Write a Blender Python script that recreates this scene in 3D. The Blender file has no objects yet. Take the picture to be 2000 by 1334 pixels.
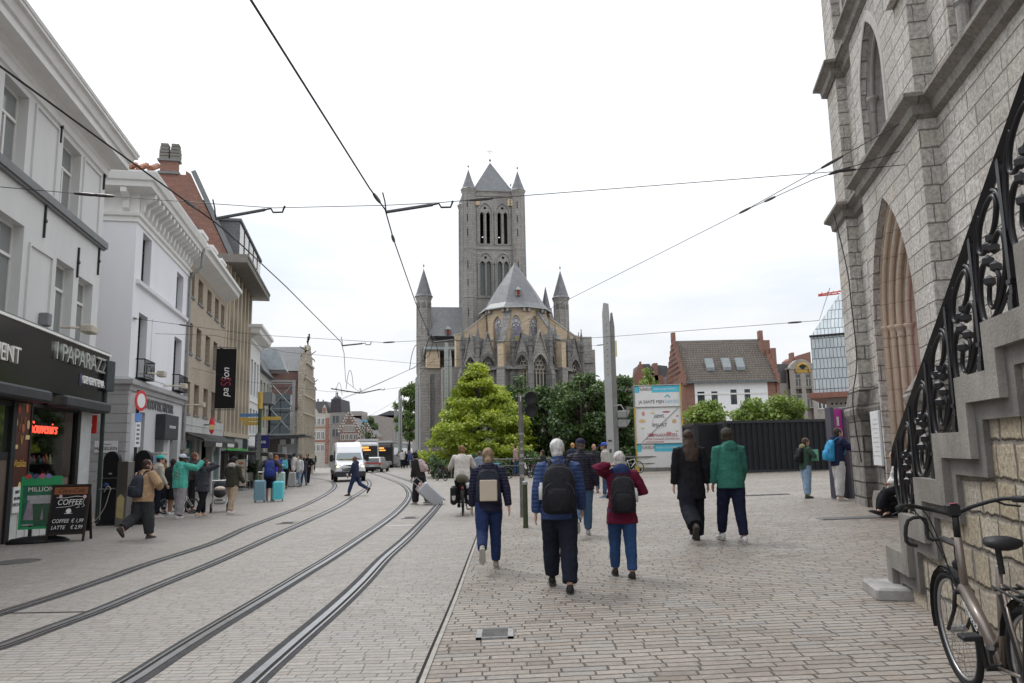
import bpy, bmesh, math, random
from mathutils import Vector as V, Matrix, geometry as mgeo
R = math.radians
rnd = random.Random(7)
C = bpy.context.scene.collection
SC = bpy.context.scene

# ---------------------------------------------------------------- camera, world, sun, exposure
FPX, EYE, CROSS = 1480.0, 1.62, 0.02          # focal length in px of a 2000 px wide frame, eye height, cross fall of the street
PITCH, ROLL = math.atan(213 / 1480), 0.0178
_f = V((0, math.cos(PITCH), math.sin(PITCH))); _r0 = V((1, 0, 0)); _u0 = V((0, -math.sin(PITCH), math.cos(PITCH)))
_r = _r0 * math.cos(ROLL) - _u0 * math.sin(ROLL); _u = _u0 * math.cos(ROLL) + _r0 * math.sin(ROLL)
cam = bpy.data.objects.new('camera', bpy.data.cameras.new('camera')); C.objects.link(cam)
cam.data.sensor_width = 36; cam.data.lens = FPX / 2000 * 36; cam.data.clip_start = .05; cam.data.clip_end = 2000
cam.matrix_world = Matrix(((_r.x, _u.x, -_f.x, 0), (_r.y, _u.y, -_f.y, 0), (_r.z, _u.z, -_f.z, EYE), (0, 0, 0, 1)))
SC.camera = cam
SC.view_settings.view_transform = 'Standard'; SC.view_settings.look = 'None'
SC.view_settings.exposure = 0.0; SC.view_settings.gamma = 1
SC.cycles.use_denoising = True
SC.cycles.max_bounces = 6; SC.cycles.transparent_max_bounces = 8

SUN_EL, SUN_AZ = R(55), R(-35)                # azimuth from straight ahead, negative to the left
W = bpy.data.worlds.new('World'); SC.world = W; W.use_nodes = True
def world():
    nt = W.node_tree; N = nt.nodes; L = nt.links; N.clear()
    out = N.new('ShaderNodeOutputWorld'); bg = N.new('ShaderNodeBackground')
    sky = N.new('ShaderNodeTexSky'); sky.sky_type = 'NISHITA'; sky.sun_disc = False
    sky.sun_elevation = SUN_EL; sky.sun_rotation = SUN_AZ
    tc = N.new('ShaderNodeTexCoord'); mp = N.new('ShaderNodeMapping'); mp.inputs['Scale'].default_value = (1.2, 1.2, 4.5)
    n1 = N.new('ShaderNodeTexNoise'); n1.inputs['Scale'].default_value = 1.7; n1.inputs['Detail'].default_value = 7; n1.inputs['Roughness'].default_value = .55
    cr = N.new('ShaderNodeValToRGB')
    cr.color_ramp.elements[0].position = .36; cr.color_ramp.elements[0].color = (7.6, 8.2, 8.9, 1)
    cr.color_ramp.elements[1].position = .55; cr.color_ramp.elements[1].color = (9.4, 9.55, 9.75, 1)
    sx = N.new('ShaderNodeSeparateXYZ'); mr = N.new('ShaderNodeMapRange')
    mr.inputs['From Min'].default_value = .15; mr.inputs['From Max'].default_value = 1; mr.inputs['To Min'].default_value = 1; mr.inputs['To Max'].default_value = 2.1
    mu = N.new('ShaderNodeVectorMath'); mu.operation = 'SCALE'
    mix = N.new('ShaderNodeMix'); mix.data_type = 'RGBA'; mix.inputs['Factor'].default_value = .96
    L.new(tc.outputs['Generated'], mp.inputs['Vector']); L.new(mp.outputs[0], n1.inputs['Vector']); L.new(n1.outputs['Fac'], cr.inputs[0])
    L.new(tc.outputs['Generated'], sx.inputs[0]); L.new(sx.outputs['Z'], mr.inputs['Value'])
    L.new(cr.outputs[0], mu.inputs[0]); L.new(mr.outputs[0], mu.inputs['Scale'])
    L.new(sky.outputs[0], mix.inputs['A']); L.new(mu.outputs[0], mix.inputs['B'])
    L.new(mix.outputs['Result'], bg.inputs['Color']); bg.inputs['Strength'].default_value = .105
    L.new(bg.outputs[0], out.inputs['Surface'])
world()
sl = bpy.data.lights.new('sun', 'SUN'); sl.energy = 1.5; sl.angle = R(14); sl.color = (1, .97, .93)
sun = bpy.data.objects.new('sun', sl); C.objects.link(sun)
_sd = V((math.sin(SUN_AZ) * math.cos(SUN_EL), math.cos(SUN_AZ) * math.cos(SUN_EL), math.sin(SUN_EL)))
sun.rotation_euler = _sd.to_track_quat('Z', 'Y').to_euler(); sun.location = (0, 0, 60)

# ---------------------------------------------------------------- measuring helpers (photograph pixel -> place in the street)
def ray(px, py): return _r * ((px - 1000) / FPX) + _u * ((667 - py) / FPX) + _f
def gz(x): return CROSS * max(-30, min(30, x))
def G(px, py):
    d = ray(px, py); t = -EYE / (d.z - CROSS * d.x); return V((d.x * t, d.y * t, EYE + d.z * t))
def at(px, py, Y):
    d = ray(px, py); return V((0, 0, EYE)) + d * (Y / d.y)
class Wall:                                   # a vertical plane of the street: frame of a facade
    def __init__(s, o, ang):
        s.o = V((o[0], o[1], 0)); s.a = ang; s.u = V((math.sin(ang), math.cos(ang), 0)); s.n = V((s.u.y, -s.u.x, 0))
        s.rot = math.pi / 2 - ang
    def un(s, px, py):
        d = ray(px, py); t = ((s.o - V((0, 0, EYE))).dot(s.n)) / d.dot(s.n); p = V((0, 0, EYE)) + d * t
        return (p - s.o).dot(s.u), p.z
    def w(s, x, y, z=0):
        c, q = math.cos(s.rot), math.sin(s.rot); return V((s.o.x + x * c - y * q, s.o.y + x * q + y * c, z))
WL = Wall(G(20, 1060), -math.atan(305 / 1480))       # left row of houses (x grows away, +y into the houses)
WR = Wall(G(1655, 975), math.atan(330 / 1480))       # bell tower (+y towards the street)
WS = Wall(G(1784, 1173), math.atan(330 / 1480))      # stair wall

# ---------------------------------------------------------------- mesh building
class MB:
    def __init__(s): s.v = []; s.f = []; s.mi = []; s.sm = []; s.m = 0; s.smooth = False; s.T = None
    def _add(s, vs, fs):
        o = len(s.v)
        if s.T is not None: vs = [s.T @ V(p) for p in vs]
        s.v += [tuple(p) for p in vs]
        for f in fs: s.f.append([i + o for i in f]); s.mi.append(s.m); s.sm.append(s.smooth)
    def poly(s, pts): s._add(pts, [list(range(len(pts)))]); return s
    def box(s, x0, x1, y0, y1, z0, z1):
        s._add([(x0,y0,z0),(x1,y0,z0),(x1,y1,z0),(x0,y1,z0),(x0,y0,z1),(x1,y0,z1),(x1,y1,z1),(x0,y1,z1)],
               [(0,3,2,1),(4,5,6,7),(0,1,5,4),(1,2,6,5),(2,3,7,6),(3,0,4,7)]); return s
    def cbox(s, c, d): return s.box(c[0]-d[0]/2, c[0]+d[0]/2, c[1]-d[1]/2, c[1]+d[1]/2, c[2]-d[2]/2, c[2]+d[2]/2)
    def bbox(s, x0, x1, y0, y1, z0, z1, b=.01):          # chamfered box
        def oc(k, z): return [(x0+k+b,y0+k,z),(x1-k-b,y0+k,z),(x1-k,y0+k+b,z),(x1-k,y1-k-b,z),(x1-k-b,y1-k,z),(x0+k+b,y1-k,z),(x0+k,y1-k-b,z),(x0+k,y0+k+b,z)]
        s.loft([oc(b, z0), oc(0, z0+b), oc(0, z1-b), oc(b, z1)]); return s
    def prism(s, pts, y0, y1, ax='y'):                   # outline in the plane across ax, extruded along it
        def q(p, t): return (p[0], t, p[1]) if ax == 'y' else ((t, p[0], p[1]) if ax == 'x' else (p[0], p[1], t))
        n = len(pts); s._add([q(p, y0) for p in pts] + [q(p, y1) for p in pts],
            [list(range(n)), list(range(2*n-1, n-1, -1))] + [(i, i+n, (i+1) % n + n, (i+1) % n) for i in range(n)]); return s
    def holed(s, outer, holes, y0, y1, reveal=True):     # slab in xz with holes, faces at y0 and y1 plus the reveals of the holes
        loops = [outer] + holes
        for y in (y0, y1):
            if y is None: continue
            tri = mgeo.tessellate_polygon([[V((p[0], p[1], 0)) for p in l] for l in loops])
            flat = [(p[0], y, p[1]) for l in loops for p in l]; s._add(flat, [list(t) for t in tri])
        if y1 is not None or reveal:
            yb = y1 if y1 is not None else y0
            for l in (loops if y1 is not None else holes):
                n = len(l); s._add([(p[0], y0, p[1]) for p in l] + [(p[0], yb, p[1]) for p in l], [(i, (i+1) % n, (i+1) % n + n, i+n) for i in range(n)])
        return s
    def loft(s, rings, cap=True, closed=True):
        n = len(rings[0]); vs = [p for r in rings for p in r]; fs = []
        for k in range(len(rings)-1):
            for i in range(n if closed else n-1): a = k*n+i; b = k*n+(i+1) % n; fs.append((a, b, b+n, a+n))
        if cap and closed: fs.append(list(range(n-1, -1, -1))); fs.append([len(vs)-n+i for i in range(n)])
        s._add(vs, fs); return s
    def tube(s, pts, r, n=8, cap=True, flat=1.0, up=None):
        P = [V(p) for p in pts]; rr = r if isinstance(r, (list, tuple)) else [r]*len(P); rings = []; prev = None
        for i, p in enumerate(P):
            d = (P[min(i+1, len(P)-1)] - P[max(i-1, 0)])
            if d.length < 1e-9: d = V((0, 0, 1))
            d.normalize()
            if prev is None:
                a = V(up) if up else (V((0, 0, 1)) if abs(d.z) < .9 else V((1, 0, 0)))
            else: a = prev
            b = d.cross(a); 
            if b.length < 1e-6: b = d.cross(V((1, .3, 0)))
            b.normalize(); a = b.cross(d); a.normalize(); prev = a
            rings.append([p + (a*math.cos(t)*flat + b*math.sin(t))*rr[i] for t in [2*math.pi*k/n for k in range(n)]])
        s.loft(rings, cap); return s
    def bar(s, a, b, w, h=None):                          # square bar between two points
        return s.tube([a, b], w*.7071, 4, flat=1) if h is None else s.tube([a, b], w*.7071, 4, flat=h/w)
    def lathe(s, prof, n=16, c=(0, 0, 0), cap=True):
        s.loft([[(c[0]+r*math.cos(2*math.pi*k/n), c[1]+r*math.sin(2*math.pi*k/n), c[2]+z) for k in range(n)] for r, z in prof], cap); return s
    def ball(s, c, r, n=12, m=8, rot=None):
        r = (r, r, r) if not isinstance(r, (tuple, list)) else r; c = V(c); rings = []
        for j in range(m+1):
            t = math.pi*(j/m); t = min(max(t, .06), math.pi-.06); rings.append([])
            for k in range(n):
                q = V((r[0]*math.sin(t)*math.cos(2*math.pi*k/n), r[1]*math.sin(t)*math.sin(2*math.pi*k/n), -r[2]*math.cos(t)))
                rings[-1].append(c + (rot @ q if rot else q))
        s.loft(rings); return s
    def disc(s, c, r, axis='y', n=20, t=.01):
        c = V(c)
        def q(a, o): return c + (V((r*math.cos(a), o, r*math.sin(a))) if axis == 'y' else V((o, r*math.cos(a), r*math.sin(a))) if axis == 'x' else V((r*math.cos(a), r*math.sin(a), o)))
        s.loft([[q(2*math.pi*k/n, o) for k in range(n)] for o in (-t/2, t/2)]); return s
    def ring(s, c, R0, r, axis='x', n=32, m=6):
        c = V(c); pts = []
        for k in range(n+1):
            a = 2*math.pi*k/n; pts.append(c + (V((0, R0*math.cos(a), R0*math.sin(a))) if axis == 'x' else V((R0*math.cos(a), 0, R0*math.sin(a)))))
        s.tube(pts, r, m, cap=False, up=(1, 0, 0) if axis == 'x' else (0, 1, 0)); return s
    def mesh(s, name, mats):
        me = bpy.data.meshes.new(name); me.from_pydata(s.v, [], s.f)
        for m in (mats if isinstance(mats, (list, tuple)) else [mats]): me.materials.append(m)
        me.polygons.foreach_set('material_index', s.mi); me.polygons.foreach_set('use_smooth', s.sm)
        bm = bmesh.new(); bm.from_mesh(me); bmesh.ops.recalc_face_normals(bm, faces=bm.faces); bm.to_mesh(me); bm.free()
        me.update(); return me
    def build(s, name, mats, parent=None, loc=None, rz=0):
        o = bpy.data.objects.new(name, s.mesh(name, mats)); C.objects.link(o)
        if parent: o.parent = parent
        if loc is not None: o.location = loc
        if rz: o.rotation_euler.z = rz
        return o
def tag(o, label=None, cat=None, group=None, kind=None):
    if label: o['label'] = label
    if cat: o['category'] = cat
    if group: o['group'] = group
    if kind: o['kind'] = kind
    return o
def thing(name, label, cat, loc=(0, 0, 0), rz=0, group=None):
    o = bpy.data.objects.new(name, None); C.objects.link(o); o.location = loc; o.rotation_euler.z = rz
    return tag(o, label, cat, group)
def copy_tree(o, parent=None):
    c = o.copy(); C.objects.link(c); c.parent = parent
    for ch in o.children: copy_tree(ch, c)
    return c
def text(body, name, size, m, parent, loc, rot=(R(90), 0, 0), ext=.004, align='CENTER', sx=1.0, shear=0, sp=1.0):
    cu = bpy.data.curves.new(name, 'FONT'); cu.body = body; cu.size = size; cu.extrude = ext; cu.align_x = align; cu.align_y = 'CENTER'; cu.shear = shear; cu.space_character = sp
    t = bpy.data.objects.new(name, cu); C.objects.link(t); bpy.context.view_layer.update()
    me = bpy.data.meshes.new_from_object(t.evaluated_get(bpy.context.evaluated_depsgraph_get())); bpy.data.objects.remove(t)
    me.materials.clear(); me.materials.append(m)
    o = bpy.data.objects.new(name, me); C.objects.link(o); o.parent = parent; o.location = loc; o.rotation_euler = rot; o.scale = (sx, 1, 1)
    return o
def spline(pts, k=8):                                     # Catmull-Rom through the points
    P = [V(p) for p in pts]; out = []
    for i in range(len(P)-1):
        a, b, c, d = P[max(i-1, 0)], P[i], P[i+1], P[min(i+2, len(P)-1)]
        for j in range(k):
            t = j/k; out.append(.5*((2*b)+(c-a)*t+(2*a-5*b+4*c-d)*t*t+(3*b-a-3*c+d)*t**3))
    out.append(P[-1]); return out
def arch(x0, x1, z0, zs, n=8, k=1.0):                     # pointed arch outline: sill z0, springing zs, radius k * width
    w = x1-x0; r = w*k; pts = [(x0, z0), (x1, z0)]
    h = math.sqrt(max(r*r-(r-w/2)**2, 1e-6)); 
    for i in range(n+1):
        z = h*i/n; x = math.sqrt(max(r*r-z*z, 0)); pts.append((x1-r+x, zs+z))
    for i in range(n-1, -1, -1):
        z = h*i/n; x = math.sqrt(max(r*r-z*z, 0)); pts.append((x0+r-x, zs+z))
    return pts

# ---------------------------------------------------------------- materials
MC = {}
def _new(name):
    m = bpy.data.materials.new(name); m.use_nodes = True; nt = m.node_tree; return m, nt, nt.nodes, nt.links, nt.nodes['Principled BSDF']
def M(name, col, rough=.7, metal=0, var=.18, scale=3, bump=0, bscale=60, emit=0, streak=0, coat=0, alpha=1):
    if name in MC: return MC[name]
    m, nt, N, L, b = _new(name); col = tuple(col)
    b.inputs['Roughness'].default_value = rough; b.inputs['Metallic'].default_value = metal; b.inputs['Specular IOR Level'].default_value = .22 if rough > .4 else .5
    if coat: b.inputs['Coat Weight'].default_value = coat; b.inputs['Coat Roughness'].default_value = .08
    tc = N.new('ShaderNodeTexCoord'); n1 = N.new('ShaderNodeTexNoise'); n1.inputs['Scale'].default_value = scale; n1.inputs['Detail'].default_value = 6; n1.inputs['Roughness'].default_value = .62
    if streak:
        mp = N.new('ShaderNodeMapping'); mp.inputs['Scale'].default_value = (1, 1, 1/streak); L.new(tc.outputs['Object'], mp.inputs[0]); L.new(mp.outputs[0], n1.inputs[0])
    else: L.new(tc.outputs['Object'], n1.inputs[0])
    cr = N.new('ShaderNodeValToRGB'); e = cr.color_ramp.elements; e[0].position = .3; e[1].position = .68
    e[0].color = tuple(c*(1-var) for c in col)+(1,); e[1].color = tuple(min(c*(1+var*.45), 1) for c in col)+(1,)
    L.new(n1.outputs['Fac'], cr.inputs[0]); L.new(cr.outputs[0], b.inputs['Base Color'])
    if emit: L.new(cr.outputs[0], b.inputs['Emission Color']); b.inputs['Emission Strength'].default_value = emit
    if bump:
        n2 = N.new('ShaderNodeTexNoise'); n2.inputs['Scale'].default_value = bscale; n2.inputs['Detail'].default_value = 4; bp = N.new('ShaderNodeBump'); bp.inputs['Strength'].default_value = bump; bp.inputs['Distance'].default_value = .02
        L.new(tc.outputs['Object'], n2.inputs[0]); L.new(n2.outputs['Fac'], bp.inputs['Height']); L.new(bp.outputs[0], b.inputs['Normal'])
    if alpha < 1: b.inputs['Alpha'].default_value = alpha
    MC[name] = m; return m
def _courses():
    g = bpy.data.node_groups.new('courses', 'ShaderNodeTree'); I = g.interface; N = g.nodes; L = g.links
    for n, t, d in (('U', 'NodeSocketFloat', 0), ('V', 'NodeSocketFloat', 0), ('W', 'NodeSocketFloat', .2), ('H', 'NodeSocketFloat', .1), ('Gap', 'NodeSocketFloat', .01), ('Jit', 'NodeSocketFloat', .3), ('Wob', 'NodeSocketFloat', .01), ('Soft', 'NodeSocketFloat', .006)):
        sck = I.new_socket(n, in_out='INPUT', socket_type=t); sck.default_value = d
    for n, t in (('Stone', 'NodeSocketFloat'), ('Rand', 'NodeSocketFloat'), ('Rand2', 'NodeSocketFloat'), ('Edge', 'NodeSocketFloat')): I.new_socket(n, in_out='OUTPUT', socket_type=t)
    gi = N.new('NodeGroupInput'); go = N.new('NodeGroupOutput')
    def mt(op, a, b=None, c=None):
        n = N.new('ShaderNodeMath'); n.operation = op
        for i, x in enumerate((a, b, c)):
            if x is None: continue
            if isinstance(x, (int, float)): n.inputs[i].default_value = x
            else: L.new(x, n.inputs[i])
        return n.outputs[0]
    def comb(a, b, c=0.0):
        n = N.new('ShaderNodeCombineXYZ')
        for i, x in enumerate((a, b, c)):
            if isinstance(x, (int, float)): n.inputs[i].default_value = x
            else: L.new(x, n.inputs[i])
        return n.outputs[0]
    def noise(vec, sc, det=2):
        n = N.new('ShaderNodeTexNoise'); n.inputs['Scale'].default_value = sc; n.inputs['Detail'].default_value = det; L.new(vec, n.inputs['Vector']); return n.outputs['Fac']
    i = gi.outputs
    wob = mt('MULTIPLY', mt('SUBTRACT', noise(comb(i['U'], i['V']), 2.3, 3), .5), mt('MULTIPLY', i['Wob'], 2))
    wob2 = mt('MULTIPLY', mt('SUBTRACT', noise(comb(i['U'], i['V'], 7.7), 14, 3), .5), i['Wob'])
    v = mt('ADD', mt('ADD', i['V'], wob), wob2)
    row = mt('FLOOR', mt('DIVIDE', v, i['H'])); fv = mt('SUBTRACT', mt('DIVIDE', v, i['H']), row)
    wn = N.new('ShaderNodeTexWhiteNoise'); wn.noise_dimensions = '1D'; L.new(row, wn.inputs['W'])
    u0 = mt('ADD', mt('ADD', mt('DIVIDE', mt('ADD', i['U'], wob2), i['W']), mt('MULTIPLY', wn.outputs['Value'], 7)), mt('MULTIPLY', mt('MODULO', row, 2), .5))
    u = mt('ADD', u0, mt('MULTIPLY', mt('SUBTRACT', noise(comb(mt('MULTIPLY', u0, .55), mt('MULTIPLY', row, 3.7)), 1.0, 1), .5), mt('MULTIPLY', i['Jit'], 4)))
    col = mt('FLOOR', u); fu = mt('SUBTRACT', u, col)
    du = mt('MULTIPLY', mt('MINIMUM', fu, mt('SUBTRACT', 1, fu)), i['W']); dv = mt('MULTIPLY', mt('MINIMUM', fv, mt('SUBTRACT', 1, fv)), i['H'])
    edge = mt('MINIMUM', mt('MULTIPLY', du, 1.5), dv)
    mr = N.new('ShaderNodeMapRange'); mr.interpolation_type = 'SMOOTHSTEP'; L.new(edge, mr.inputs['Value']); L.new(mt('MULTIPLY', i['Gap'], .5), mr.inputs['From Min']); L.new(mt('ADD', mt('MULTIPLY', i['Gap'], .5), i['Soft']), mr.inputs['From Max'])
    w2 = N.new('ShaderNodeTexWhiteNoise'); w2.noise_dimensions = '2D'; L.new(comb(col, row), w2.inputs['Vector'])
    sp = N.new('ShaderNodeSeparateColor'); L.new(w2.outputs['Color'], sp.inputs[0])
    L.new(mr.outputs[0], go.inputs['Stone']); L.new(sp.outputs[0], go.inputs['Rand']); L.new(sp.outputs[1], go.inputs['Rand2']); L.new(edge, go.inputs['Edge'])
    return g
COURSES = _courses()
def masonry(name, cols, gapcol, w, h, gap=.012, jit=.2, wob=.006, soft=.006, rough=.8, bump=.5, dist=.012, grain=.25, gscale=30, plan=False, stain=None, stainamt=.5, stscale=.6, stz=.25, spec=.5, roughvar=0, tilt=0, rot=0):
    """coursed masonry or paving in object coordinates (plan=True lays it flat)"""
    if name in MC: return MC[name]
    m, nt, N, L, b = _new(name); tc = N.new('ShaderNodeTexCoord')
    def mt(op, a, c=None):
        n = N.new('ShaderNodeMath'); n.operation = op
        for i, x in enumerate((a, c)):
            if x is None: continue
            if isinstance(x, (int, float)): n.inputs[i].default_value = x
            else: L.new(x, n.inputs[i])
        return n.outputs[0]
    sx = N.new('ShaderNodeSeparateXYZ'); src = tc.outputs['Object']
    if rot:
        mp = N.new('ShaderNodeMapping'); mp.inputs['Rotation'].default_value = (0, 0, rot); L.new(src, mp.inputs[0]); src = mp.outputs[0]
    L.new(src, sx.inputs[0])
    if plan: u, v = sx.outputs[0], sx.outputs[1]
    else:
        ns = N.new('ShaderNodeSeparateXYZ'); L.new(tc.outputs['Normal'], ns.inputs[0])
        ax = mt('GREATER_THAN', mt('ABSOLUTE', ns.outputs[0]), mt('ABSOLUTE', ns.outputs[1]))
        top = mt('GREATER_THAN', mt('ABSOLUTE', ns.outputs[2]), .75)
        mx = N.new('ShaderNodeMix'); L.new(ax, mx.inputs['Factor']); L.new(sx.outputs[0], mx.inputs['A']); L.new(sx.outputs[1], mx.inputs['B']); u = mx.outputs[0]
        mv = N.new('ShaderNodeMix'); L.new(top, mv.inputs['Factor']); L.new(sx.outputs[2], mv.inputs['A']); L.new(sx.outputs[1], mv.inputs['B']); v = mv.outputs[0]
    g = N.new('ShaderNodeGroup'); g.node_tree = COURSES
    L.new(u, g.inputs['U']); L.new(v, g.inputs['V'])
    for k, x in (('W', w), ('H', h), ('Gap', gap), ('Jit', jit), ('Wob', wob), ('Soft', soft)): g.inputs[k].default_value = x
    cr = N.new('ShaderNodeValToRGB'); cr.color_ramp.interpolation = 'LINEAR'; e = cr.color_ramp.elements
    while len(e) < len(cols): e.new(.5)
    for i, c in enumerate(cols): e[i].position = i/(len(cols)-1); e[i].color = tuple(c)+(1,)
    L.new(g.outputs['Rand'], cr.inputs[0])
    n1 = N.new('ShaderNodeTexNoise'); n1.inputs['Scale'].default_value = gscale; n1.inputs['Detail'].default_value = 8; n1.inputs['Roughness'].default_value = .65; L.new(tc.outputs['Object'], n1.inputs[0])
    gr = N.new('ShaderNodeMapRange'); gr.inputs['From Min'].default_value = .3; gr.inputs['From Max'].default_value = .7; gr.inputs['To Min'].default_value = 1-grain; gr.inputs['To Max'].default_value = 1+grain*.6; L.new(n1.outputs['Fac'], gr.inputs[0])
    sc = N.new('ShaderNodeVectorMath'); sc.operation = 'SCALE'; L.new(cr.outputs[0], sc.inputs[0]); L.new(gr.outputs[0], sc.inputs['Scale']); colr = sc.outputs[0]
    if stain:
        mp = N.new('ShaderNodeMapping'); mp.inputs['Scale'].default_value = (1, 1, stz); L.new(tc.outputs['Object'], mp.inputs[0])
        n2 = N.new('ShaderNodeTexNoise'); n2.inputs['Scale'].default_value = stscale; n2.inputs['Detail'].default_value = 8; n2.inputs['Roughness'].default_value = .6; L.new(mp.outputs[0], n2.inputs[0])
        sr = N.new('ShaderNodeMapRange'); sr.inputs['From Min'].default_value = .47; sr.inputs['From Max'].default_value = .68; sr.inputs['To Max'].default_value = stainamt; L.new(n2.outputs['Fac'], sr.inputs[0])
        mx2 = N.new('ShaderNodeMix'); mx2.data_type = 'RGBA'; L.new(sr.outputs[0], mx2.inputs['Factor']); L.new(colr, mx2.inputs['A']); mx2.inputs['B'].default_value = tuple(stain)+(1,); colr = mx2.outputs['Result']
    mx3 = N.new('ShaderNodeMix'); mx3.data_type = 'RGBA'; L.new(g.outputs['Stone'], mx3.inputs['Factor']); mx3.inputs['A'].default_value = tuple(gapcol)+(1,); L.new(colr, mx3.inputs['B'])
    L.new(mx3.outputs['Result'], b.inputs['Base Color']); b.inputs['Roughness'].default_value = rough; b.inputs['Specular IOR Level'].default_value = spec
    if roughvar:
        rr = N.new('ShaderNodeMapRange'); L.new(g.outputs['Rand2'], rr.inputs[0]); rr.inputs['To Min'].default_value = rough-roughvar; rr.inputs['To Max'].default_value = rough+roughvar*.5; L.new(rr.outputs[0], b.inputs['Roughness'])
    if bump:
        hh = mt('ADD', g.outputs['Stone'], mt('MULTIPLY', n1.outputs['Fac'], .55))
        if tilt: hh = mt('ADD', hh, mt('MULTIPLY', g.outputs['Rand2'], tilt))
        bp = N.new('ShaderNodeBump'); bp.inputs['Strength'].default_value = bump; bp.inputs['Distance'].default_value = dist; L.new(hh, bp.inputs['Height']); L.new(bp.outputs[0], b.inputs['Normal'])
    MC[name] = m; return m
def glass(name='window_glass', col=(.05, .06, .065), rough=.06, spec=.6):
    if name in MC: return MC[name]
    m, nt, N, L, b = _new(name); b.inputs['Base Color'].default_value = tuple(col)+(1,); b.inputs['Roughness'].default_value = rough; b.inputs['Specular IOR Level'].default_value = spec
    tc = N.new('ShaderNodeTexCoord'); n = N.new('ShaderNodeTexNoise'); n.inputs['Scale'].default_value = 1.3; bp = N.new('ShaderNodeBump'); bp.inputs['Strength'].default_value = .08; bp.inputs['Distance'].default_value = .05
    L.new(tc.outputs['Object'], n.inputs[0]); L.new(n.outputs['Fac'], bp.inputs['Height']); L.new(bp.outputs[0], b.inputs['Normal'])
    MC[name] = m; return m
# ================================================================ ground, road, tracks
pav_plaza = masonry('plaza_pavers', [(.19,.155,.128),(.27,.235,.2),(.235,.195,.162),(.31,.268,.228),(.23,.215,.2),(.275,.225,.178)], (.085,.07,.057), .27, .108, gap=.005, jit=.34, wob=.02, soft=.011,  # dark joints, their colour deepened further to paint in shade within the gaps
    rough=.55, bump=.85, dist=.022, grain=.32, gscale=22, plan=True, stain=(.36,.325,.29), stainamt=.5, stscale=.45, stz=1, roughvar=.14, tilt=.5, rot=R(-1.5))
pav_road = masonry('road_pavers', [(.235,.208,.183),(.29,.262,.235),(.262,.238,.218),(.315,.282,.25),(.258,.248,.236)], (.11,.098,.087), .2, .088, gap=.0035, jit=.26, wob=.012, soft=.008,
    rough=.6, bump=.6, dist=.014, grain=.22, gscale=24, plan=True, stain=(.2,.18,.165), stainamt=.5, stscale=.35, stz=1, roughvar=.12, tilt=.2, rot=R(4))
def sheet(name, pts, dz, m):
    mb = MB(); mb.poly([(x, y, gz(x)+dz) for x, y in pts]); return tag(mb.build(name, m), kind='structure')
g = MB()
xs = [-260, -30, -10, 10, 30, 260]; ys = [-30, 10, 40, 90, 200, 700]
for i in range(len(xs)-1):
    for j in range(len(ys)-1):
        g.poly([(xs[i], ys[j], gz(xs[i])), (xs[i+1], ys[j], gz(xs[i+1])), (xs[i+1], ys[j+1], gz(xs[i+1])), (xs[i], ys[j+1], gz(xs[i]))])
tag(g.build('ground', pav_plaza), kind='structure')
edge_px = [(820,1334),(846,1270),(871,1210),(895,1150),(915,1095),(928,1060),(936,1035),(938,1012),(930,990)]
edge = [G(*p) for p in edge_px]; e0 = edge[0] + (edge[0]-edge[1])*3.2
edge = spline([e0] + edge, 4)
road = [(p.x, p.y) for p in edge] + [(-1.4, 30), (-2.6, 42), (-4.2, 56), (-6.6, 80), (-12, 140), (-34, 140), (-29.5, 100), (-19.3, 52), (-13.6, 27), (-11.6, 16), (-9.5, 5), (-7, -6), (2.5, -6)]
rd = MB()
tri = mgeo.tessellate_polygon([[V((x, y, 0)) for x, y in road]])
rd._add([(x, y, gz(x)+.004) for x, y in road], [list(t) for t in tri]); tag(rd.build('road', pav_road), kind='structure')
steel = M('rail_steel', (.34,.34,.35), .3, .85, var=.2, scale=8); asphalt = M('joint_asphalt', (.05,.05,.053), .75, var=.35, scale=9, bump=.5, bscale=120)
groove = M('rail_groove', (.022,.019,.017), .9); conc = M('edge_concrete', (.36,.34,.31), .8, var=.25, scale=6, bump=.3)
def strip(mb, P, a, b, dz):
    L_, R_ = [], []
    for i, p in enumerate(P):
        d = P[min(i+1, len(P)-1)] - P[max(i-1, 0)]; d.z = 0; d.normalize(); n = V((d.y, -d.x, 0))
        q = p + n*a; w = p + n*b; L_.append((q.x, q.y, gz(q.x)+dz)); R_.append((w.x, w.y, gz(w.x)+dz))
    mb.loft([L_, R_], cap=False, closed=False)
mb = MB(); strip(mb, edge, -.004, .034, .009); k = mb.build('kerb_strip', conc); tag(k, kind='structure')
mb = MB(); strip(mb, edge, -.03, -.004, .008); mb2 = mb; tag(mb.build('kerb_joint', groove), kind='structure')
rails_px = [
 [(-160,1250),(0,1199),(105,1166),(211,1130),(292,1101),(416,1061),(485,1030),(561,1001),(602,984),(638,965),(652,954),(653,946),(642,939),(607,933),(560,928)],
 [(-120,1300),(0,1264),(98,1228),(198,1191),(305,1146),(413,1102),(487,1069),(535,1047),(600,1018),(660,990),(690,971),(712,957),(722,946),(714,936),(690,927)],
 [(130,1400),(251,1334),(330,1283),(413,1231),(528,1162),(600,1118),(660,1081),(752,1019),(782,994),(797,975),(799,962),(787,948),(762,937),(724,924),(690,915),(650,906)],
 [(420,1400),(488,1334),(575,1257),(660,1183),(710,1135),(752,1090),(797,1050),(834,1012),(850,994),(857,982),(852,966),(832,953),(800,940),(765,928),(735,919),(700,910)]]
rail_labels = ['outermost tram rail nearest the shop fronts, curving left towards the van', 'second tram rail from the shops, passing under the man crossing the street',
 'tram rail in the middle of the street, with a dark asphalt strip on its left', 'tram rail nearest the plaza, curving under the tilted grey suitcase']
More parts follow.
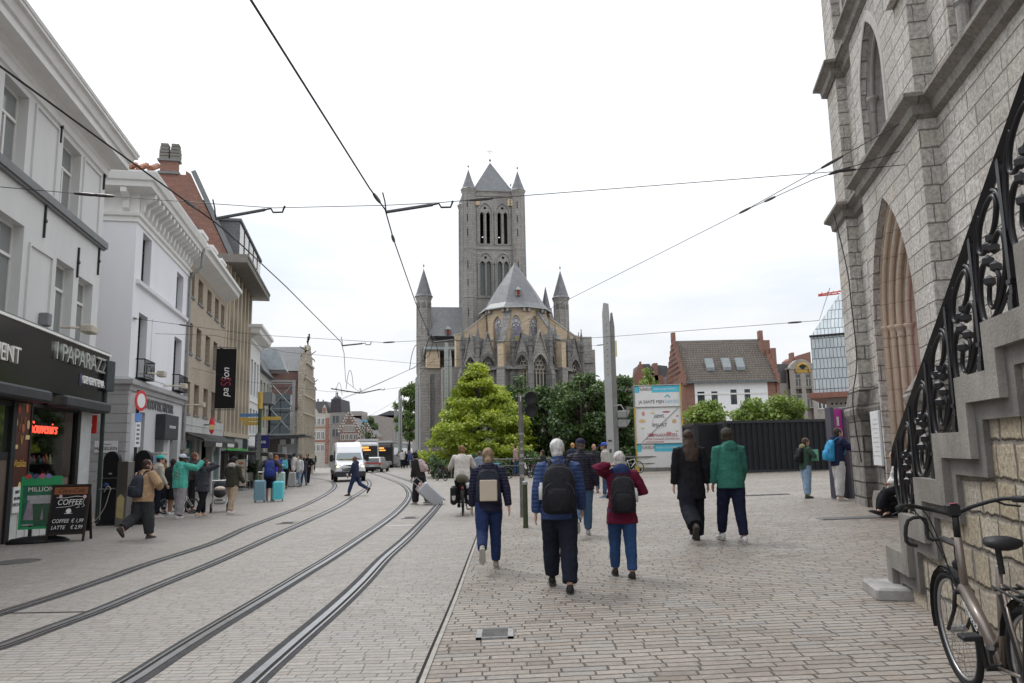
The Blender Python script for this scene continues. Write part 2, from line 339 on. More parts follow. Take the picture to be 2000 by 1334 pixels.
for i, px in enumerate(rails_px):
    P = spline([G(*p) for p in px], 8); t = thing('tram_rail', rail_labels[i], 'rail', group='tram rails in the street')
    s_ = 1 if i % 2 else -1
    for nm, a, b, dz, m in (('bed', -.13, .13, .008, asphalt), ('rail_head', -.05, .018, .0125, steel), ('rail_groove', .018, .056, .0115, groove), ('rail_lip', .056, .078, .0125, steel)):
        q = MB()
        if s_ < 0: a, b = -b, -a
        strip(q, P, a, b, dz); q.build(nm, m, t)
# cross joints between the rails
def flat_at(name, px, w, d, mats, label, cat, group=None, rz=0):
    p = G(*px); t = thing(name, label, cat, (p.x, p.y, p.z+.004), rz, group); t.rotation_euler.y = -math.atan(CROSS); return t
iron = M('cast_iron', (.15,.145,.14), .5, .6, var=.3, scale=14, bump=.4, bscale=90); irondark = M('drain_dark', (.012,.012,.012), .9); zinc = M('zinc_frame', (.33,.33,.33), .45, .5, var=.25, scale=9)
def drain(px, w, d, n, label, m=iron, frame=.05, rz=0, cross=False):
    t = flat_at('drain_grate', px, w, d, m, label, 'drain', 'drain grates in the paving', rz)
    q = MB()
    for x0, x1, y0, y1 in ((-w/2, w/2, -d/2, -d/2+.022), (-w/2, w/2, d/2-.022, d/2), (-w/2, -w/2+frame, -d/2, d/2), (w/2-frame, w/2, -d/2, d/2)): q.box(x0, x1, y0, y1, -.01, .014)
    q.build('drain_frame', zinc if m is iron else m, t)
    q = MB(); q.box(-w/2+.01, w/2-.01, -d/2+.01, d/2-.01, -.02, .004); q.build('pit', irondark, t)
    q = MB()
    if cross:
        for k in range(n): x = -w/2+frame+(w-2*frame)*(k+.5)/n; q.box(x-.008, x+.008, -d/2, d/2, -.01, .012)
    else:
        for k in range(n): y = -d/2+.03+(d-.06)*(k+.5)/n; h = (d-.06)/n*.3; q.box(-w/2+frame, w/2-frame, y-h, y+h, -.01, .012)
    q.build('grate', m, t)
drain((967,1239), .33, .36, 7, 'dark square iron drain grate in the brown brick paving')
drain((801,1012), .4, .5, 6, 'small drain grate between the two inner tram rails', cross=True)
drain((561,1022), .45, .5, 6, 'drain grate between the two tram rails nearest the shops', cross=True)
drain((1692,1011), 1.9, .38, 44, 'long grey channel grate beside the black bag by the tower', m=zinc, frame=.02, cross=True)
drain((1495,967), 1.4, .3, 30, 'narrow channel grate in the middle of the plaza paving', m=iron, frame=.02, cross=True)
for px, r_, lb in (((35,1098), .36, 'round iron manhole cover beside the shop front'),):
    p = G(*px); q = MB(); q.lathe([(r_, 0), (r_, .009), (r_*.93, .009), (r_*.93, .006), (.01, .006)], 24); o = q.build('manhole_cover', iron, loc=(p.x, p.y, p.z+.004)); tag(o, lb, 'manhole cover')
for a, b in (((0,1199),(165,1196)), ((575,998),(640,999))):
    A, B = G(*a), G(*b); q = MB(); strip(q, [A, B], -.02, .02, .0085); tag(q.build('road_joint', groove), kind='structure')
A, B = G(752,1027), G(822,1026); q = MB(); strip(q, [A, B], -.07, .07, .0075); tag(q.build('road_marking', M('worn_white', (.55,.54,.52), .7, var=.35, scale=14)), kind='structure')
# ================================================================ houses on the left
white_wall = M('white_render', (.63,.63,.625), .85, var=.08, scale=.8, bump=.12, bscale=50, streak=3)
cool_white = M('cool_white_render', (.74,.74,.775), .85, var=.05, scale=.7, bump=.12, bscale=50, streak=3)
trim_white = M('white_trim', (.72,.715,.70), .7, var=.08, scale=2)
sill_grey = M('sill_grey', (.2,.205,.21), .6, var=.15); grey_base = M('grey_base', (.36,.355,.36), .75, var=.1, scale=1.2, bump=.1)
pvc = M('white_window_frame', (.68,.68,.66), .45, var=.06); dark_frame = M('dark_window_frame', (.03,.03,.034), .45, var=.2)
win_glass = glass(); win_glass2 = glass('curtained_glass', (.21,.22,.22), .1, .5)
black_gloss = M('black_gloss', (.012,.012,.014), .14, var=.3, scale=1.5); black_mat = M('black_matt', (.02,.02,.022), .55, var=.2)
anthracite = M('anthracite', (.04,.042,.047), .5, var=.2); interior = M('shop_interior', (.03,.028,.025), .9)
brick_tan = masonry('tan_brick', [(.36,.29,.215),(.45,.375,.285),(.405,.33,.25),(.47,.4,.31)], (.3,.26,.21), .22, .065, gap=.012, jit=.05, wob=.001, soft=.004, bump=.35, dist=.006, grain=.2, stain=(.26,.21,.16), stainamt=.35)
brick_red = masonry('red_brick', [(.22,.085,.055),(.3,.12,.08),(.26,.1,.065),(.2,.09,.07),(.33,.15,.1)], (.26,.2,.17), .24, .075, gap=.014, jit=.05, wob=.002, soft=.004, bump=.4, dist=.008, grain=.3, stain=(.1,.055,.045), stainamt=.55)
tile_orange = masonry('orange_tiles', [(.36,.15,.09),(.28,.12,.08),(.42,.2,.13),(.22,.11,.08)], (.05,.03,.025), .24, .26, gap=.03, jit=.02, soft=.05, bump=.9, dist=.05, plan=False)
slate = masonry('slates', [(.085,.087,.095),(.115,.117,.125),(.1,.1,.108)], (.05,.05,.055), .22, .2, gap=.008, jit=.02, bump=.3, dist=.008, grain=.2, rough=.55, stain=(.15,.15,.15), stainamt=.4)
beige_conc = M('beige_concrete', (.42,.36,.28), .85, var=.15, scale=1.2, bump=.2, streak=3); pale_panel = M('pale_panel', (.62,.58,.5), .75, var=.1, scale=2, streak=2)
class Bld:
    def __init__(s, wall, s0, name, label, cat, group=None):
        p = wall.w(s0, 0); zb = gz(p.x); s.wall = wall; s.t = thing(name, label, cat, (p.x, p.y, zb), wall.rot, group); s.off = (-s0, 0, -zb); s.W = wall
    def part(s, name, mb, m, parent=None):
        return mb.build(name, m, parent) if parent else mb.build(name, m, s.t, s.off)
def wallf(mb, outer, holes, y, dep):
    mb.holed(outer, holes, y, None, False)
    for l in holes:
        n = len(l); mb._add([(p[0], y, p[1]) for p in l] + [(p[0], y+dep, p[1]) for p in l], [(i, (i+1) % n, (i+1) % n + n, i+n) for i in range(n)])
def rect(x0, x1, z0, z1): return [(x0, z0), (x1, z0), (x1, z1), (x0, z1)]
def window(b, x0, x1, z0, z1, y, mf=None, mg=None, fr=.07, tr=None, mid=True, name='window', thick=.06):
    """frame with transom / mullion, pane as a sub-part"""
    mf = mf or pvc; f = MB(); sg = 1 if b.W is not WR else -1; ya, yb = sorted((y, y+thick*sg))
    f.box(x0, x0+fr, ya, yb, z0, z1); f.box(x1-fr, x1, ya, yb, z0, z1); f.box(x0+fr, x1-fr, ya, yb, z0, z0+fr); f.box(x0+fr, x1-fr, ya, yb, z1-fr, z1)
    zt = z1-fr
    if tr: f.box(x0+fr, x1-fr, ya-.02, yb, tr-fr/2, tr+fr/2); zt = tr-fr/2
    if mid: xm = (x0+x1)/2; f.box(xm-fr*.6, xm+fr*.6, ya-.01, yb, z0+fr, zt)
    o = b.part(name, f, mf); q = MB(); yp = y+thick*.5*sg; q.poly([(x0+fr*.5, yp, z0+fr*.5), (x1-fr*.5, yp, z0+fr*.5), (x1-fr*.5, yp, z1-fr*.5), (x0+fr*.5, yp, z1-fr*.5)]); q.build('pane', mg or win_glass, o); return o
def sweep(mb, path, prof, closed=False):
    """mould a profile (outward, z) along a plan path; outward is to the right of travel"""
    P = [V((p[0], p[1])) for p in path]; n = len(P); rings = []
    for i in range(n):
        d0 = (P[i]-P[i-1]) if (i or closed) else None; d1 = (P[(i+1) % n]-P[i]) if (i < n-1 or closed) else None
        d0 = (d0 or d1).normalized(); d1 = (d1 or d0).normalized(); n0 = V((d0.y, -d0.x)); n1 = V((d1.y, -d1.x)); mi = n0+n1; mi = mi/max(mi.dot(n0), .3)
        rings.append([(P[i].x+mi.x*o, P[i].y+mi.y*o, z) for o, z in prof])
    if closed: rings.append(rings[0])
    mb.loft(rings, cap=not closed); return mb

# ---- corner house with the souvenir shop
A = Bld(WL, 4.79, 'corner_house', 'pale grey rendered corner house above the black souvenir shop front', 'house')
q = MB(); U = [(-5.3,-4.0,8.05,9.97), (-2.0,-.75,8.05,9.97), (1.4,2.72,8.05,9.97)]; Lw = [(-5.3,-4,4.75,6.75), (-1.95,-.5,4.75,6.95), (1.5,2.72,4.75,6.72), (3.1,4.27,4.75,6.62)]
pan = [(-3.5,-2.5,8.2,9.95), (-.35,.98,8.15,9.95), (2.95,4.28,8.15,9.92), (-3.5,-2.4,4.8,6.9), (-.15,1.15,4.8,6.6)]
wallf(q, rect(-12, 4.79, 3.0, 10.7), [rect(*w) for w in U+Lw], 0, .3); q.box(-12, 4.79, .31, 9, 4.67, 10.7); q.poly([(4.79,0,3),(4.79,0,10.7),(4.79,9,10.7),(4.79,9,3)])
A.part('wall', q, white_wall)
q = MB()
for x0, x1, z0, z1 in pan:                       # raised borders round the blind panels
    for r_ in ((x0-.06, x0, z0-.06, z1+.06), (x1, x1+.06, z0-.06, z1+.06), (x0, x1, z1, z1+.06), (x0, x1, z0-.06, z0)): q.box(r_[0], r_[1], -.045, 0, r_[2], r_[3])
A.part('panel_moulding', q, white_wall)
for x0, x1, z0, z1 in U+Lw: window(A, x0, x1, z0, z1, .22, pvc, win_glass2, tr=z0+(z1-z0)*.66)
q = MB(); q.box(-12, 4.95, -.14, .0, 7.86, 8.05); q.box(-12, 4.9, -.09, 0, 7.8, 7.86); A.part('string_course', q, sill_grey)
q = MB(); sweep(q, [(-12, 0), (4.79, 0), (4.79, 8)], [(0, 10.1), (.06, 10.12), (.06, 10.3), (.1, 10.34), (.1, 10.44), (.2, 10.5), (.5, 10.52), (.5, 10.72), (.56, 10.74), (.62, 10.92), (.7, 10.95), (.7, 11.03), (0, 11.1)]); A.part('cornice', q, trim_white)
q = MB(); sweep(q, [(-12, 0), (4.79, 0), (4.79, 8)], [(.6, 11.03), (.72, 11.03), (.74, 11.1), (.55, 11.12)]); A.part('gutter', q, trim_white)
q = MB(); 
for x, z in ((.55, 7.4), (-3.1,7.4), (2.92, 6.95), (4.55, 7.4), (1.15, 10.1), (4.6, 10.05)): q.box(x-.025, x+.025, -.05, 0, z-.42, z+.42); q.disc((x, -.05, z), .05, 'y', 8, .04)
A.part('wall_anchor', q, dark_frame)
q = MB(); q.bbox(-12, 5.22, -.28, -.002, 3.22, 4.62, .01); sf = A.part('sign_fascia', q, black_gloss)
q = MB(); q.box(-12, 5.26, -.32, 0, 4.62, 4.68); A.part('fascia_edge', q, M('white_edge', (.85,.85,.82), .4, var=.05))
q = MB(); q.box(-12, 5.2, -.3, 0, 4.685, 4.72); A.part('lead_flashing', q, sill_grey)
chrome = M('mirror_steel', (.62,.64,.6), .28, .55, var=.25, scale=4); cream = M('cream_letter', (.75,.73,.68), .4, var=.05)
for body, x, z, sz, m, sx_ in (('CAVA MOMENT', -2.9, 3.84, .52, cream, 1.0), ('I PAPARAZZI', 2.98, 4.24, .62, chrome, 1.17), ('DE GENTENAAR', 3.98, 3.72, .3, M('white_letter', (.85,.85,.85), .4, var=.03), .95)):
    text(body, 'lettering', sz, m, A.t, (A.off[0]+x, -.31, A.off[2]+z), ext=.035, sx=sx_)
q = MB(); q.box(2.78, 2.94, -.295, -.28, 3.56, 3.88); A.part('sign_plate', q, M('navy_plate', (.02,.025,.09), .4))
q = MB(); q.bbox(-12, .42, -.52, -.06, 2.92, 3.2, .05); q.bbox(1.3, 4.84, -.52, -.06, 2.9, 3.19, .05); A.part('shutter_box', q, anthracite)
q = MB(); q.box(.55, 1.1, -.22, -.08, 3.16, 3.215); A.part('downlight', q, M('warm_lamp', (1, .78, .5), .5, emit=3, var=.02))
# shop front
q = MB(); q.box(-12, -.32, .0, .1, 1.62, 1.78); q.box(-.42, -.2, -.04, .12, -.5, 2.92); q.box(-12, -.42, .0, .1, 2.8, 2.92); q.box(-1.2, -1.1, 0, .1, 1.78, 2.8); q.box(3.72, 3.93, -.02, .12, -.5, 2.95); q.box(.66, .74, 0, .1, .5, 2.95); q.box(.74, 3.72, 0, .1, 2.86, 2.95); q.box(.74, 3.72, 0, .12, .42, .52)
A.part('shop_frame', q, black_mat)
q = MB(); q.box(-12, -.42, .02, .1, -.5, 1.62); A.part('shop_plinth', q, M('brown_panel', (.13,.1,.08), .6))
q = MB(); q.box(-.2, .74, .03, .12, -.6, .5); q.box(.74, 3.72, .03, .12, -.6, .42)
for k in range(9): x = -.1+k*.44; q.box(x, x+.03, .015, .03, -.5, .42)
A.part('white_base_board', q, M('board_white', (.55,.55,.53), .6, var=.15))
q = MB(); q.box(3.93, 4.79, -.03, .4, -.7, 3.22); A.part('pilaster', q, M('pale_pilaster', (.5,.5,.5), .8, var=.12, bump=.2))
def clear(name, tint=(.9,.95,.92), fac=.25):
    if name in MC: return MC[name]
    m, nt, N, L, b = _new(name); N.remove(b); o = N['Material Output']; tr = N.new('ShaderNodeBsdfTransparent'); tr.inputs[0].default_value = tint+(1,); gl = N.new('ShaderNodeBsdfGlossy'); gl.inputs['Roughness'].default_value = .03
    fr = N.new('ShaderNodeFresnel'); fr.inputs['IOR'].default_value = 1.5; ad = N.new('ShaderNodeMath'); ad.operation = 'ADD'; ad.inputs[1].default_value = fac*.25; L.new(fr.outputs[0], ad.inputs[0])
    mx = N.new('ShaderNodeMixShader'); L.new(ad.outputs[0], mx.inputs[0]); L.new(tr.outputs[0], mx.inputs[1]); L.new(gl.outputs[0], mx.inputs[2]); L.new(mx.outputs[0], o.inputs['Surface']); MC[name] = m; return m
shopglass = clear('shop_glass')
q = MB(); q.poly([(.74,.05,.52),(3.72,.05,.52),(3.72,.05,2.86),(.74,.05,2.86)]); A.part('shop_window', q, shopglass)
q = MB(); q.poly([(-12,.05,1.78),(-.42,.05,1.78),(-.42,.05,2.8),(-12,.05,2.8)]); A.part('shop_window', q, glass('dark_shop_glass', (.03,.035,.03), .05, .7))
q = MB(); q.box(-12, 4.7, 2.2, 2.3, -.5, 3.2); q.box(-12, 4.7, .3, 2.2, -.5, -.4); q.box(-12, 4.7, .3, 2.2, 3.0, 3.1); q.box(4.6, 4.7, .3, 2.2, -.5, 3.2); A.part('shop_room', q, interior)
q = MB(); q.box(-.2, .66, .02, .06, .5, 2.92); A.part('advert_panel', q, M('chocolate_poster', (.085,.02,.012), .35, var=.5, scale=1.4))
gold = M('gold_print', (.6,.36,.08), .4, var=.1)
text('Vitalidas', 'lettering', .24, gold, A.t, (A.off[0]+.24, .012, A.off[2]+1.52), ext=.003, sx=.85)
text('V', 'lettering', .3, gold, A.t, (A.off[0]+.24, .012, A.off[2]+2.05), ext=.003, sx=.8)
q = MB(); 
for x, z, c in ((.02,2.75,0),(.15,2.55,1),(.42,2.8,2),(.35,2.5,1),(.55,2.42,3),(.1,2.35,1),(-.1,2.45,3),(.28,2.33,2),(.3,1.0,3),(.05,.85,2),(.5,.9,1)):
    q.m = c; q.ball((x, .015, z), (.075, .012, .11), 10, 6)
q.m = 3; q.box(-.2, .05, .01, .018, 1.86, 1.95); q.box(.44, .66, .01, .018, 2.08, 2.18)
A.part('praline_print', q, [M('red_praline', (.5,.09,.05), .5), M('brown_praline', (.16,.06,.03), .5), M('rust_praline', (.42,.13,.07), .5), M('cream_praline', (.66,.5,.24), .5)])
q = MB(); q.box(-.08, .32, -.02, .01, .42, 1.0); A.part('rolled_poster', q, M('poster_white', (.7,.7,.7), .5, var=.05))
for body, z in (('FINEST', .88), ('BELGIAN', .74), ('CHOCOLATE', .6)): text(body, 'lettering', .1, black_mat, A.t, (A.off[0]+.12, -.026, A.off[2]+z), ext=.002, sx=.8)
neon = M('neon_red', (1, .1, .06), .4, emit=1.8, var=.02)
text('Souvenirs', 'neon_lettering', .42, neon, A.t, (A.off[0]+1.88, .16, A.off[2]+2.38), ext=.012, sx=1.05, shear=.25)
cols = [M('goods%d' % i, c, .4, var=.2, scale=9) for i, c in enumerate([(.55,.07,.1), (.6,.55,.5), (.12,.3,.12), (.08,.1,.3), (.65,.4,.1), (.35,.2,.3), (.03,.3,.28), (.7,.7,.7)])]
q = MB(); q.m = 0; q.box(2.75, 3.7, 1.3, 1.32, .4, 1.45); q.m = 4; q.box(2.5, 3.6, 1.31, 1.33, 1.45, 2.2); A.part('flag_backdrop', q, [M('flag_red', (.25,.012,.02), .7), cols[1], cols[1], cols[1], M('flag_yellow', (.45,.28,.02), .7)])
sh = thing('souvenir_shelf', 'crowded souvenir shelf with small bottles behind the shop window', 'shelf', WL.w(2.0, .55, -.2), WL.rot)
q = MB()
for z in (.85, 1.25, 1.7): q.box(-1.2, 1.45, -.15, .2, z-.02, z)
q.box(-1.2, -1.16, -.15, .2, 0, 1.8); q.box(1.41, 1.45, -.15, .2, 0, 1.8); q.build('rack', anthracite, sh)
for z, h in ((1.7, .26), (1.25, .26), (.85, .24)):
    for k in range(15):
        x = -1.1+k*.175+rnd.uniform(-.03, .03); r = rnd.uniform(.035, .062); hh = h*rnd.uniform(.6, 1.05); q = MB(); q.smooth = True
        q.lathe([(r, 0), (r, hh*.6), (r*.45, hh*.78), (r*.4, hh), (.005, hh)], 10)
        q.build('souvenir_bottle', cols[rnd.randrange(8)], sh, (x, rnd.uniform(-.08, .06), z))
capo = thing('display_cap', 'turquoise cap displayed on the shelf behind the souvenir window', 'cap', WL.w(1.35, .3, 1.2), WL.rot)
q = MB(); q.smooth = True; q.lathe([(.13, 0), (.125, .06), (.08, .12), (.01, .14)], 14); q.build('cap_dome', M('turquoise', (.03,.42,.38), .7), capo); q = MB(); q.box(-.1, .1, -.22, -.1, 0, .015); q.build('visor', MC['turquoise'], capo)
# spotlight on a bracket
sp = thing('wall_spotlight', 'beige floodlight on a bracket above the black shop sign', 'floodlight', WL.w(1.9, -.05, 4.98), WL.rot)
q = MB(); q.tube([(0, 0, 0), (0, -.25, 0), (.25, -.5, .02)], .035, 8); q.build('bracket', M('beige_metal', (.5,.46,.38), .5), sp); q = MB(); q.bbox(.1, .62, -.72, -.42, -.1, .12, .03); q.build('lamp_head', MC['beige_metal'], sp)
sp2 = thing('wall_speaker', 'small grey box lamp on the wall above the shop sign', 'lamp', WL.w(.75, -.1, 4.98), WL.rot); q = MB(); q.bbox(-.12, .12, -.12, .1, -.16, .16, .02); q.build('housing', sill_grey, sp2); q = MB(); q.box(-.03, .03, 0, .1, -.26, -.16); q.build('bracket', dark_frame, sp2)

# ---- white corner house with bracketed cornice
B = Bld(WL, 8.25, 'chocolatier_house', 'white corner house with bracketed cornice over a grey chocolate shop', 'house')
q = MB(); Bw = [(9.1,10.28,7.84,9.62), (14.45,15.7,7.84,9.46), (9.1,10.25,4.36,6.7), (14.5,15.9,4.36,6.66)]
wallf(q, rect(8.25, 16.62, 4.1, 10.6), [rect(*w) for w in Bw], 0, .32); q.holed([(0,4.1),(9.5,4.1),(9.5,10.6),(0,10.6)], [], 0, None, False)
nv = len(q.v); k0 = nv-4
for i in range(k0, nv): x, y, z = q.v[i]; q.v[i] = (8.25, x, z)
q.box(8.3, 16.6, .4, 9.4, 4.1, 10.6); B.part('wall', q, cool_white)
q = MB(); q.box(10.85, 13.85, -.03, 0, 4.5, 6.76); B.part('blank_panel', q, cool_white)
q = MB(); sweep(q, [(8.5, 0), (16.4, 0)], [(0, 7.6), (.12, 7.62), (.14, 7.74), (0, 7.78)]); B.part('sill_course', q, cool_white)
for x0, x1, z0, z1 in Bw: window(B, x0, x1, z0, z1, .24, dark_frame, win_glass, tr=z0+(z1-z0)*.7, fr=.05)
q = MB(); sweep(q, [(8.25, 9), (8.25, 0), (16.62, 0), (16.62, 1)][::1], [(0, 9.72), (.05, 9.74), (.05, 9.9), (.12, 9.94), (.14, 10.04), (.03, 10.06), (.03, 10.75), (.55, 10.85), (.58, 11.02), (.66, 11.06), (.74, 11.3), (.74, 11.36), (0, 11.4)]); B.part('cornice', q, trim_white)
q = MB()
for k in range(15): x = 8.45+k*.57; q.prism([(-.04, 10.1), (-.14, 10.2), (-.18, 10.45), (-.5, 10.66), (-.52, 10.82), (-.03, 10.82)], x, x+.2, 'x')
for k in range(9): y = .25+k*1.0; q.prism([(8.25-.04, 10.1), (8.25-.14, 10.2), (8.25-.18, 10.45), (8.25-.5, 10.66), (8.25-.52, 10.82), (8.22, 10.82)], y, y+.2, 'y')
B.part('cornice_bracket', q, trim_white)
q = MB(); z0 = 11.36; q.poly([(7.6,-.66,z0),(17.2,-.66,z0),(14,4.5,12.9),(10.6,4.5,12.9)]); q.poly([(7.6,-.66,z0),(7.6,9.6,z0),(10.6,4.5,12.9)]); q.poly([(17.2,-.66,z0),(17.2,9.6,z0),(14,4.5,12.9)]); q.poly([(7.6,9.6,z0),(17.2,9.6,z0),(14,4.5,12.9),(10.6,4.5,12.9)]); B.part('roof', q, tile_orange)
q = MB()
for k in range(26): y = -.5+k*.36; q.tube([(7.62, y, 11.46), (8.5, y, 11.9)], .11, 8)
B.part('roof_tiles', q, M('terracotta', (.34,.16,.1), .8, var=.5, scale=2.5))
# chimney behind
q = MB(); q.box(10.3, 11.7, 1.2, 2.7, 11.4, 12.9); q.box(10.25, 11.75, 1.15, 2.75, 12.9, 13.0); B.part('chimney', q, brick_red)
q = MB(); q.lathe([(.14, 0), (.13, 1.2), (.1, 1.2)], 10, (11.9, 1.0, 11.7)); q.lathe([(.13, 0), (.12, 1.6), (.1, 1.6)], 10, (12.3, .5, 11.3)); B.part('flue_pipe', q, sill_grey)
q = MB(); Bg = [(9.85,10.55,-.4,3.22), (12.12,13.5,-.4,3.22), (14.52,15.95,-.4,3.25)]
wallf(q, rect(8.25, 16.62, -.9, 4.0), [rect(*w) for w in Bg], 0, .5); B.part('shop_wall', q, M('pale_grey_shop', (.5,.5,.51), .8, var=.08, bump=.1))
q = MB(); q.box(8.2, 8.25, .0, 9.5, -.9, .55)
for k in range(11): z = .55+k*.315; q.box(8.2, 8.25, .0, 9.5, z+.018, z+.315)
q.box(8.22, 8.26, 0, 9.5, .5, 4.0)
for k in range(11): z = .55+k*.315; q.box(8.2, 8.7, -.045, 0, z+.018, z+.315)
B.part('rusticated_wall', q, grey_base)
q = MB(); sweep(q, [(8.25, 9), (8.25, 0), (16.62, 0)], [(0, 3.86), (.08, 3.88), (.1, 4.02), (.2, 4.08), (.2, 4.24), (.05, 4.3), (0, 4.34)]); B.part('string_course', q, grey_base)
q = MB(); q.box(9.85, 10.55, .3, .4, 2.2, 3.22); q.bbox(12.08, 14.3, -.36, .3, 2.3, 3.26, .015); q.box(14.52, 15.95, .2, .3, 2.3, 3.25); B.part('sign_box', q, anthracite)
text('CHOCOLATIER', 'lettering', .15, M('white_letter', (.85,.85,.85), .4), B.t, (B.off[0]+13.25, -.37, B.off[2]+2.78), ext=.003)
text('DEDUYTSCHAEVER', 'lettering', .52, M('grey_letter', (.16,.16,.17), .4, .3), B.t, (B.off[0]+12.6, -.02, B.off[2]+3.55), ext=.02, sx=.95)
for x0, x1, m in ((9.85,10.55,win_glass), (12.12,13.5,glass('teal_glass', (.08,.2,.2), .1)), (14.52,15.95,win_glass)):
    window(B, x0, x1, -.35, 2.28, .38, dark_frame, m, fr=.05, mid=x1-x0 > 1)
bal_m = M('black_iron', (.018,.018,.02), .5, .3, var=.2)
for x0, x1 in ((9.0,10.4), (14.4,16.0)):
    q = MB(); q.box(x0, x1, -.3, -.27, 5.0, 5.04); q.box(x0, x1, -.3, -.27, 4.4, 4.43); q.box(x0, x0+.03, -.3, 0, 5.0, 5.04); q.box(x1-.03, x1, -.3, 0, 5.0, 5.04); q.box(x0, x1, -.3, 0, 4.35, 4.38)
    n = int((x1-x0)/.14)
    for k in range(n+1): x = x0+(x1-x0-.03)*k/n; q.box(x, x+.02, -.295, -.275, 4.4, 5.0)
    for k in range(3): c_ = x0+(x1-x0)*(k+.5)/3; q.ring((c_, -.285, 4.7), .16, .012, 'y', 14, 4)
    B.part('balcony_railing', q, bal_m)
q = MB(); q.tube([(16.62, -.1, -.4), (16.62, -.1, 9.6), (16.55, -.2, 9.8), (16.6, -.55, 10.2), (16.6, -.62, 11.2)], .065, 8); q.box(16.5, 16.75, -.2, 0, 1.9, 2.3); B.part('downpipe', q, M('zinc_pipe', (.3,.3,.3), .5, .5))
for x, z, lb in ((9.4, 4.55, 'white camera on a short arm beside the first balcony'), (13.0, 4.42, 'beige box lamp on an arm above the chocolate shop sign'), (16.9, 3.9, 'grey lamp arm beside the downpipe of the white house')):
    t = thing('wall_lamp', lb, 'lamp', WL.w(x, -.02, z), WL.rot, 'lamps on brackets along the shop walls'); q = MB(); q.tube([(0, 0, 0), (.1, -.4, .02), (.4, -.6, .02)], .03, 6); q.build('arm', MC['beige_metal'], t); q = MB(); q.bbox(.35, .75, -.75, -.5, -.07, .14, .02); q.build('lamp_head', MC['beige_metal'], t)
t = thing('street_sign', 'white street name plate on the grey striped side wall', 'sign', WL.w(8.2, .55, 1.98), WL.rot)
q = MB(); q.bbox(-.03, 0, -.36, .36, -.2, .2, .012); q.build('plate', M('plate_white', (.62,.62,.63), .4, var=.04), t); text('MAGELEIN', 'lettering', .15, black_mat, t, (-.035, 0, -.06), (R(90), 0, R(-90)), ext=.001); text('STAD GENT', 'lettering', .06, black_mat, t, (-.035, 0, .08), (R(90), 0, R(-90)), ext=.001)
t = thing('lottery_sign', 'small red sign sticking out beside the souvenir shop pilaster', 'sign', WL.w(4.95, .1, 2.6), WL.rot); q = MB(); q.bbox(-.03, .03, -.22, .22, -.27, .27, .01); q.build('panel', M('sign_red', (.7,.03,.02), .4, var=.05), t); text('lo', 'lettering', .3, M('white_letter', (.85,.85,.85)), t, (-.035, 0, 0), (R(90), 0, R(-90)), ext=.002)

# ---- tan brick house
Cb = Bld(WL, 16.65, 'tan_brick_house', 'tan brick house with white eaves and a hanging black banner', 'house')
cw = [(16.78,18.0), (18.9,20.05), (21.15,22.35), (23.35,24.5), (25.25,26.35)]; Cw = [(a, b, z0, z1) for a, b in cw for z0, z1 in ((8.98,10.15), (6.35,7.75), (3.58,5.02))]
q = MB(); wallf(q, rect(16.65, 26.78, 3.42, 10.7), [rect(*w) for w in Cw], 0, .36); q.box(16.7, 26.7, .45, 9, 3.4, 10.6); Cb.part('wall', q, brick_tan)
for w in Cw: window(Cb, *w, .28, dark_frame, win_glass, fr=.05, mid=False)
q = MB()
for a, b, z0, z1 in Cw: q.box(a-.05, b+.05, -.06, .28, z0-.09, z0)
Cb.part('window_sill', q, sill_grey)
q = MB(); q.prism([(0, 10.45), (-.7, 10.8), (-.75, 11.0), (-.88, 11.05), (-.88, 11.22), (0, 11.25)], 16.7, 26.8, 'x'); Cb.part('eaves', q, trim_white)
q = MB(); q.poly([(16.65,-.3,11.2),(26.78,-.3,11.2),(26.78,9,11.6),(16.65,9,11.6)]); Cb.part('roof', q, slate)
for x in (17.9, 20.6, 23.3):
    q = MB(); q.bbox(x, x+1.3, -.2, 1.2, 11.2, 12.15, .02); q.box(x-.08, x+1.38, -.3, 1.3, 12.15, 12.3); d = Cb.part('dormer', q, trim_white); q = MB(); q.box(x+.15, x+1.15, -.215, -.2, 11.35, 12.02); q.build('pane', win_glass2, d)
q = MB(); q.box(16.7, 26.75, -.08, .0, 2.72, 3.42); q.box(16.7, 26.75, -.1, -.0, 3.04, 3.08)
for x in (16.7, 19.4, 20.6, 24.0, 26.2): q.box(x, x+.5, -.02, .3, -.9, 2.72)
Cb.part('shop_fascia', q, M('grey_fascia', (.46,.46,.45), .75, var=.2, scale=2, streak=3))
q = MB(); q.prism([(0, 2.75), (0, 2.68), (-.9, 2.4), (-.95, 2.3), (-.95, 2.02), (-.93, 2.02), (-.93, 2.28)], 16.75, 26.7, 'x'); aw = Cb.part('awning', q, black_mat)
q = MB()
for x0, n in ((19.6, 7), (23.0, 9)):
    for k in range(n): q.box(x0+k*.25, x0+k*.25+.15, -.962, -.95, 2.06, 2.25)
q.build('lettering', cream, aw)
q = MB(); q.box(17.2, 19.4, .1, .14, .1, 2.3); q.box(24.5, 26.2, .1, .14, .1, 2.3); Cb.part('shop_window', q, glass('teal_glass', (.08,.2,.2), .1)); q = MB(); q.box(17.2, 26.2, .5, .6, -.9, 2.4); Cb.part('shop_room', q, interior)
q = MB(); q.box(21.1, 22.3, .2, .25, -.6, 2.3); Cb.part('door', q, black_mat)
t = thing('banner', 'tall black banner reading passion hanging from the tan brick house', 'banner', WL.w(23.3, -.08, 3.86), WL.rot)
q = MB(); q.bbox(-.04, .04, -1.12, -.1, .25, 3.45, .01); q.build('cloth', M('banner_black', (.012,.011,.013), .7), t); q = MB(); q.bar((0, .08, 3.52), (0, -1.2, 3.52), .04); q.bar((0, .08, .18), (0, -1.2, .18), .04); q.build('rod', sill_grey, t)
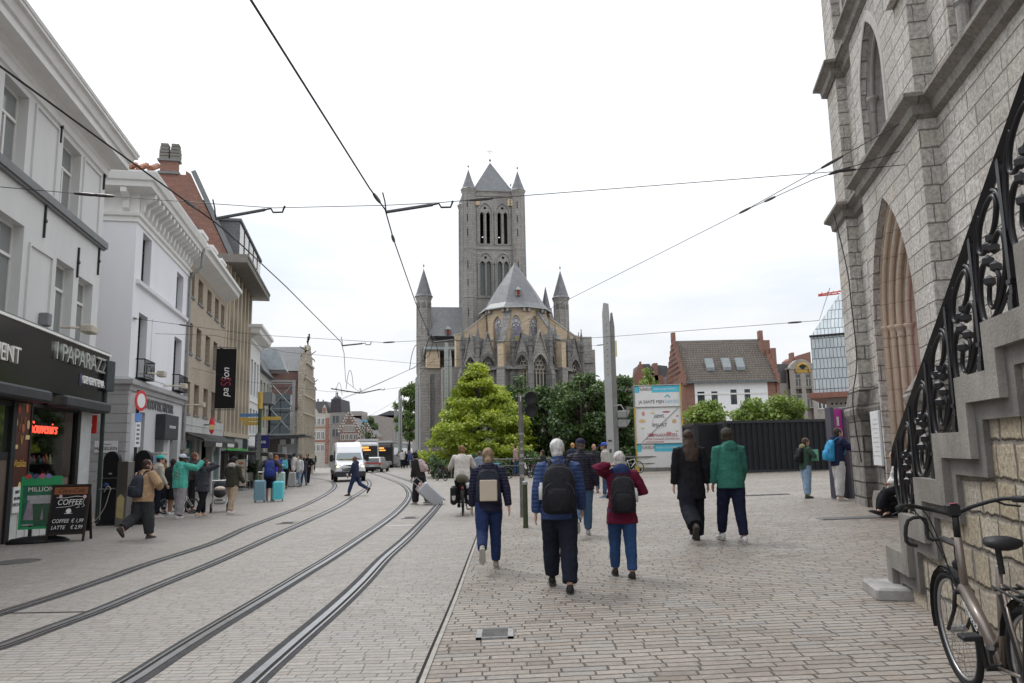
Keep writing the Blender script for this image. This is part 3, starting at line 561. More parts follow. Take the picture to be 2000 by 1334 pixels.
text('pa   ion', 'lettering', .52, M('white_letter', (.85,.85,.85)), t, (-.046, -.62, 1.65), (R(90), R(-90), R(-90)), ext=.002, shear=.2)
text('SS', 'lettering', .75, M('plum_letter', (.28,.03,.06), .5), t, (-.047, -.66, 1.68), (R(90), R(-90), R(-90)), ext=.002, sx=.7)
t = thing('shop_sign', 'red and yellow hanging sign above the black awning', 'sign', WL.w(21.2, -.1, 2.62), WL.rot); q = MB(); q.ball((0, -.35, .5), (.04, .14, .42), 12, 8); q.build('panel', M('sign_red2', (.72,.04,.05), .35), t); q = MB(); q.box(-.05, .05, -.48, -.22, .3, .55); q.build('emblem', M('sign_yellow', (.75,.6,.3), .4), t); q = MB(); q.bar((0, .05, .55), (0, -.5, .55), .04); q.build('arm', dark_frame, t)

# ---- ribbed concrete building with brick gable
D = Bld(WL, 26.8, 'ribbed_building', 'tall beige ribbed concrete building with a red brick side gable', 'building')
q = MB(); q.box(26.8, 37.5, .35, 12, 2.9, 12.9)
ribx = [27.6, 29.15, 30.7, 32.25, 33.8, 35.35, 36.9]
for x in ribx: q.box(x-.2, x+.2, -.1, .35, 3.0, 12.9)
q.box(26.8, 27.4, -.02, .35, 2.9, 12.9); q.box(37.1, 37.5, -.05, .35, 2.9, 12.9); q.box(26.8, 37.5, -.12, .35, 2.75, 3.0); D.part('wall', q, beige_conc)
for i in range(6):
    x0, x1 = ribx[i]+.2, ribx[i+1]-.2
    for z0, z1 in ((4.95, 5.95), (7.5, 8.45), (10.05, 10.9), (3.0, 3.25)):
        q = MB(); q.box(x0, x1, .1, .34, z0, z1); D.part('spandrel', q, pale_panel)
    for z0, z1 in ((3.25, 4.95), (5.95, 7.5), (8.45, 10.05), (10.9, 12.9)): window(D, x0, x1, z0, z1, .24, dark_frame, win_glass, fr=.05, mid=False)
q = MB(); q.box(26.5, 38.3, -1.15, .5, 12.9, 13.25); q.box(26.5, 38.3, -1.2, .5, 13.25, 13.4); D.part('cornice', q, M('dark_concrete', (.2,.185,.165), .8, var=.2))
q = MB(); q.prism([(0, 9), (0, 13.4), (2.3, 18.3), (2.55, 18.45), (2.55, 18.2), (3.0, 18.2), (3.0, 19), (4.0, 19), (4.0, 18.2), (7.5, 18.2), (12, 13), (12, 9)], 26.8, 27.15, 'x'); D.part('gable', q, brick_red)
q = MB(); q.prism([(-.05, 13.4), (2.25, 18.4), (2.0, 18.5), (-.35, 13.4)], 26.7, 27.2, 'x'); q.box(26.7, 27.2, 2.9, 4.1, 18.2, 18.35); q.box(26.7, 27.3, 2.9, 4.15, 19.0, 19.12); D.part('gable_coping', q, sill_grey)
for y in (3.2, 3.8):
    q = MB(); 
    for k in range(5): q.box(26.75, 27.35, y-.26+.03*(k > 2)*(k-2), y+.26-.03*(k > 2)*(k-2), 19.12+k*.2, 19.28+k*.2)
    q.box(26.8, 27.3, y-.2, y+.2, 19.1, 20.1); D.part('chimney_pot', q, M('chimney_pot', (.2,.19,.17), .8))
q = MB(); q.poly([(26.9,-.1,13.4),(38,-.1,13.4),(38,1.4,16.7),(26.9,1.4,16.7)]); q.poly([(26.9,1.4,16.7),(38,1.4,16.7),(38,7,18),(26.9,7,18)]); q.poly([(38,-.1,13.4),(38,1.4,16.7),(38,7,18),(38,12,13.4)]); D.part('roof', q, slate)
for x in (27.2, 29.3, 31.4, 33.5, 35.6):
    q = MB(); q.box(x, x+1.7, -.55, 1.2, 13.4, 15.6); q.box(x-.1, x+1.8, -.65, 1.3, 15.6, 15.75); d = D.part('dormer', q, slate); q = MB(); q.box(x+.12, x+1.58, -.57, -.55, 13.6, 15.45); q.build('pane', M('white_blind', (.75,.75,.74), .5), d)
q = MB(); q.box(26.76, 26.8, 1.7, 2.05, 14.6, 14.95); q.box(26.7, 26.8, .3, .75, 12.2, 13.3); q.box(26.7, 26.8, 1.0, 1.3, 12.6, 13.0)
D.part('gable_opening', q, dark_frame)
q = MB()
for k in range(4): q.box(26.74, 26.8, 2.6+k*.33, 2.8+k*.33, 14.3, 15.7)
D.part('blind_arcade', q, M('lead_louvre', (.14,.15,.15), .7))
q = MB(); q.box(26.2, 26.8, 2.2, 3.3, 11.2, 14.2); q.box(26.1, 26.8, 2.1, 3.4, 14.2, 14.35); D.part('chimney', q, brick_red)
q = MB(); q.box(26.8, 37.5, .0, .3, 1.9, 2.75); D.part('shop_fascia', q, M('grey_fascia2', (.16,.17,.18), .6))
q = MB(); q.box(28.6, 31.4, -.06, 0, 2.05, 2.7); q.box(35.0, 37.3, -.06, 0, 2.05, 2.7); D.part('shop_sign', q, M('green_black', (.015,.03,.02), .4)); q = MB(); q.box(28.6, 37.3, -.08, -.0, 1.93, 2.05); D.part('green_strip', q, M('bright_green', (.06,.4,.06), .5)); q = MB(); q.box(31.5, 34.9, -.05, 0, 2.05, 2.7); D.part('poster_strip', q, M('mixed_poster', (.35,.35,.33), .5, var=.5, scale=5))
q = MB(); q.box(27, 37.2, .3, .4, -.9, 1.9); D.part('shop_window', q, win_glass)
q = MB()
for x in (27, 30, 33, 36.9): q.box(x, x+.25, .1, .4, -.9, 1.9)
D.part('shop_pier', q, grey_base)
q = MB(); q.prism([(.1, 1.95), (-3.8, 1.62), (-3.85, 1.42), (-3.8, 1.4), (.1, 1.78)], 28, 37, 'x'); D.part('awning', q, M('awning_black', (.03,.032,.033), .6))

# ---- narrower houses further along
E_ = Bld(WL, 37.5, 'narrow_white_house', 'narrow white house with dark slit windows behind the ribbed building', 'house')
ew = [(38.3,39.3), (40.0,41.0), (41.7,42.6)]; Ew = [(a, b, z0, z1) for a, b in ew for z0, z1 in ((3.2,5.0), (6.0,8.6))]
q = MB(); wallf(q, rect(37.5, 43.4, -1, 10.2), [rect(*w) for w in Ew], 0, .25); q.box(37.5, 43.4, .3, 9, -1, 10.2); E_.part('wall', q, white_wall)
for w in Ew: window(E_, *w, .18, dark_frame, win_glass, fr=.06, tr=w[2]+(w[3]-w[2])*.7)
q = MB(); sweep(q, [(37.5, 9), (37.5, 0), (43.4, 0), (43.4, 2)], [(0, 9.7), (.15, 9.8), (.15, 10), (.7, 10.3), (.75, 10.6), (.9, 10.7), (.9, 10.9), (0, 11)]); E_.part('cornice', q, trim_white)
q = MB(); q.box(37.6, 43.3, -.06, 0, 5.5, 5.65); q.box(37.6, 43.3, -.1, 0, 2.3, 2.7); E_.part('string_course', q, trim_white); q = MB(); q.box(38, 43, -.02, 0, -.9, 2.2); E_.part('shop_window', q, win_glass)
F_ = Bld(WL, 43.4, 'grey_house', 'small grey house with mansard roof and balcony next to the white house', 'house')
fw = [(44.0,45.2), (46.2,47.4), (48.4,49.6), (50.4,51.4)]; Fw = [(a, b, z0, z1) for a, b in fw for z0, z1 in ((1.8,3.2), (3.9,5.5), (6.1,7.6))]
q = MB(); wallf(q, rect(43.4, 52.2, -1, 8.2), [rect(*w) for w in Fw], 0, .25); q.box(43.4, 52.2, .3, 9, -1, 8.2); F_.part('wall', q, M('greyish_render', (.4,.39,.36), .8, var=.12))
for w in Fw: window(F_, *w, .18, pvc, win_glass, fr=.08)
q = MB(); q.prism([(0, 8.2), (-.3, 8.3), (.6, 10.0), (4, 10.8), (9, 8.2)], 43.4, 52.2, 'x'); F_.part('roof', q, slate)
q = MB(); q.box(44, 47, -.9, 0, 5.7, 5.85); q.box(44, 47, -.9, -.86, 5.85, 6.6); q.box(44, 44.04, -.9, 0, 5.85, 6.6); F_.part('balcony', q, sill_grey)
q = MB(); q.box(45, 46.2, .3, 1.5, 9.2, 11.0); F_.part('chimney', q, M('dark_chimney', (.1,.1,.1), .8))
t = thing('shop_flag', 'small dark blue square shop sign projecting by the wayfinding post', 'sign', WL.w(38.5, -.1, 2.1), WL.rot); q = MB(); q.bbox(-.04, .04, -1.3, -.3, .0, .95, .01); q.build('panel', M('navy_sign', (.03,.03,.14), .5), t); text('bus', 'lettering', .38, M('white_letter', (.85,.85,.85)), t, (-.05, -.8, .48), (R(90), 0, R(-90)), ext=.002); q = MB(); q.bar((0, .1, .9), (0, -1.3, .9), .04); q.build('arm', dark_frame, t)
# ================================================================ bell tower on the right with its stair
grey_stone = masonry('grey_ashlar', [(.4,.375,.345),(.52,.49,.46),(.46,.43,.395),(.55,.52,.49),(.47,.44,.41),(.5,.455,.39)], (.23,.205,.185), .62, .33, gap=.008, jit=.4, wob=.02, soft=.012, rough=.9, bump=1.0, dist=.045, grain=.5, gscale=14, stain=(.25,.225,.195), stainamt=.5, stscale=.5, stz=.3)
dark_stone = masonry('dark_ashlar', [(.19,.175,.155),(.27,.25,.225),(.22,.2,.18),(.3,.275,.25)], (.07,.06,.055), .6, .36, gap=.02, jit=.3, wob=.016, soft=.02, rough=.9, bump=.9, dist=.04, grain=.5, gscale=9, stain=(.045,.04,.038), stainamt=.8, stscale=.9, stz=.3)
course_stone = masonry('course_stone', [(.22,.2,.18),(.27,.245,.22),(.24,.22,.2)], (.12,.11,.1), 1.1, 5, gap=.014, jit=.2, rough=.9, bump=.4, dist=.02, grain=.4, gscale=14, stain=(.1,.095,.085), stainamt=.7, stscale=1.2)
cream_stone = masonry('cream_limestone', [(.52,.43,.34),(.6,.51,.42),(.56,.47,.38)], (.33,.24,.18), 3, .46, gap=.01, jit=.1, rough=.8, bump=.25, dist=.01, grain=.16, gscale=9, stain=(.4,.25,.17), stainamt=.4)
blind_stone = masonry('window_infill', [(.26,.24,.225),(.3,.28,.265)], (.18,.165,.155), 1.2, .5, gap=.012, jit=.2, bump=.3, grain=.25, gscale=14)
T = Bld(WR, -6, 'bell_tower', 'huge grey stone bell tower wall with pointed doorway and string courses', 'tower')
q = MB(); door = arch(-7.4, -4.4, -.5, 4.0, 12); w2 = arch(-6.75, -4.95, 7.5, 8.95, 10); w3 = arch(-4.1, -2.9, 11.7, 13.9, 10)
def wallr(mb, outer, holes, y, dep): wallf(mb, outer, holes, y, -dep)
q.holed(rect(-8.48, -4.28, -1, 24), [door, w2], 0, None, False); q.box(-4.3, -4.28, -.3, 0, -1, 24)
wallf(q, rect(-4.28, -2.5, -1, 24), [w3], -.25, -.12)
for l, d in ((door, .14), (w2, .12)):
    n = len(l); q._add([(p[0], 0, p[1]) for p in l]+[(p[0], -d, p[1]) for p in l], [(i, (i+1) % n, (i+1) % n + n, i+n) for i in range(n)])
wr = arch(-11.4, -9.45, 7.6, 10.2, 10)
wallr(q, rect(-20, -8.48, -1, 24), [wr], -.3, .12)
q.box(-8.5, -8.46, -.35, 0, -1, 24)                      # side of the buttress that faces the viewer
q.box(-2.6, -1.4, -.4, .02, -1, 7.4); q.box(-2.58, -1.42, -.4, -.02, 7.4, 11.2); q.box(-2.56, -1.44, -.4, -.06, 11.2, 24)   # corner pier
q.box(-8.4, -7.75, -.05, .14, 9.6, 24)
q.box(-20, -1.42, -9, -2.2, -1, 24); q.poly([(-1.5,-.2,-1),(-1.5,-9,-1),(-1.5,-9,24),(-1.5,-.2,24)])
T.part('wall', q, grey_stone)
for nm, prof, zo in (('string_course', [(0, -.32), (.1, -.26), (.12, -.1), (.2, -.04), (.26, 0), (.26, .07), (.02, .2), (0, .2)], 7.44), ('string_course', [(0, -.32), (.1, -.26), (.12, -.1), (.2, -.04), (.28, 0), (.28, .07), (.02, .22), (0, .22)], 11.15)):
    q = MB(); q2 = [(-1.4, -2), (-1.4, .0), (-2.6, .0), (-2.6, -.25), (-4.28, -.25), (-4.28, 0), (-8.5, 0), (-8.5, -.3), (-20, -.3)]
    sweep(q, q2, [(o, zo+z) for o, z in prof])
    T.part(nm, q, course_stone)
def plinth(path, nm, zc=2.55, k=1.0):
    q = MB(); sweep(q, path, [(0, -1), (.2*k, -1), (.2*k, zc-.35), (.2*k+.07, zc-.22), (.2*k+.09, zc-.1), (.2*k+.04, zc), (.02, zc+.38), (0, zc+.38)]); T.part(nm, q, dark_stone)
plinth([(-1.4, -2), (-1.4, .02), (-2.6, .02), (-2.6, -.2), (-4.26, -.2)], 'plinth', 2.55, .25); plinth([(-7.45, -.1), (-7.45, 0), (-8.5, 0), (-8.5, -.3), (-20, -.3)], 'plinth')
# doorway mouldings
prof = [(0, -.14), (.03, -.14), (.05, -.22), (.12, -.24), (.15, -.34), (.22, -.36), (.25, -.46), (.33, -.48), (.36, -.6), (.44, -.62), (.47, -.76), (.52, -.78), (.54, -1.05)]
q = MB(); q.loft([[(p[0], y, p[1]) for p in arch(-7.4+i, -4.4-i, -.5, 4.0, 12)] for i, y in prof], cap=False); T.part('door_surround', q, cream_stone)
for i, y, r in ((.1, -.2, .05), (.2, -.32, .06), (.31, -.44, .07), (.42, -.58, .06)):
    q = MB(); q.smooth = True; q.tube([(p[0], y, p[1]) for p in arch(-7.4+i, -4.4-i, -.5, 4.0, 14)[1:]+[(-7.4+i, -.5)]], r, 8)
    for x in (-7.4+i, -4.4-i): q.lathe([(r, -.14), (r*1.35, -.12), (r*1.1, -.06), (r*1.5, .05), (r*2, .09), (r*2, .13), (r, .14)], 10, (x, y, 4.0)); q.lathe([(r*1.7, 0), (r*1.7, .1), (r*1.2, .2)], 10, (x, y, .55))
    T.part('colonnette', q, cream_stone)
mag = M('magenta_paint', (.34,.05,.19), .5, var=.12, scale=1.5); d_ = arch(-6.9, -4.9, -.5, 4.0, 12)
q = MB(); q.holed(d_, [], -1.02, -1.1); dr = T.part('door', q, mag); q = MB()
for k in range(7): x = -6.8+k*.3; q.box(x, x+.015, -1.02, -1.0, 0, 4.6)
q.build('board', M('magenta_joint', (.12,.02,.07), .6), dr)
q = MB()
for z in (1.2, 2.2, 3.2, 3.4, 4.2):
    for k in range(14): q.ball((-6.8+k*.14, -1.0, z), .018, 6, 4)
q.build('stud', M('dark_stud', (.06,.02,.04), .4), dr)
for l, x0, x1, zb, zs, yo in ((w2, -6.75, -4.95, 7.5, 8.95, 0), (w3, -4.1, -2.9, 11.7, 13.9, -.25)):
    q = MB(); q.T = Matrix.Translation((0, yo, 0)); q.loft([[(p[0], y, p[1]) for p in arch(x0+i, x1-i, zb, zs, 10)] for i, y in ((0, -.12), (.05, -.12), (.09, -.2), (.15, -.22), (.2, -.34), (.26, -.36), (.3, -.5))], cap=False); q.holed(arch(x0+.28, x1-.28, zb, zs, 10), [], -.5, None, False); wn = T.part('blind_window', q, blind_stone)
    q = MB(); q.T = Matrix.Translation((0, yo, 0)); q.smooth = True; q.tube([(p[0], -.2, p[1]) for p in arch(x0+.14, x1-.14, zb, zs, 12)[1:]+[(x0+.14, zb)]], .05, 8)
    for x in (x0+.14, x1-.14): q.lathe([(.05, -.2), (.07, -.18), (.055, -.1), (.1, .06), (.13, .1), (.13, .15), (.05, .16)], 10, (x, -.2, zs))
    q.build('colonnette', M('smooth_stone', (.3,.28,.265), .8, var=.15), wn)
    q = MB(); q.T = Matrix.Translation((0, yo, 0)); q.loft([[(p[0], y, p[1]) for p in arch(x0-i, x1+i, zb+.01, zs, 10)] for i, y in ((-.02, .01), (.0, .025), (.12, .02), (.14, .0))], cap=False); q.build('hood', M('pale_hood', (.45,.425,.4), .85, var=.2), wn)
q = MB(); q.loft([[(p[0], y, p[1]) for p in arch(-11.4+i, -9.45-i, 7.6, 10.2, 10)] for i, y in ((0, -.42), (.06, -.42), (.1, -.5), (.2, -.52), (.25, -.66), (.32, -.7))], cap=False); q.holed(arch(-11.1, -9.75, 7.6, 10.2, 10), [], -.7, None, False)
for x in (-11.2, -9.65): q.lathe([(.1, -.4), (.1, .35), (.14, .4), (.07, .5), (.07, 2.2)], 10, (x, -.45, 8.1))
T.part('blind_window', q, blind_stone)
q = MB(); q.box(-7.38, -4.42, -1.0, -.02, -.5, .56); q.prism([(-2.62, -.5), (-2.62, .3), (-2.9, .56), (-4.26, .56), (-4.26, -.5)], -.24, -.03); T.part('stone_bench', q, M('bench_stone', (.3,.275,.245), .9, var=.35, scale=3, bump=.5, bscale=20))
t = thing('wall_notice', 'tall white notice board on the dark plinth beside the tower door', 'notice', WR.w(-3.7, -.02, 1.15), WR.rot); q = MB(); q.bbox(-.36, .36, -.03, .03, 0, 1.2, .008); q.build('board', M('notice_white', (.68,.69,.7), .5, var=.1, scale=5), t)
q = MB()
for k in range(9): q.box(-.28, .28-.1*(k % 3), .03, .034, .2+k*.1, .225+k*.1)
q.build('printed_line', M('grey_print', (.5,.5,.51), .6), t)
# cable down the pier
q = MB(); q.tube(spline([WR.w(-2.2, .2, 7.4), WR.w(-2.4, .05, 6), WR.w(-2.55, .04, 5), WR.w(-2.62, .04, 3.6), WR.w(-2.6, .2, 2.6), WR.w(-2.62, .12, 1.2)], 5), .014, 5); tag(q.build('wall_cable', dark_frame), 'thin black cable hanging down the corner pier of the tower', 'cable')

# ---- stair with wrought iron railing
stair_stone = masonry('stair_wall_stone', [(.36,.31,.24),(.45,.395,.31),(.4,.33,.23),(.49,.44,.365),(.34,.3,.25)], (.17,.15,.125), .34, .27, gap=.01, jit=.45, wob=.04, soft=.025, rough=.92, bump=1.0, dist=.035, grain=.5, gscale=26, stain=(.2,.18,.15), stainamt=.5, stscale=1.5, stz=.7)
coping = M('coping_stone', (.25,.235,.215), .85, var=.4, scale=2.2, bump=.35, bscale=45, streak=1.5); coping2 = M('moulding_stone', (.17,.16,.15), .9, var=.4, scale=2, bump=.35, bscale=45)
S_ = Bld(WS, 0, 'stone_staircase', 'outdoor stone staircase with stepped coping along the tower wall', 'staircase')
tops = [(.5, -.12, .55), (-.12, -.74, .94), (-.74, -1.4, 1.31), (-1.4, -2.07, 1.7), (-2.07, -2.7, 2.11), (-2.7, -3.35, 2.44), (-3.35, -4.0, 2.82), (-4.0, -4.65, 3.2), (-4.65, -5.3, 3.58), (-5.3, -5.95, 3.96)]
def zig(off):                                            # stepped outline, far end first, lowered / shifted by off
    pts = []
    for i, (a, b, z) in enumerate(tops): pts += [(a-off*(1 if i == 0 else 1), z-off), (b-off, z-off)]
    return pts
q = MB(); o0 = zig(0); o1 = zig(.2); q.prism([(.5, -.3)]+o0+[(-5.95, 3.7)]+o1[::-1][1:]+[(.3, -.3)], -.36, .1); S_.part('coping', q, coping)
q = MB(); o2 = zig(.33); q.prism([(.31, -.3)]+zig(.2)[:-1]+[(-6.1, 3.7)]+o2[::-1][1:]+[(.17, -.3)], -.3, .045); S_.part('coping_moulding', q, coping2)
q = MB(); q.prism([(.18, -.3)]+zig(.33)[:-1]+[(-6.2, 3.6), (-6.2, -.3)], -.3, 0); S_.part('wall', q, stair_stone)
q = MB(); q.box(-6.0, -5.9, -2, .0, -.3, 3.6)
for i, (a, b, z) in enumerate(tops):
    for h in (0, 1): q.box((a+b)/2 if h else a, -6, -2.2, -.3, z-.55+h*.19, z-.36+h*.19)
S_.part('tread', q, M('tread_stone', (.3,.285,.265), .8, var=.25, scale=3, bump=.3))
q = MB(); q.bbox(-.02, .62, -2.0, .34, .06, .19, .02); q.box(.05, .5, -1.9, .22, -.1, .06); S_.part('bottom_step', q, M('step_stone', (.33,.32,.31), .6, var=.3, scale=4, bump=.3))
iron_b = M('wrought_iron', (.011,.011,.014), .38, .2, var=.3, scale=6)
rl = thing('iron_railing', 'black wrought iron scroll railing climbing the stone staircase', 'railing', WS.w(.04, -.01, .62), WS.rot); ro = (-.04, 0, -.62)
def rpart(name, q): return q.build(name, iron_b, rl, ro)
zr = lambda x: 1.71-.595*x
q = MB(); q.tube([(.3, -.0, zr(.3)-.14), (.24, 0, zr(.24)-.02), (.16, 0, zr(.16)), (-6, 0, zr(-6))], .034, 4, flat=1.15); q.tube([(.16, 0, zr(.16)-.06), (-6, 0, zr(-6)-.06)], .018, 4); rpart('handrail', q)
posts = [.06, -.47, -1.09, -1.74, -2.4, -3.03, -3.68, -4.33, -4.98, -5.6]
for i, x in enumerate(posts):
    zb = tops[i][2]; q = MB(); q.box(x-.024, x+.024, -.024, .024, zb, zr(x)-.02); q.box(x-.038, x+.038, -.038, .038, zb, zb+.09); q.box(x-.032, x+.032, -.032, .032, zb+.09, zb+.13); q.box(x-.034, x+.034, -.034, .034, zb+.2, zb+.23); rpart('post', q)
def knob(mb, x, z): mb.loft([[(x+dx*k, dy*k, z+dz*1.0) for dx, dy in ((1, 0), (0, 1), (-1, 0), (0, -1))] for dz, k in ((-.045, .004), (-.02, .04), (.02, .04), (.045, .004))])
def scroll(mb, pts, r=.0165): mb.smooth = True; mb.tube(spline(pts, 7), r, 6, flat=1.25, up=(0, 1, 0)); mb.smooth = False
for i in range(len(posts)-1):
    xa, xb = posts[i], posts[i+1]; w = xb-xa; zb = tops[i][2]; sh = (zr(xb)-zr(xa))
    def Pt(u, v): return (xa+w*u, 0, zr(xa)+sh*u-1.16+v)          # v: 0 at the step, 1.16 at the rail
    A_ = MB(); scroll(A_, [Pt(.46, .84), Pt(.3, .86), Pt(.2, .95), Pt(.28, 1.06), Pt(.5, 1.09), Pt(.72, 1.05), Pt(.8, .95), Pt(.7, .86), Pt(.56, .84)]); scroll(A_, [Pt(.04, .62), Pt(.05, .85), Pt(.14, 1.03), Pt(.34, 1.12)]); scroll(A_, [Pt(.96, .66), Pt(.95, .84), Pt(.86, .99), Pt(.74, 1.08)])
    B_ = MB(); scroll(B_, [Pt(.42, .76), Pt(.26, .79), Pt(.12, .72), Pt(.1, .56), Pt(.2, .42), Pt(.5, .335), Pt(.8, .42), Pt(.9, .56), Pt(.88, .7), Pt(.76, .77), Pt(.6, .76)], .018); scroll(B_, [Pt(.4, .6), Pt(.34, .5), Pt(.42, .41), Pt(.58, .41), Pt(.66, .5), Pt(.6, .6)], .014)
    C_ = MB(); scroll(C_, [Pt(.05, .02), Pt(.07, .14), Pt(.22, .25), Pt(.5, .27), Pt(.72, .2), Pt(.76, .08), Pt(.62, .02), Pt(.5, .06), Pt(.52, .12)], .015)
    for m_ in (A_, B_, C_): rpart('scroll', m_)
    K = MB()
    for u, v in ((.45, .83), (.57, .83), (.42, .745), (.6, .745), (.4, .61), (.6, .61)): x, _, z = Pt(u, v); knob(K, x, z)
    rpart('knob', K); q = MB(); a, b = Pt(.02, .3), Pt(.98, .3); q.bar(a, b, .022, .03); rpart('cross_bar', q)
q = MB(); scroll(q, [(.06, 0, .9), (.22, 0, 1.0), (.3, 0, 1.2), (.24, 0, 1.42), (.1, 0, 1.56)]); scroll(q, [(.08, 0, .64), (.2, 0, .7), (.24, 0, .84), (.14, 0, .92)]); rpart('end_scroll', q)
# ================================================================ the church
WC = Wall((-2.7, 104), R(82))
ch_grey = masonry('church_stone', [(.27,.255,.235),(.34,.32,.295),(.3,.285,.265),(.36,.34,.315)], (.19,.175,.16), .7, .36, gap=.02, jit=.3, wob=.01, soft=.02, bump=.5, dist=.04, grain=.22, gscale=4, stain=(.12,.115,.11), stainamt=.55, stscale=.35, stz=.25)
ch_dark = masonry('church_dark_stone', [(.145,.14,.133),(.195,.187,.178),(.17,.163,.155)], (.07,.07,.068), .8, .5, gap=.03, jit=.2, bump=.4, dist=.03, grain=.4, gscale=3, stain=(.24,.235,.225), stainamt=.5, stscale=.7, stz=.3)
ch_buff = masonry('church_buff_stone', [(.46,.37,.255),(.54,.44,.315),(.5,.39,.27),(.52,.43,.33)], (.35,.27,.19), .8, .36, gap=.016, jit=.3, bump=.3, dist=.02, grain=.2, gscale=3, stain=(.42,.27,.14), stainamt=.5, stscale=.5, stz=.5)
ch_slate = masonry('church_slates', [(.13,.133,.142),(.165,.168,.178),(.148,.15,.16)], (.09,.09,.1), .3, .25, gap=.01, jit=.05, bump=.2, dist=.01, grain=.2, gscale=2, rough=.5, stain=(.1,.1,.105), stainamt=.5, stscale=.3)
ch_void = M('belfry_dark', (.02,.018,.022), .9); leaded = glass('leaded_glass', (.1,.12,.12), .15, .5)
H_ = Bld(WC, 0, 'gothic_church', 'large grey gothic church with square tower and buff apse behind the trees', 'church')
hp = H_.part
def octo(r, n=8, a0=None): a0 = math.pi/n if a0 is None else a0; return [(r*math.cos(a0+2*math.pi*k/n), r*math.sin(a0+2*math.pi*k/n)) for k in range(n)]
# tower: four walls with tall openings
wy = 3.55; up = [(-2.3,-.12), (.02,2.1)]; UZ = (29.5, 33.9); LZ = (22.3, 26.9)
q = MB()
for rz in range(4):
    q.T = Matrix.Rotation(rz*math.pi/2, 4, 'Z'); holes = []
    for zb, zs in (UZ, LZ):
        for a, b in ((-2.25,-.15), (.15,2.25)):
            lw = .5 if zb > 28 else .62; c1, c2 = a+(b-a)*.29, a+(b-a)*.71
            for c_ in (c1, c2): holes.append(arch(c_-lw/2, c_+lw/2, zb, zs-.2+.0, 5, .9))
            xm = (a+b)/2; holes.append([(xm+.2*math.cos(t), zs+.75+.2*math.sin(t)) for t in [2*math.pi*k/10 for k in range(10)]])
    q.holed(rect(-3.3, 3.3, 0, 37.1), holes, -wy, None, False)
    for l in holes: n = len(l); q._add([(p[0], -wy, p[1]) for p in l]+[(p[0], -wy+.7, p[1]) for p in l], [(i, (i+1) % n, (i+1) % n + n, i+n) for i in range(n)])
q.T = None; hp('tower_wall', q, ch_grey)
q = MB()
for rz in range(4):
    q.T = Matrix.Rotation(rz*math.pi/2, 4, 'Z')
    for zb, zs in (UZ, LZ):
        for a, b in ((-2.3,-.08), (.08,2.3)):
            o_ = arch(a, b, zb-.1, zs, 8, .8); i_ = arch(a+.16, b-.16, zb+.06, zs, 8, .8)
            q.loft([[(p[0], -wy, p[1]) for p in o_], [(p[0], -wy-.16, p[1]) for p in o_], [(p[0], -wy-.16, p[1]) for p in i_], [(p[0], -wy, p[1]) for p in i_]], cap=False)
            xm = (a+b)/2; 
            for x, r in ((a+.08, .1), (b-.08, .1), (xm, .11)): q.lathe([(r, 0), (r, zs-zb-.25), (r*1.7, zs-zb-.1), (r*1.7, zs-zb)], 8, (x, -wy-.12, zb))
    for z in (37.0, 36.3, 28.75, 22.05): q.box(-3.3, 3.3, -wy-.14, -wy+.1, z, z+.14)
    q.box(-3.0, 3.0, -wy-.05, -wy, 28.85, 29.45)
q.T = None; hp('tower_tracery', q, ch_grey)
q = MB()
for z0, z1 in ((21.9, 22.2), (29.2, 29.35), (36, 36.4)): q.box(-3.3, 3.3, -3.3, 3.3, z0, z1)
q.box(-1.6, 1.9, -.2, .0, 29.3, 31.4); q.box(.1, .25, -1, 1, 29.3, 33); q.box(.9, 3.2, -2.9, -2.8, 29.3, 36); q.box(-.4, .3, -2.9, -2.8, 29.3, 36); q.box(-3.3, 3.3, 2.0, 2.1, 32.2, 36); hp('bell_frame', q, ch_void)
q = MB(); q.box(-3.2, 3.2, -3.0, -2.98, 22.2, 28.6); hp('leaded_window', q, leaded)
for sx_, sy in ((-1, -1), (1, -1), (1, 1), (-1, 1)):
    q = MB(); cx, cy = sx_*3.42, sy*3.42
    prof = [(.95, 0), (.95, 21.9), (1.03, 22.0), (1.03, 22.15), (.92, 22.2), (.92, 28.6), (1.0, 28.7), (1.0, 28.85), (.9, 28.9), (.87, 36.4), (1.0, 36.8), (1.08, 36.95), (1.08, 37.15)]
    q.loft([[(cx+x, cy+y, z) for x, y in octo(r)] for r, z in prof])
    for k in range(8): a = math.pi/8+k*math.pi/4; q.tube([(cx+.93*math.cos(a), cy+.93*math.sin(a), 15), (cx+.88*math.cos(a), cy+.88*math.sin(a), 36.5)], .1, 5)
    tu = hp('corner_turret', q, ch_grey)
    q = MB(); q.loft([[(cx+x, cy+y, z) for x, y in octo(r, 12)] for r, z in ((1.12, 37.15), (.95, 37.35), (.5, 38.6), (.03, 40.1))]); q.lathe([(.02, 40), (.02, 40.4), (.12, 40.5), (.12, 40.65), (.02, 40.75), (.015, 41.2)], 6, (cx, cy, 0)); q.build('turret_spire', ch_slate, tu)
    q = MB()
    for k, z in enumerate((17, 20, 24, 26.5, 31, 33, 35)): q.box(cx-.32, cx-.22, cy-.94, cy-.8, z-.5, z+.5)
    q.build('arrow_slit', ch_void, tu)
q = MB(); q.loft([[(x*r, y*r, z) for x, y in ((1,1),(-1,1),(-1,-1),(1,-1))] for r, z in ((3.0, 37.15), (2.7, 37.6), (.05, 42.5))]); q.lathe([(.03, 42.3), (.03, 42.7), (.16, 42.85), (.16, 43), (.03, 43.1), (.025, 44.9)], 6); q.box(-.5, .5, -.02, .02, 44.2, 44.24); q.ring((0, 0, 44.22), .25, .02, 'y', 10, 4); hp('tower_roof', q, ch_slate)
q = MB()
for x in (-2.2, 2.4, 2.2): q.bbox(x-.3, x+.3, -wy-.3, -wy, 34.9, 35.9, .08)
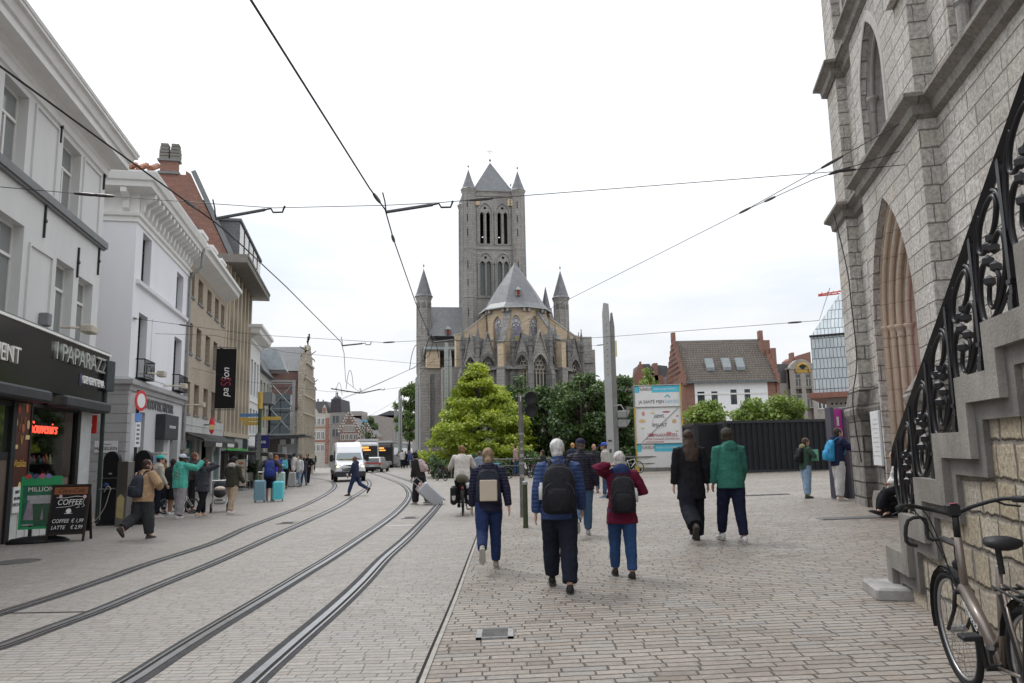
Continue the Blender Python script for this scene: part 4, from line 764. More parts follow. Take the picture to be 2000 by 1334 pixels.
hp('carved_statue', q, ch_buff)
# choir, transept
q = MB(); q.box(-3.1, 4.4, -18, -3.5, 0, 17.3); hp('choir_wall', q, ch_buff); q = MB(); q.prism([(-3.4, 17.3), (4.8, 17.3), (.7, 22.6)], -17.4, -3.5); hp('choir_roof', q, ch_slate)
q = MB(); q.box(-10.0, 10.0, -2.6, 4.5, 0, 17.0); hp('transept_wall', q, ch_grey); q = MB(); q.prism([(-3.0, 16.7), (.9, 21.6), (4.9, 16.7)], -8.8, 8.6, 'x'); hp('transept_roof', q, ch_slate); q = MB(); q.box(-8.6, -4.2, -3.2, -2.5, 16.5, 16.9); hp('gutter', q, ch_void)
for x in (-9.5, 9.5):
    q = MB(); q.loft([[(x+a, -1.5+b, z) for a, b in octo(r)] for r, z in ((1.02, 0), (1.02, 16.9), (1.1, 17), (1.1, 17.15), (1.0, 17.2), (1.0, 21.4), (1.06, 21.5), (1.06, 22), (1.2, 22.3), (1.2, 22.5))]); 
    for k in range(8): a = math.pi/8+k*math.pi/4; q.tube([(x+1.0*math.cos(a), -1.5+1.0*math.sin(a), 12), (x+1.0*math.cos(a), -1.5+1.0*math.sin(a), 21.6)], .09, 5)
    tu = hp('transept_turret', q, ch_grey); q = MB(); q.loft([[(x+a, -1.5+b, z) for a, b in octo(r, 14)] for r, z in ((1.28, 22.5), (1.1, 22.75), (.62, 24.4), (.03, 26.4))]); q.lathe([(.02, 26.3), (.02, 26.7), (.1, 26.8), (.1, 26.95), (.015, 27.1), (.01, 27.6)], 6, (x, -1.5, 0)); q.build('turret_spire', ch_slate, tu)
    q = MB()
    for k in range(8): a = k*math.pi/4; q.T = Matrix.Translation((x, -1.5, 0)) @ Matrix.Rotation(a, 4, 'Z'); q.holed([(-.26, 21.0), (.26, 21.0), (0, 21.85)], [], -1.0, -.96)
    q.build('turret_arcade', ch_dark, tu)
q = MB(); q.lathe([(.7, 0), (.7, 21.3), (.78, 21.4), (.03, 25)], 10, (8.1, 2.5, 0)); hp('rear_turret', q, ch_slate)
def dormer(x, y, z, s):
    q = MB(); q.box(x-s*.4, x+s*.4, y-s*.1, y+s, z, z+s*1.1); d = hp('dormer', q, ch_grey); q = MB(); q.loft([[(x-s*.62, y-s*.3, z+s*1.05), (x+s*.62, y-s*.3, z+s*1.05), (x+s*.5, y+s, z+s*1.2), (x-s*.5, y+s, z+s*1.2)], [(x-.02, y+s*.2, z+s*1.8), (x+.02, y+s*.2, z+s*1.8), (x+.02, y+s*.4, z+s*1.8), (x-.02, y+s*.4, z+s*1.8)]]); q.build('dormer_roof', M('green_lead', (.3,.33,.32), .6), d); q = MB(); q.box(x-s*.27, x+s*.27, y-s*.16, y-s*.1, z+.05, z+s*.98); q.build('shutter', M('red_shutter', (.22,.03,.03), .6), d)
dormer(-6.3, -2.7, 17.1, .72)
# apse
ax, ay = .75, -17.5; A0 = R(-8)
def pol(r, a): return (ax+r*math.sin(a), ay-r*math.cos(a))
ang = [A0+R(36)*(k-3)+R(18) for k in range(6)]; angs = [A0+R(36)*k-R(90) for k in range(6)]
q = MB(); va = [pol(3.75, A0+R(36)*k+R(18)) for k in range(-3, 3)]
for i in range(5):
    p0, p1 = va[i], va[i+1]; q.T = None; d = (V(p1)-V(p0)); L_ = d.length; rot = math.atan2(d.y, d.x)
    q.T = Matrix.Translation((p0[0], p0[1], 0)) @ Matrix.Rotation(rot, 4, 'Z')
    ho = arch(L_/2-.58, L_/2+.58, 12.6, 15.6, 8, 1.0)
    q.holed(rect(0, L_, 0, 17.45), [ho], 0, None, False); n = len(ho); q._add([(p[0], 0, p[1]) for p in ho]+[(p[0], .4, p[1]) for p in ho], [(k, (k+1) % n, (k+1) % n+n, k+n) for k in range(n)])
q.T = None; hp('apse_wall', q, ch_buff)
stain_g = M('stained_glass', (.16,.16,.2), .3, var=.4, scale=2.5); 
for i in range(5):
    p0, p1 = va[i], va[i+1]; d = (V(p1)-V(p0)); L_ = d.length; rot = math.atan2(d.y, d.x); Tm = Matrix.Translation((p0[0], p0[1], 0)) @ Matrix.Rotation(rot, 4, 'Z')
    q = MB(); q.T = Tm; c_ = L_/2; q.m = 0; q.box(c_-.6, c_+.6, .3, .32, 12.6, 13.7); q.m = 1; q.box(c_-.6, c_+.6, .3, .32, 13.7, 14.2); q.m = 2; q.box(c_-.6, c_+.6, .3, .32, 14.2, 15.3); q.m = 3; q.box(c_-.6, c_+.6, .3, .32, 15.3, 16.8)
    w_ = hp('apse_window', q, [M('pane_dark', (.09,.085,.11), .3), M('pane_yellow', (.4,.36,.08), .4), M('pane_violet', (.3,.28,.42), .4, var=.4, scale=3), M('pane_white', (.62,.62,.66), .4)])
    q = MB(); q.T = Tm
    for x in (-.2, .2): q.box(c_+x-.03, c_+x+.03, .22, .3, 12.6, 15.4)
    for x, z, r in ((-.22, 15.5, .2), (.22, 15.5, .2), (0, 16.0, .24), (-.3, 14.7, .17), (0, 14.7, .17), (.3, 14.7, .17)): q.ring((c_+x, .26, z), r, .035, 'y', 10, 4)
    q.build('tracery', ch_grey, w_)
ve = [(4.15, 17.4), (4.2, 17.5), (3.5, 18.15), (2.1, 20.4), (.05, 23.4)]
q = MB(); q.loft([[(pol(r, A0+R(36)*k+R(18))[0], pol(r, A0+R(36)*k+R(18))[1], z) for k in range(10)] for r, z in ve]); q.lathe([(.02, 23.3), (.02, 23.7), (.08, 23.8), (.01, 24)], 6, (ax, ay, 0)); hp('apse_roof', q, ch_slate)
q = MB(); q.loft([[(pol(r, A0+R(36)*k+R(18))[0], pol(r, A0+R(36)*k+R(18))[1], z) for k in range(10)] for r, z in ((4.22, 17.36), (4.28, 17.36), (4.28, 17.48), (4.2, 17.5))], cap=False); hp('apse_gutter', q, M('zinc_pale', (.4,.42,.41), .5))
p_ = pol(2.9, R(0)); dormer(p_[0]-.1, p_[1]-.15, 18.9, .6)
q = MB()
for k in range(-3, 3):
    for da in (-.07, .07): a = A0+R(36)*k+R(18)+da; x, y = pol(3.9, a); q.bbox(x-.12, x+.12, y-.25, y+.2, 16.9, 17.35, .05)
hp('corbel', q, ch_grey)
# flying buttresses
for a, r1, zt, w in ((R(-85), 7.1, 14.6, .62), (R(-22), 7.15, 13.0, .32), (R(38), 7.15, 13.3, .36), (R(93), 7.6, 14.5, .5)):
    q = MB(); q.T = Matrix.Translation((ax, ay, 0)) @ Matrix.Rotation(a-math.pi/2, 4, 'Z')
    pts = [(3.6, 17.1), (r1-.7, zt+.2), (r1, zt+.1), (r1, 0), (r1-1.1, 0), (r1-1.1, zt-2.2)]
    for k in range(5): t = math.pi/2*k/4; pts.append((r1-1.1-1.9*math.sin(t)*1.0, zt-2.2+1.3*(1-math.cos(t))*1.0+.5*math.sin(t)))
    pts += [(3.6, zt-.3)]
    q.prism(pts, -w, w); fb = hp('flying_buttress', q, ch_buff)
    q = MB(); q.T = Matrix.Translation((ax, ay, 0)) @ Matrix.Rotation(a-math.pi/2, 4, 'Z'); q.prism([(3.5, 17.1), (r1-.72, zt+.2), (r1+.08, zt+.02), (r1+.08, zt+.16), (r1-.7, zt+.36), (3.5, 17.3)], -w-.08, w+.08); q.build('coping', ch_dark if w < .5 else M('pale_coping', (.42,.4,.37), .8, var=.2), fb)
    q = MB(); q.T = Matrix.Translation((ax, ay, 0)) @ Matrix.Rotation(a-math.pi/2, 4, 'Z'); q.box(r1-1.2, r1+.12, -w-.1, w+.1, 0, 10.3); q.box(r1-1.25, r1+.18, -w-.14, w+.14, 10.3, 10.45); q.build('pier', ch_grey, fb)
# chapels
def chapel(cx, cy, phi, fac, hgt=14.1, name='chapel'):
    ap = 2.25; wv = 2*ap*math.tan(R(25)); sp = 10.6
    for f in fac:
        a = phi+R(50)*f; Tm = Matrix.Translation((cx, cy, 0)) @ Matrix.Rotation(a, 4, 'Z') @ Matrix.Translation((0, -ap, 0))
        q = MB(); q.T = Tm; hw = wv/2; ho = arch(-.8, .8, 5, 10.3, 9, 1.05)
        q.holed([(-hw, 0), (hw, 0), (hw, sp), (0, hgt), (-hw, sp)], [ho], 0, None, False); n = len(ho); q._add([(p[0], 0, p[1]) for p in ho]+[(p[0], .45, p[1]) for p in ho], [(k, (k+1) % n, (k+1) % n+n, k+n) for k in range(n)])
        c_ = hp('chapel_wall', q, ch_grey)
        q = MB(); q.T = Tm; q.prism([(-hw-.1, sp-.3), (0, hgt+.05), (hw+.1, sp-.3), (hw+.1, sp-.05), (0, hgt+.35), (-hw-.1, sp-.05)], -.2, .12)
        i_ = arch(-.8, .8, 5, 10.3, 9, 1.05); o_ = arch(-1.0, 1.0, 4.9, 10.35, 9, 1.05); q.loft([[(p[0], 0, p[1]) for p in o_], [(p[0], -.12, p[1]) for p in o_], [(p[0], -.12, p[1]) for p in i_], [(p[0], .1, p[1]) for p in i_]], cap=False)
        q.build('gable_coping', ch_dark if f % 2 else ch_grey, c_)
        q = MB(); q.T = Tm; q.poly([(-hw, .1, sp), (0, .1, hgt), (0, 3.4, hgt-.3), (-hw, 1.2, sp)]); q.poly([(hw, .1, sp), (0, .1, hgt), (0, 3.4, hgt-.3), (hw, 1.2, sp)]); q.build('chapel_roof', ch_dark, c_)
        q = MB(); q.T = Tm; q.box(-.85, .85, .4, .44, 5, 12.2); w_ = hp('chapel_window', q, glass('church_glass', (.06,.065,.07), .2, .4))
        q = MB(); q.T = Tm
        for x in (-.4, 0, .4): q.box(x-.05, x+.05, .2, .36, 5, 9.9)
        for x, z, r in ((-.58, 9.9, .2), (-.2, 9.9, .2), (.2, 9.9, .2), (.58, 9.9, .2), (-.4, 10.35, .22), (0, 10.35, .22), (.4, 10.35, .22), (-.2, 10.8, .22), (.2, 10.8, .22), (0, 11.3, .3)): q.ring((x, .28, z), r, .045, 'y', 10, 4)
        q.build('tracery', M('tracery_stone', (.4,.36,.29), .8, var=.2), w_)
    for f in [fac[0]-.5]+[k+.5 for k in fac]:
        a = phi+R(50)*f; x = cx+(ap/math.cos(R(25))+.1)*math.sin(a); y = cy-(ap/math.cos(R(25))+.1)*math.cos(a)
        q = MB(); q.T = Matrix.Translation((x, y, 0)) @ Matrix.Rotation(a, 4, 'Z'); q.box(-.3, .3, -.5, .4, 0, 9.6); q.prism([(-.5, 9.6), (.4, 9.6), (.4, 10.8), (-.1, 10.8)], -.3, .3, 'x'); q.box(-.2, .2, -.2, .2, 10.4, 13.2); q.box(-.27, .27, -.27, .27, 12.6, 12.8); q.box(-.25, .25, -.25, .25, 13.2, 13.4); q.loft([[(x_*r, y_*r, z) for x_, y_ in ((1,1),(-1,1),(-1,-1),(1,-1))] for r, z in ((.22, 13.4), (.015, 15.2))]); q.ball((0, 0, 15.2), .08, 6, 4); hp('pinnacle', q, ch_dark)
chapel(ax+5.0*math.sin(R(12)), ay-5.0*math.cos(R(12)), R(12), [-1, 0, 1])
chapel(ax+5.2*math.sin(R(-52)), ay-5.2*math.cos(R(-52)), R(-45), [-1, 0, 1])
chapel(ax+5.1*math.sin(R(85)), ay-5.1*math.cos(R(85)), R(85), [-1, 0])
q = MB(); q.loft([[(pol(r, R(-100)+R(20)*k)[0], pol(r, R(-100)+R(20)*k)[1], z) for k in range(11)] for r, z in ((6.9, 10.2), (3.7, 12.5))], cap=False, closed=False); q.poly([(pol(6.9, R(-100)+R(20)*k)[0], pol(6.9, R(-100)+R(20)*k)[1], 10.2) for k in range(11)]); hp('ambulatory_roof', q, ch_dark)
q = MB(); q.loft([[(pol(r, R(-100)+R(20)*k)[0], pol(r, R(-100)+R(20)*k)[1], z) for k in range(11)] for r, z in ((6.3, 0), (6.3, 10.4))], cap=False, closed=False); hp('ambulatory_wall', q, ch_grey)
# side blocks
q = MB(); q.box(8.1, 9.75, -17.4, -12, 0, 14.7); q.box(8.0, 9.9, -17.6, -12, 11.6, 11.8); q.box(8.0, 10, -17.8, -12, 0, 9.5); q.box(9.75, 10.7, -15, -11, 0, 13.5); hp('aisle_block', q, ch_grey)
q = MB(); q.box(-9.3, -7.7, -9.5, -3, 11.9, 14.2); hp('buff_block', q, ch_buff); q = MB(); q.prism([(-9.8, 14.3), (-2.6, 15.6), (-2.6, 14.2), (-9.8, 14.1)], -9.6, -5, 'x'); hp('lean_to_roof', q, M('zinc_dark', (.15,.17,.17), .5)); q = MB(); q.box(-7.6, -3.0, -14, -3, 0, 11.5); q.box(-7.3, -5.6, -19.0, -14, 0, 11); hp('aisle_wall', q, ch_grey)
q = MB(); q.box(-10.2, -7.1, -9.2, -2.6, 0, 11.9); q.prism([(-9.9, 0), (-9.9, 3.1), (-9.2, 3.4), (-9.2, 0)], -9.5, -7.0, 'x'); q.box(-9.1, -8.9, -9.6, -9.1, 0, 11.0); q.prism([(-10.2, 11.9), (-7.1, 11.9), (-7.1, 12.0), (-10.2, 12.05)], -9.3, -2.6); hp('corner_buttress', q, ch_grey)
q = MB(); q.box(-8.85, -8.4, -9.32, -9.15, .2, 11.2); hp('dark_recess', q, ch_dark)
# ================================================================ houses further off, hall, site boxes
def zat(py, Y, px=700): return at(px, py, Y).z
def xat(px, Y, py=850): return at(px, py, Y).x
def FB(px, Y, name, label, cat='house', group=None, ang=90):
    w = Wall((xat(px, Y), Y), R(ang)); return Bld(w, 0, name, label, cat, group)
def frontwin(b, x0, x1, zs, n, y=0, fm=None, gm=None, w=.55, tr=True):
    for z0, z1 in zs:
        for k in range(n):
            c_ = x0+(x1-x0)*(k+.5)/n; hw = (x1-x0)/n*w/2; q = MB(); q.box(c_-hw-.1, c_+hw+.1, y-.06, y+.0, z0-.12, z1+.12); o = b.part('window', q, fm or trim_white)
            q = MB(); q.box(c_-hw, c_-.05, y-.09, y-.06, z0, z1); q.box(c_+.05, c_+hw, y-.09, y-.06, z0, z1); q.build('pane', gm or win_glass, o)
def stepped(x0, x1, z0, zt, n, sw=.5):                    # outline of a stepped gable
    pts = [(x0, -2), (x1, -2), (x1, z0)]; c_ = (x0+x1)/2; half = (x1-x0)/2
    for k in range(n): pts += [(x1-half*k/(n+sw), z0+(zt-z0)*(k+1)/(n+1)), (x1-half*(k+1)/(n+sw), z0+(zt-z0)*(k+1)/(n+1))]
    pts += [(c_+half*.5/(n+sw), zt), (c_-half*.5/(n+sw), zt)]
    for k in range(n-1, -1, -1): pts += [(x0+half*(k+1)/(n+sw), z0+(zt-z0)*(k+1)/(n+1)), (x0+half*k/(n+sw), z0+(zt-z0)*(k+1)/(n+1))]
    pts.append((x0, z0)); return [p for i, p in enumerate(pts) if i == 0 or p != pts[i-1]]
old_stone = masonry('old_tan_stone', [(.36,.31,.25),(.45,.395,.32),(.4,.35,.28)], (.22,.19,.15), .5, .28, gap=.02, jit=.3, wob=.01, bump=.4, dist=.02, grain=.35, gscale=6, stain=(.2,.17,.14), stainamt=.5, stscale=.8)
rough_stone = masonry('rough_brown_stone', [(.26,.22,.17),(.34,.29,.23),(.3,.25,.19),(.22,.19,.16)], (.14,.12,.1), .34, .2, gap=.03, jit=.4, wob=.03, bump=.6, dist=.03, grain=.4, gscale=6)
copper = M('brown_copper', (.1,.055,.045), .6, .1, var=.25, scale=.7, streak=3); bronze = M('bronze', (.03,.032,.028), .5, .5, var=.3)
# guild house with dancing bronze figures
mw = Wall((xat(590, 75), 75), R(-7.6)); Gh = Bld(mw, 0, 'guild_house', 'old stone guild house with stepped gable and bronze figures along its edge', 'house')
zt = zat(672, 78, 600)
q = MB(); q.prism(stepped(0, 9, 9.0, zt, 3, .9), -.0, .5); Gh.part('gable_wall', q, old_stone)
q = MB()
for z in (1.2, 3.4, 5.6, 7.4, 9.2, 10.8): 
    h = 4.5*(1-max(0, z-8)/7); q.box(4.5-h, 4.5+h, -.18, 0, z, z+.16)
for k in range(10): x = .2+k*.95; q.box(x-.09, x+.09, -.14, 0, .2, 9.2 if .5 < x < 8.5 else 8.8)
Gh.part('stone_ribs', q, M('pale_rib', (.5,.44,.35), .8, var=.2))
for z0, z1 in ((1.6, 3.2), (3.7, 5.4), (5.9, 7.2), (7.7, 9.0)):
    for k in range(9):
        x = .3+k*.95; q = MB(); q.box(x+.12, x+.74, -.03, .0, z0, z1); Gh.part('window', q, win_glass)
q = MB(); q.box(0, 9, .5, 11, -1, 6.2); Gh.part('side_wall', q, rough_stone)
q = MB(); q.prism([(-.15, 6.0), (-.15, 6.2), (1.6, 10.0), (7.4, 10.0), (9.1, 6.2)], .45, 11); Gh.part('mansard', q, copper)
q = MB(); q.prism([(1.5, 10), (4.5, zt-.1), (7.5, 10)], .45, 6.5); Gh.part('roof', q, slate)
q = MB(); q.poly([(.9, 2.6, 9.9), (.9, 6.4, 9.9), (1.1, 4.4, zt-.6)]); q.poly([(.9, 2.6, 9.9), (1.1, 4.4, zt-.6), (4.5, 4.4, zt-.6), (4.5, 2.6, 9.9)]); q.poly([(.9, 6.4, 9.9), (1.1, 4.4, zt-.6), (4.5, 4.4, zt-.6), (4.5, 6.4, 9.9)]); Gh.part('side_dormer', q, M('dormer_wood', (.2,.14,.09), .7))
def figure(x, y, z, flip, lbl):
    t = thing('bronze_statue', lbl, 'statue', mw.w(x, y, z), mw.rot + flip, 'bronze dancers on the guild house gable'); t.scale = (.62, .8, .68); q = MB(); q.smooth = True
    q.tube([(0, 0, 0), (0, .05, .5), (0, 0, .95)], [.07, .1, .13], 7); q.tube([(0, 0, .95), (0, -.08, 1.5)], [.16, .2], 7); q.ball((0, -.1, 1.78), .14, 8, 6); q.tube([(0, 0, .95), (.5, .2, .75), (.75, .1, .35)], [.11, .09, .06], 6); q.tube([(0, -.08, 1.45), (.55, -.1, 1.75), (.95, -.05, 2.05)], [.08, .07, .05], 6); q.tube([(0, -.08, 1.45), (-.45, -.2, 1.3), (-.55, -.1, 1.7)], [.08, .07, .05], 6); q.build('figure', bronze, t)
for x, z, f, lb in ((4.5, zt, 0, 'bronze dancing figure on the very top of the stepped gable'), (2.6, 11.3, R(90), 'bronze figure leaning out with arms spread below the top one'), (6.6, 11.3, R(-90), 'bronze figure on the far upper step of the gable'), (.7, 8.4, R(90), 'bronze figure crouching on the near lower step of the gable'), (8.6, 8.4, R(-90), 'bronze figure on the far lower step of the gable')): figure(x, .2, z, f, lb)
# glass and steel building beside it
gw = Wall((xat(526, 66), 66), R(78)); Gl = Bld(gw, 0, 'glass_annex', 'modern glass annex in a steel cross braced frame beside the guild house', 'building')
w_ = 1.95; zt2 = zat(742, 66, 545)
q = MB(); q.box(0, w_-.3, .6, 6, 3.2, zt2-1.2); Gl.part('glass_box', q, glass('annex_glass', (.16,.2,.225), .12, .6)); q = MB(); q.box(-2.5, w_-.1, .8, 6, -1, 3.2); Gl.part('dark_base', q, M('annex_base', (.07,.06,.055), .7))
galv = M('galvanised', (.34,.35,.36), .45, .5, var=.2)
q = MB(); q.box(w_-.12, w_+.12, -.1, .15, 0, zt2); q.box(-.1, w_, -.05, .08, zt2-.15, zt2)
for z0, z1 in ((3.4, 5.6), (5.6, 7.8)): q.bar((0, 0, z0), (w_, 0, z1), .08); q.bar((0, 0, z1), (w_, 0, z0), .08); q.box(0, w_, -.03, .05, z1-.04, z1+.04)
q.box(-.1, w_, -.05, .08, 3.3, 3.42); Gl.part('steel_frame', q, galv)
q = MB()
for k in range(5): q.box(0, w_-.3, .57, .6, 3.2+k*1.05, 3.25+k*1.05)
q.box(.8, .84, .57, .6, 3.2, zt2-1.2); Gl.part('glazing_bar', q, dark_frame)
q = MB(); q.prism([(-1.2, zat(720, 68)), (1.1, zat(720, 68)), (.6, zat(690, 68)), (.2, zat(680, 68)), (-1.2, zat(682, 68))], 1.6, 5); Gl.part('glass_roof', q, M('pale_glass_roof', (.4,.45,.48), .25, .2))
# houses at the far end
brickw = masonry('far_red_brick', [(.3,.12,.08),(.38,.16,.11)], (.4,.3,.25), .5, .3, gap=.05, bump=0, grain=.3, gscale=2); brickd = masonry('far_brown_brick', [(.17,.1,.085),(.22,.135,.115)], (.24,.19,.17), .6, .3, gap=.06, bump=0, grain=.3, gscale=2)
Y = 128; m_ = Y/1480
b = FB(609, Y, 'banded_house', 'white and red banded brick house with small ornate gables at the street end', 'house'); w_ = 35*m_
q = MB(); q.box(0, w_, 0, 8, -1, zat(806, Y)); q.prism([(.2, zat(806, Y)), (.1, zat(800, Y)), (.6, zat(797, Y)), (1, zat(806, Y))], 0, .4); q.prism([(1.7, zat(806, Y)), (1.7, zat(796, Y)), (2.0, zat(789, Y)), (2.3, zat(796, Y)), (2.5, zat(806, Y))], 0, .5); b.part('wall', q, M('far_white', (.5,.47,.43), .8, var=.15))
q = MB(); q.box(w_*.75, w_*.95, -.05, 0, 0, zat(815, Y)); q.box(0, w_, -.04, 0, zat(835, Y), zat(832, Y)); q.box(0, w_, -.04, 0, zat(862, Y), zat(858, Y)); q.box(1.75, 2.25, -.05, 0, zat(806, Y), zat(795, Y)); b.part('brick_band', q, brickw)
frontwin(b, .1, w_*.72, [(zat(828, Y), zat(816, Y)), (zat(856, Y), zat(842, Y)), (zat(879, Y), zat(868, Y))], 3, fm=trim_white)
q = MB(); q.prism([(-.2, zat(806, Y)), (0, zat(782, Y)), (w_*.7, zat(782, Y)), (w_+.1, zat(806, Y))], 1, 7); q.box(.3, .5, 2, 2.2, zat(785, Y), zat(776, Y)); q.box(1.2, 1.4, 2, 2.2, zat(785, Y), zat(778, Y)); b.part('roof', q, slate)
b = FB(644, Y-2, 'grey_mansion', 'grey stone mansion with dark roof behind the white van', 'house'); q = MB(); q.box(0, 22*m_, 0, 8, -1, zat(805, Y)); b.part('wall', q, M('far_grey', (.27,.25,.235), .8, var=.25)); q = MB(); q.prism([(0, zat(806, Y)), (.15, zat(780, Y)), (1.7, zat(780, Y)), (1.9, zat(806, Y))], 0, 7); b.part('roof', q, M('far_slate', (.06,.055,.065), .6)); frontwin(b, 0, 1.9, [(zat(826, Y), zat(812, Y)), (zat(852, Y), zat(838, Y))], 1, fm=M('far_frame', (.35,.33,.31), .8))
q = MB(); q.lathe([(.1, 0), (.7, .1), (.65, .4), (.2, .7), (.1, .9), (.2, 1.1), (.02, 1.3)], 8, (.9, 1, zat(781, Y))); b.part('cupola', q, slate)
def gable_house(px0, px1, Y, py0, pyt, n, rows, lb, win=4):
    b = FB(px0, Y, 'gabled_house', lb, 'house', 'brick step gabled houses at the end of the street'); w_ = (px1-px0)*Y/1480; q = MB(); q.prism(stepped(0, w_, zat(py0, Y), zat(pyt, Y), n), 0, .6); b.part('wall', q, brickd)
    q = MB(); o_ = stepped(0, w_, zat(py0, Y), zat(pyt, Y), n)
    for x, z in o_:
        if z > 0: q.box(x-.18, x+.18, -.04, .64, z-.12, z+.12)
    b.part('gable_cap', q, M('far_stone_cap', (.55,.5,.45), .8)); q = MB(); q.prism([(0, zat(py0, Y)), (w_/2, zat(pyt, Y)-.6), (w_, zat(py0, Y))], .6, 9); b.part('roof', q, slate); q = MB(); q.box(0, w_, .6, 9, -1, zat(py0, Y)); b.part('side_wall', q, brickd)
    for ya, yb, f in rows: frontwin(b, w_*(.5-f/2), w_*(.5+f/2), [(zat(yb, Y), zat(ya, Y))], win, fm=M('far_stone_cap', (.55,.5,.45), .8), w=.62)
gable_house(662, 701, 124, 842, 806, 6, [(831, 842, .6), (848, 858, .85)], 'larger brown step gabled brick house at the end of the street', 4)
gable_house(701, 729, 124, 852, 828, 5, [(840, 846, .25), (850, 858, .8)], 'smaller brown step gabled brick house beside the larger one', 3)
b = FB(716, 150, 'far_flats', 'pale flats with blue roof sheeting above the gabled houses', 'building'); q = MB(); q.box(-6, 9, 0, 8, -1, zat(812, 150)); q.box(-5.5, -1, 0, 6, -1, zat(803, 150)); b.part('wall', q, M('far_flat_wall', (.33,.3,.28), .8, var=.3)); q = MB(); q.prism([(-3, zat(834, 150)), (-3, zat(822, 150)), (1.5, zat(822, 150)), (1.5, zat(834, 150))], -3, -2.8); b.part('blue_sheeting', q, M('blue_sheet', (.16,.36,.6), .5))
q = MB(); q.prism([(2, zat(812, 150)), (4.5, zat(803, 150)), (8.6, zat(806, 150)), (9.5, zat(825, 150))], 0, 6); b.part('roof', q, slate)
for px, Y_, py, wpx, lb in ((744, 165, 838, 28, 'pale cream house with dark mansard roof at the far right end of the street'), (742, 190, 826, 40, 'distant beige building rising behind the cream house')):
    b = FB(px, Y_, 'far_house', lb); m2 = Y_/1480; q = MB(); q.box(0, wpx*m2, 0, 8, -1, zat(py+14, Y_)); b.part('wall', q, M('far_cream', (.45,.41,.35), .8, var=.2)); q = MB(); q.prism([(0, zat(py+14, Y_)), (.4, zat(py, Y_)), (wpx*m2-.4, zat(py, Y_)), (wpx*m2, zat(py+14, Y_))], 0, 6); b.part('roof', q, slate); frontwin(b, .3, wpx*m2-.3, [(zat(py+30, Y_), zat(py+20, Y_))], 3)
b = FB(560, 160, 'street_end_row', 'row of dim brick houses closing the street behind the market stalls', 'building'); q = MB(); q.box(0, 30, 0, 8, -1, zat(845, 160)); b.part('wall', q, brickd)

# ---- right-hand side behind the site boxes
Y = 78; m_ = Y/1480; tile_dark = masonry('dark_roof_tiles', [(.085,.068,.055),(.12,.098,.08),(.1,.08,.066),(.13,.105,.085)], (.045,.036,.03), .3, .26, gap=.03, jit=.05, soft=.04, bump=.7, dist=.05, grain=.3, gscale=5, stain=(.15,.13,.1), stainamt=.4, stscale=.5)
def xr(px, py=760, Y=Y): return at(px, py, Y).x
b = FB(1344, Y, 'white_house', 'white house with steep dark tiled roof, stepped brick gables and three skylights', 'house', ang=92); x0 = 0; x1 = xr(1518)-xr(1344); ze = zat(745, Y, 1430); zr_ = zat(664, Y+5, 1430)
q = MB(); wl = [(xr(a)-xr(1344), xr(c)-xr(1344), zat(bz, Y, 1430), zat(tz, Y, 1430)) for a, c, bz, tz in ((1366, 1380, 791, 764), (1393, 1405, 790, 764), (1430, 1442, 790, 761), (1457, 1468, 790, 761))]
xa, xb = xr(1361)-xr(1344), xr(1502)-xr(1344)
wallf(q, rect(xa, xb, -1, ze), [rect(*w) for w in wl], 0, .2); b.part('wall', q, M('bright_white_wall', (.78,.78,.79), .8, var=.05))
q = MB(); q.box(x0, xa, 0, .4, -1, ze); q.box(xb, x1, 0, .4, -1, ze); b.part('brick_corner', q, brick_red); q = MB(); q.box(xa, xb, -.06, 0, ze-1.35, ze-1.2); b.part('string_course', q, trim_white)
for w in wl: window(b, *w, .1, dark_frame, win_glass, fr=.06)
q = MB(); q.poly([(x0-.1, -.35, ze), (x1+.1, -.35, ze), (x1+.1, 5, zr_), (x0-.1, 5, zr_)]); q.poly([(x0-.1, 10.3, ze), (x1+.1, 10.3, ze), (x1+.1, 5, zr_), (x0-.1, 5, zr_)]); b.part('roof', q, tile_dark); q = MB(); q.box(x0-.1, x1+.1, -.5, -.3, ze-.15, ze+.03); b.part('gutter', q, M('zinc_gutter', (.14,.16,.17), .5))
for px in (1398, 1431, 1458):
    x = xr(px)-xr(1344); k = .42; y = -.35+5.35*k*.7; z = ze+(zr_-ze)*k*.7; q = MB(); q.prism([(y-.35, z-.25), (y+.5, z+.85), (y+.5, z+1.15), (y-.35, z+.1)], x-.42, x+.42, 'x'); d = b.part('skylight', q, M('skylight_frame', (.25,.27,.28), .5)); q = MB(); q.poly([(x-.32, y-.28, z+.16), (x+.32, y-.28, z+.16), (x+.32, y+.4, z+1.08), (x-.32, y+.4, z+1.08)]); q.build('pane', M('skylight_glass', (.2,.24,.245), .3), d)
for xg, nm in ((x0-.3, 'gable'), (x1+.05, 'gable')):
    pts = []; n = 9
    q = MB()
    for k in range(n): y0 = -.5+5.5*k/n; z = ze+(zr_-ze)*(k+.9)/n+.25; q.box(xg, xg+.3, y0, 10.6-(y0+.6), ze-.3 if k == 0 else z-(zr_-ze)/n-.3, z)
    q.box(xg-.05, xg+.35, 4.6, 5.4, zr_, zr_+.9); q.box(xg, xg+.3, -.1, 10, -1, ze); q.prism([(0, ze-.2), (5, zr_), (10, ze-.2)], xg+.02, xg+.28, 'x'); b.part(nm, q, brick_red)
q = MB(); q.box(x1-.3, x1+.6, 3, 4.5, zr_-2.6, zr_-.4); q.box(x1+.4, x1+.9, 2, 3, zr_-3.5, zr_-1.4); b.part('chimney', q, brick_red)
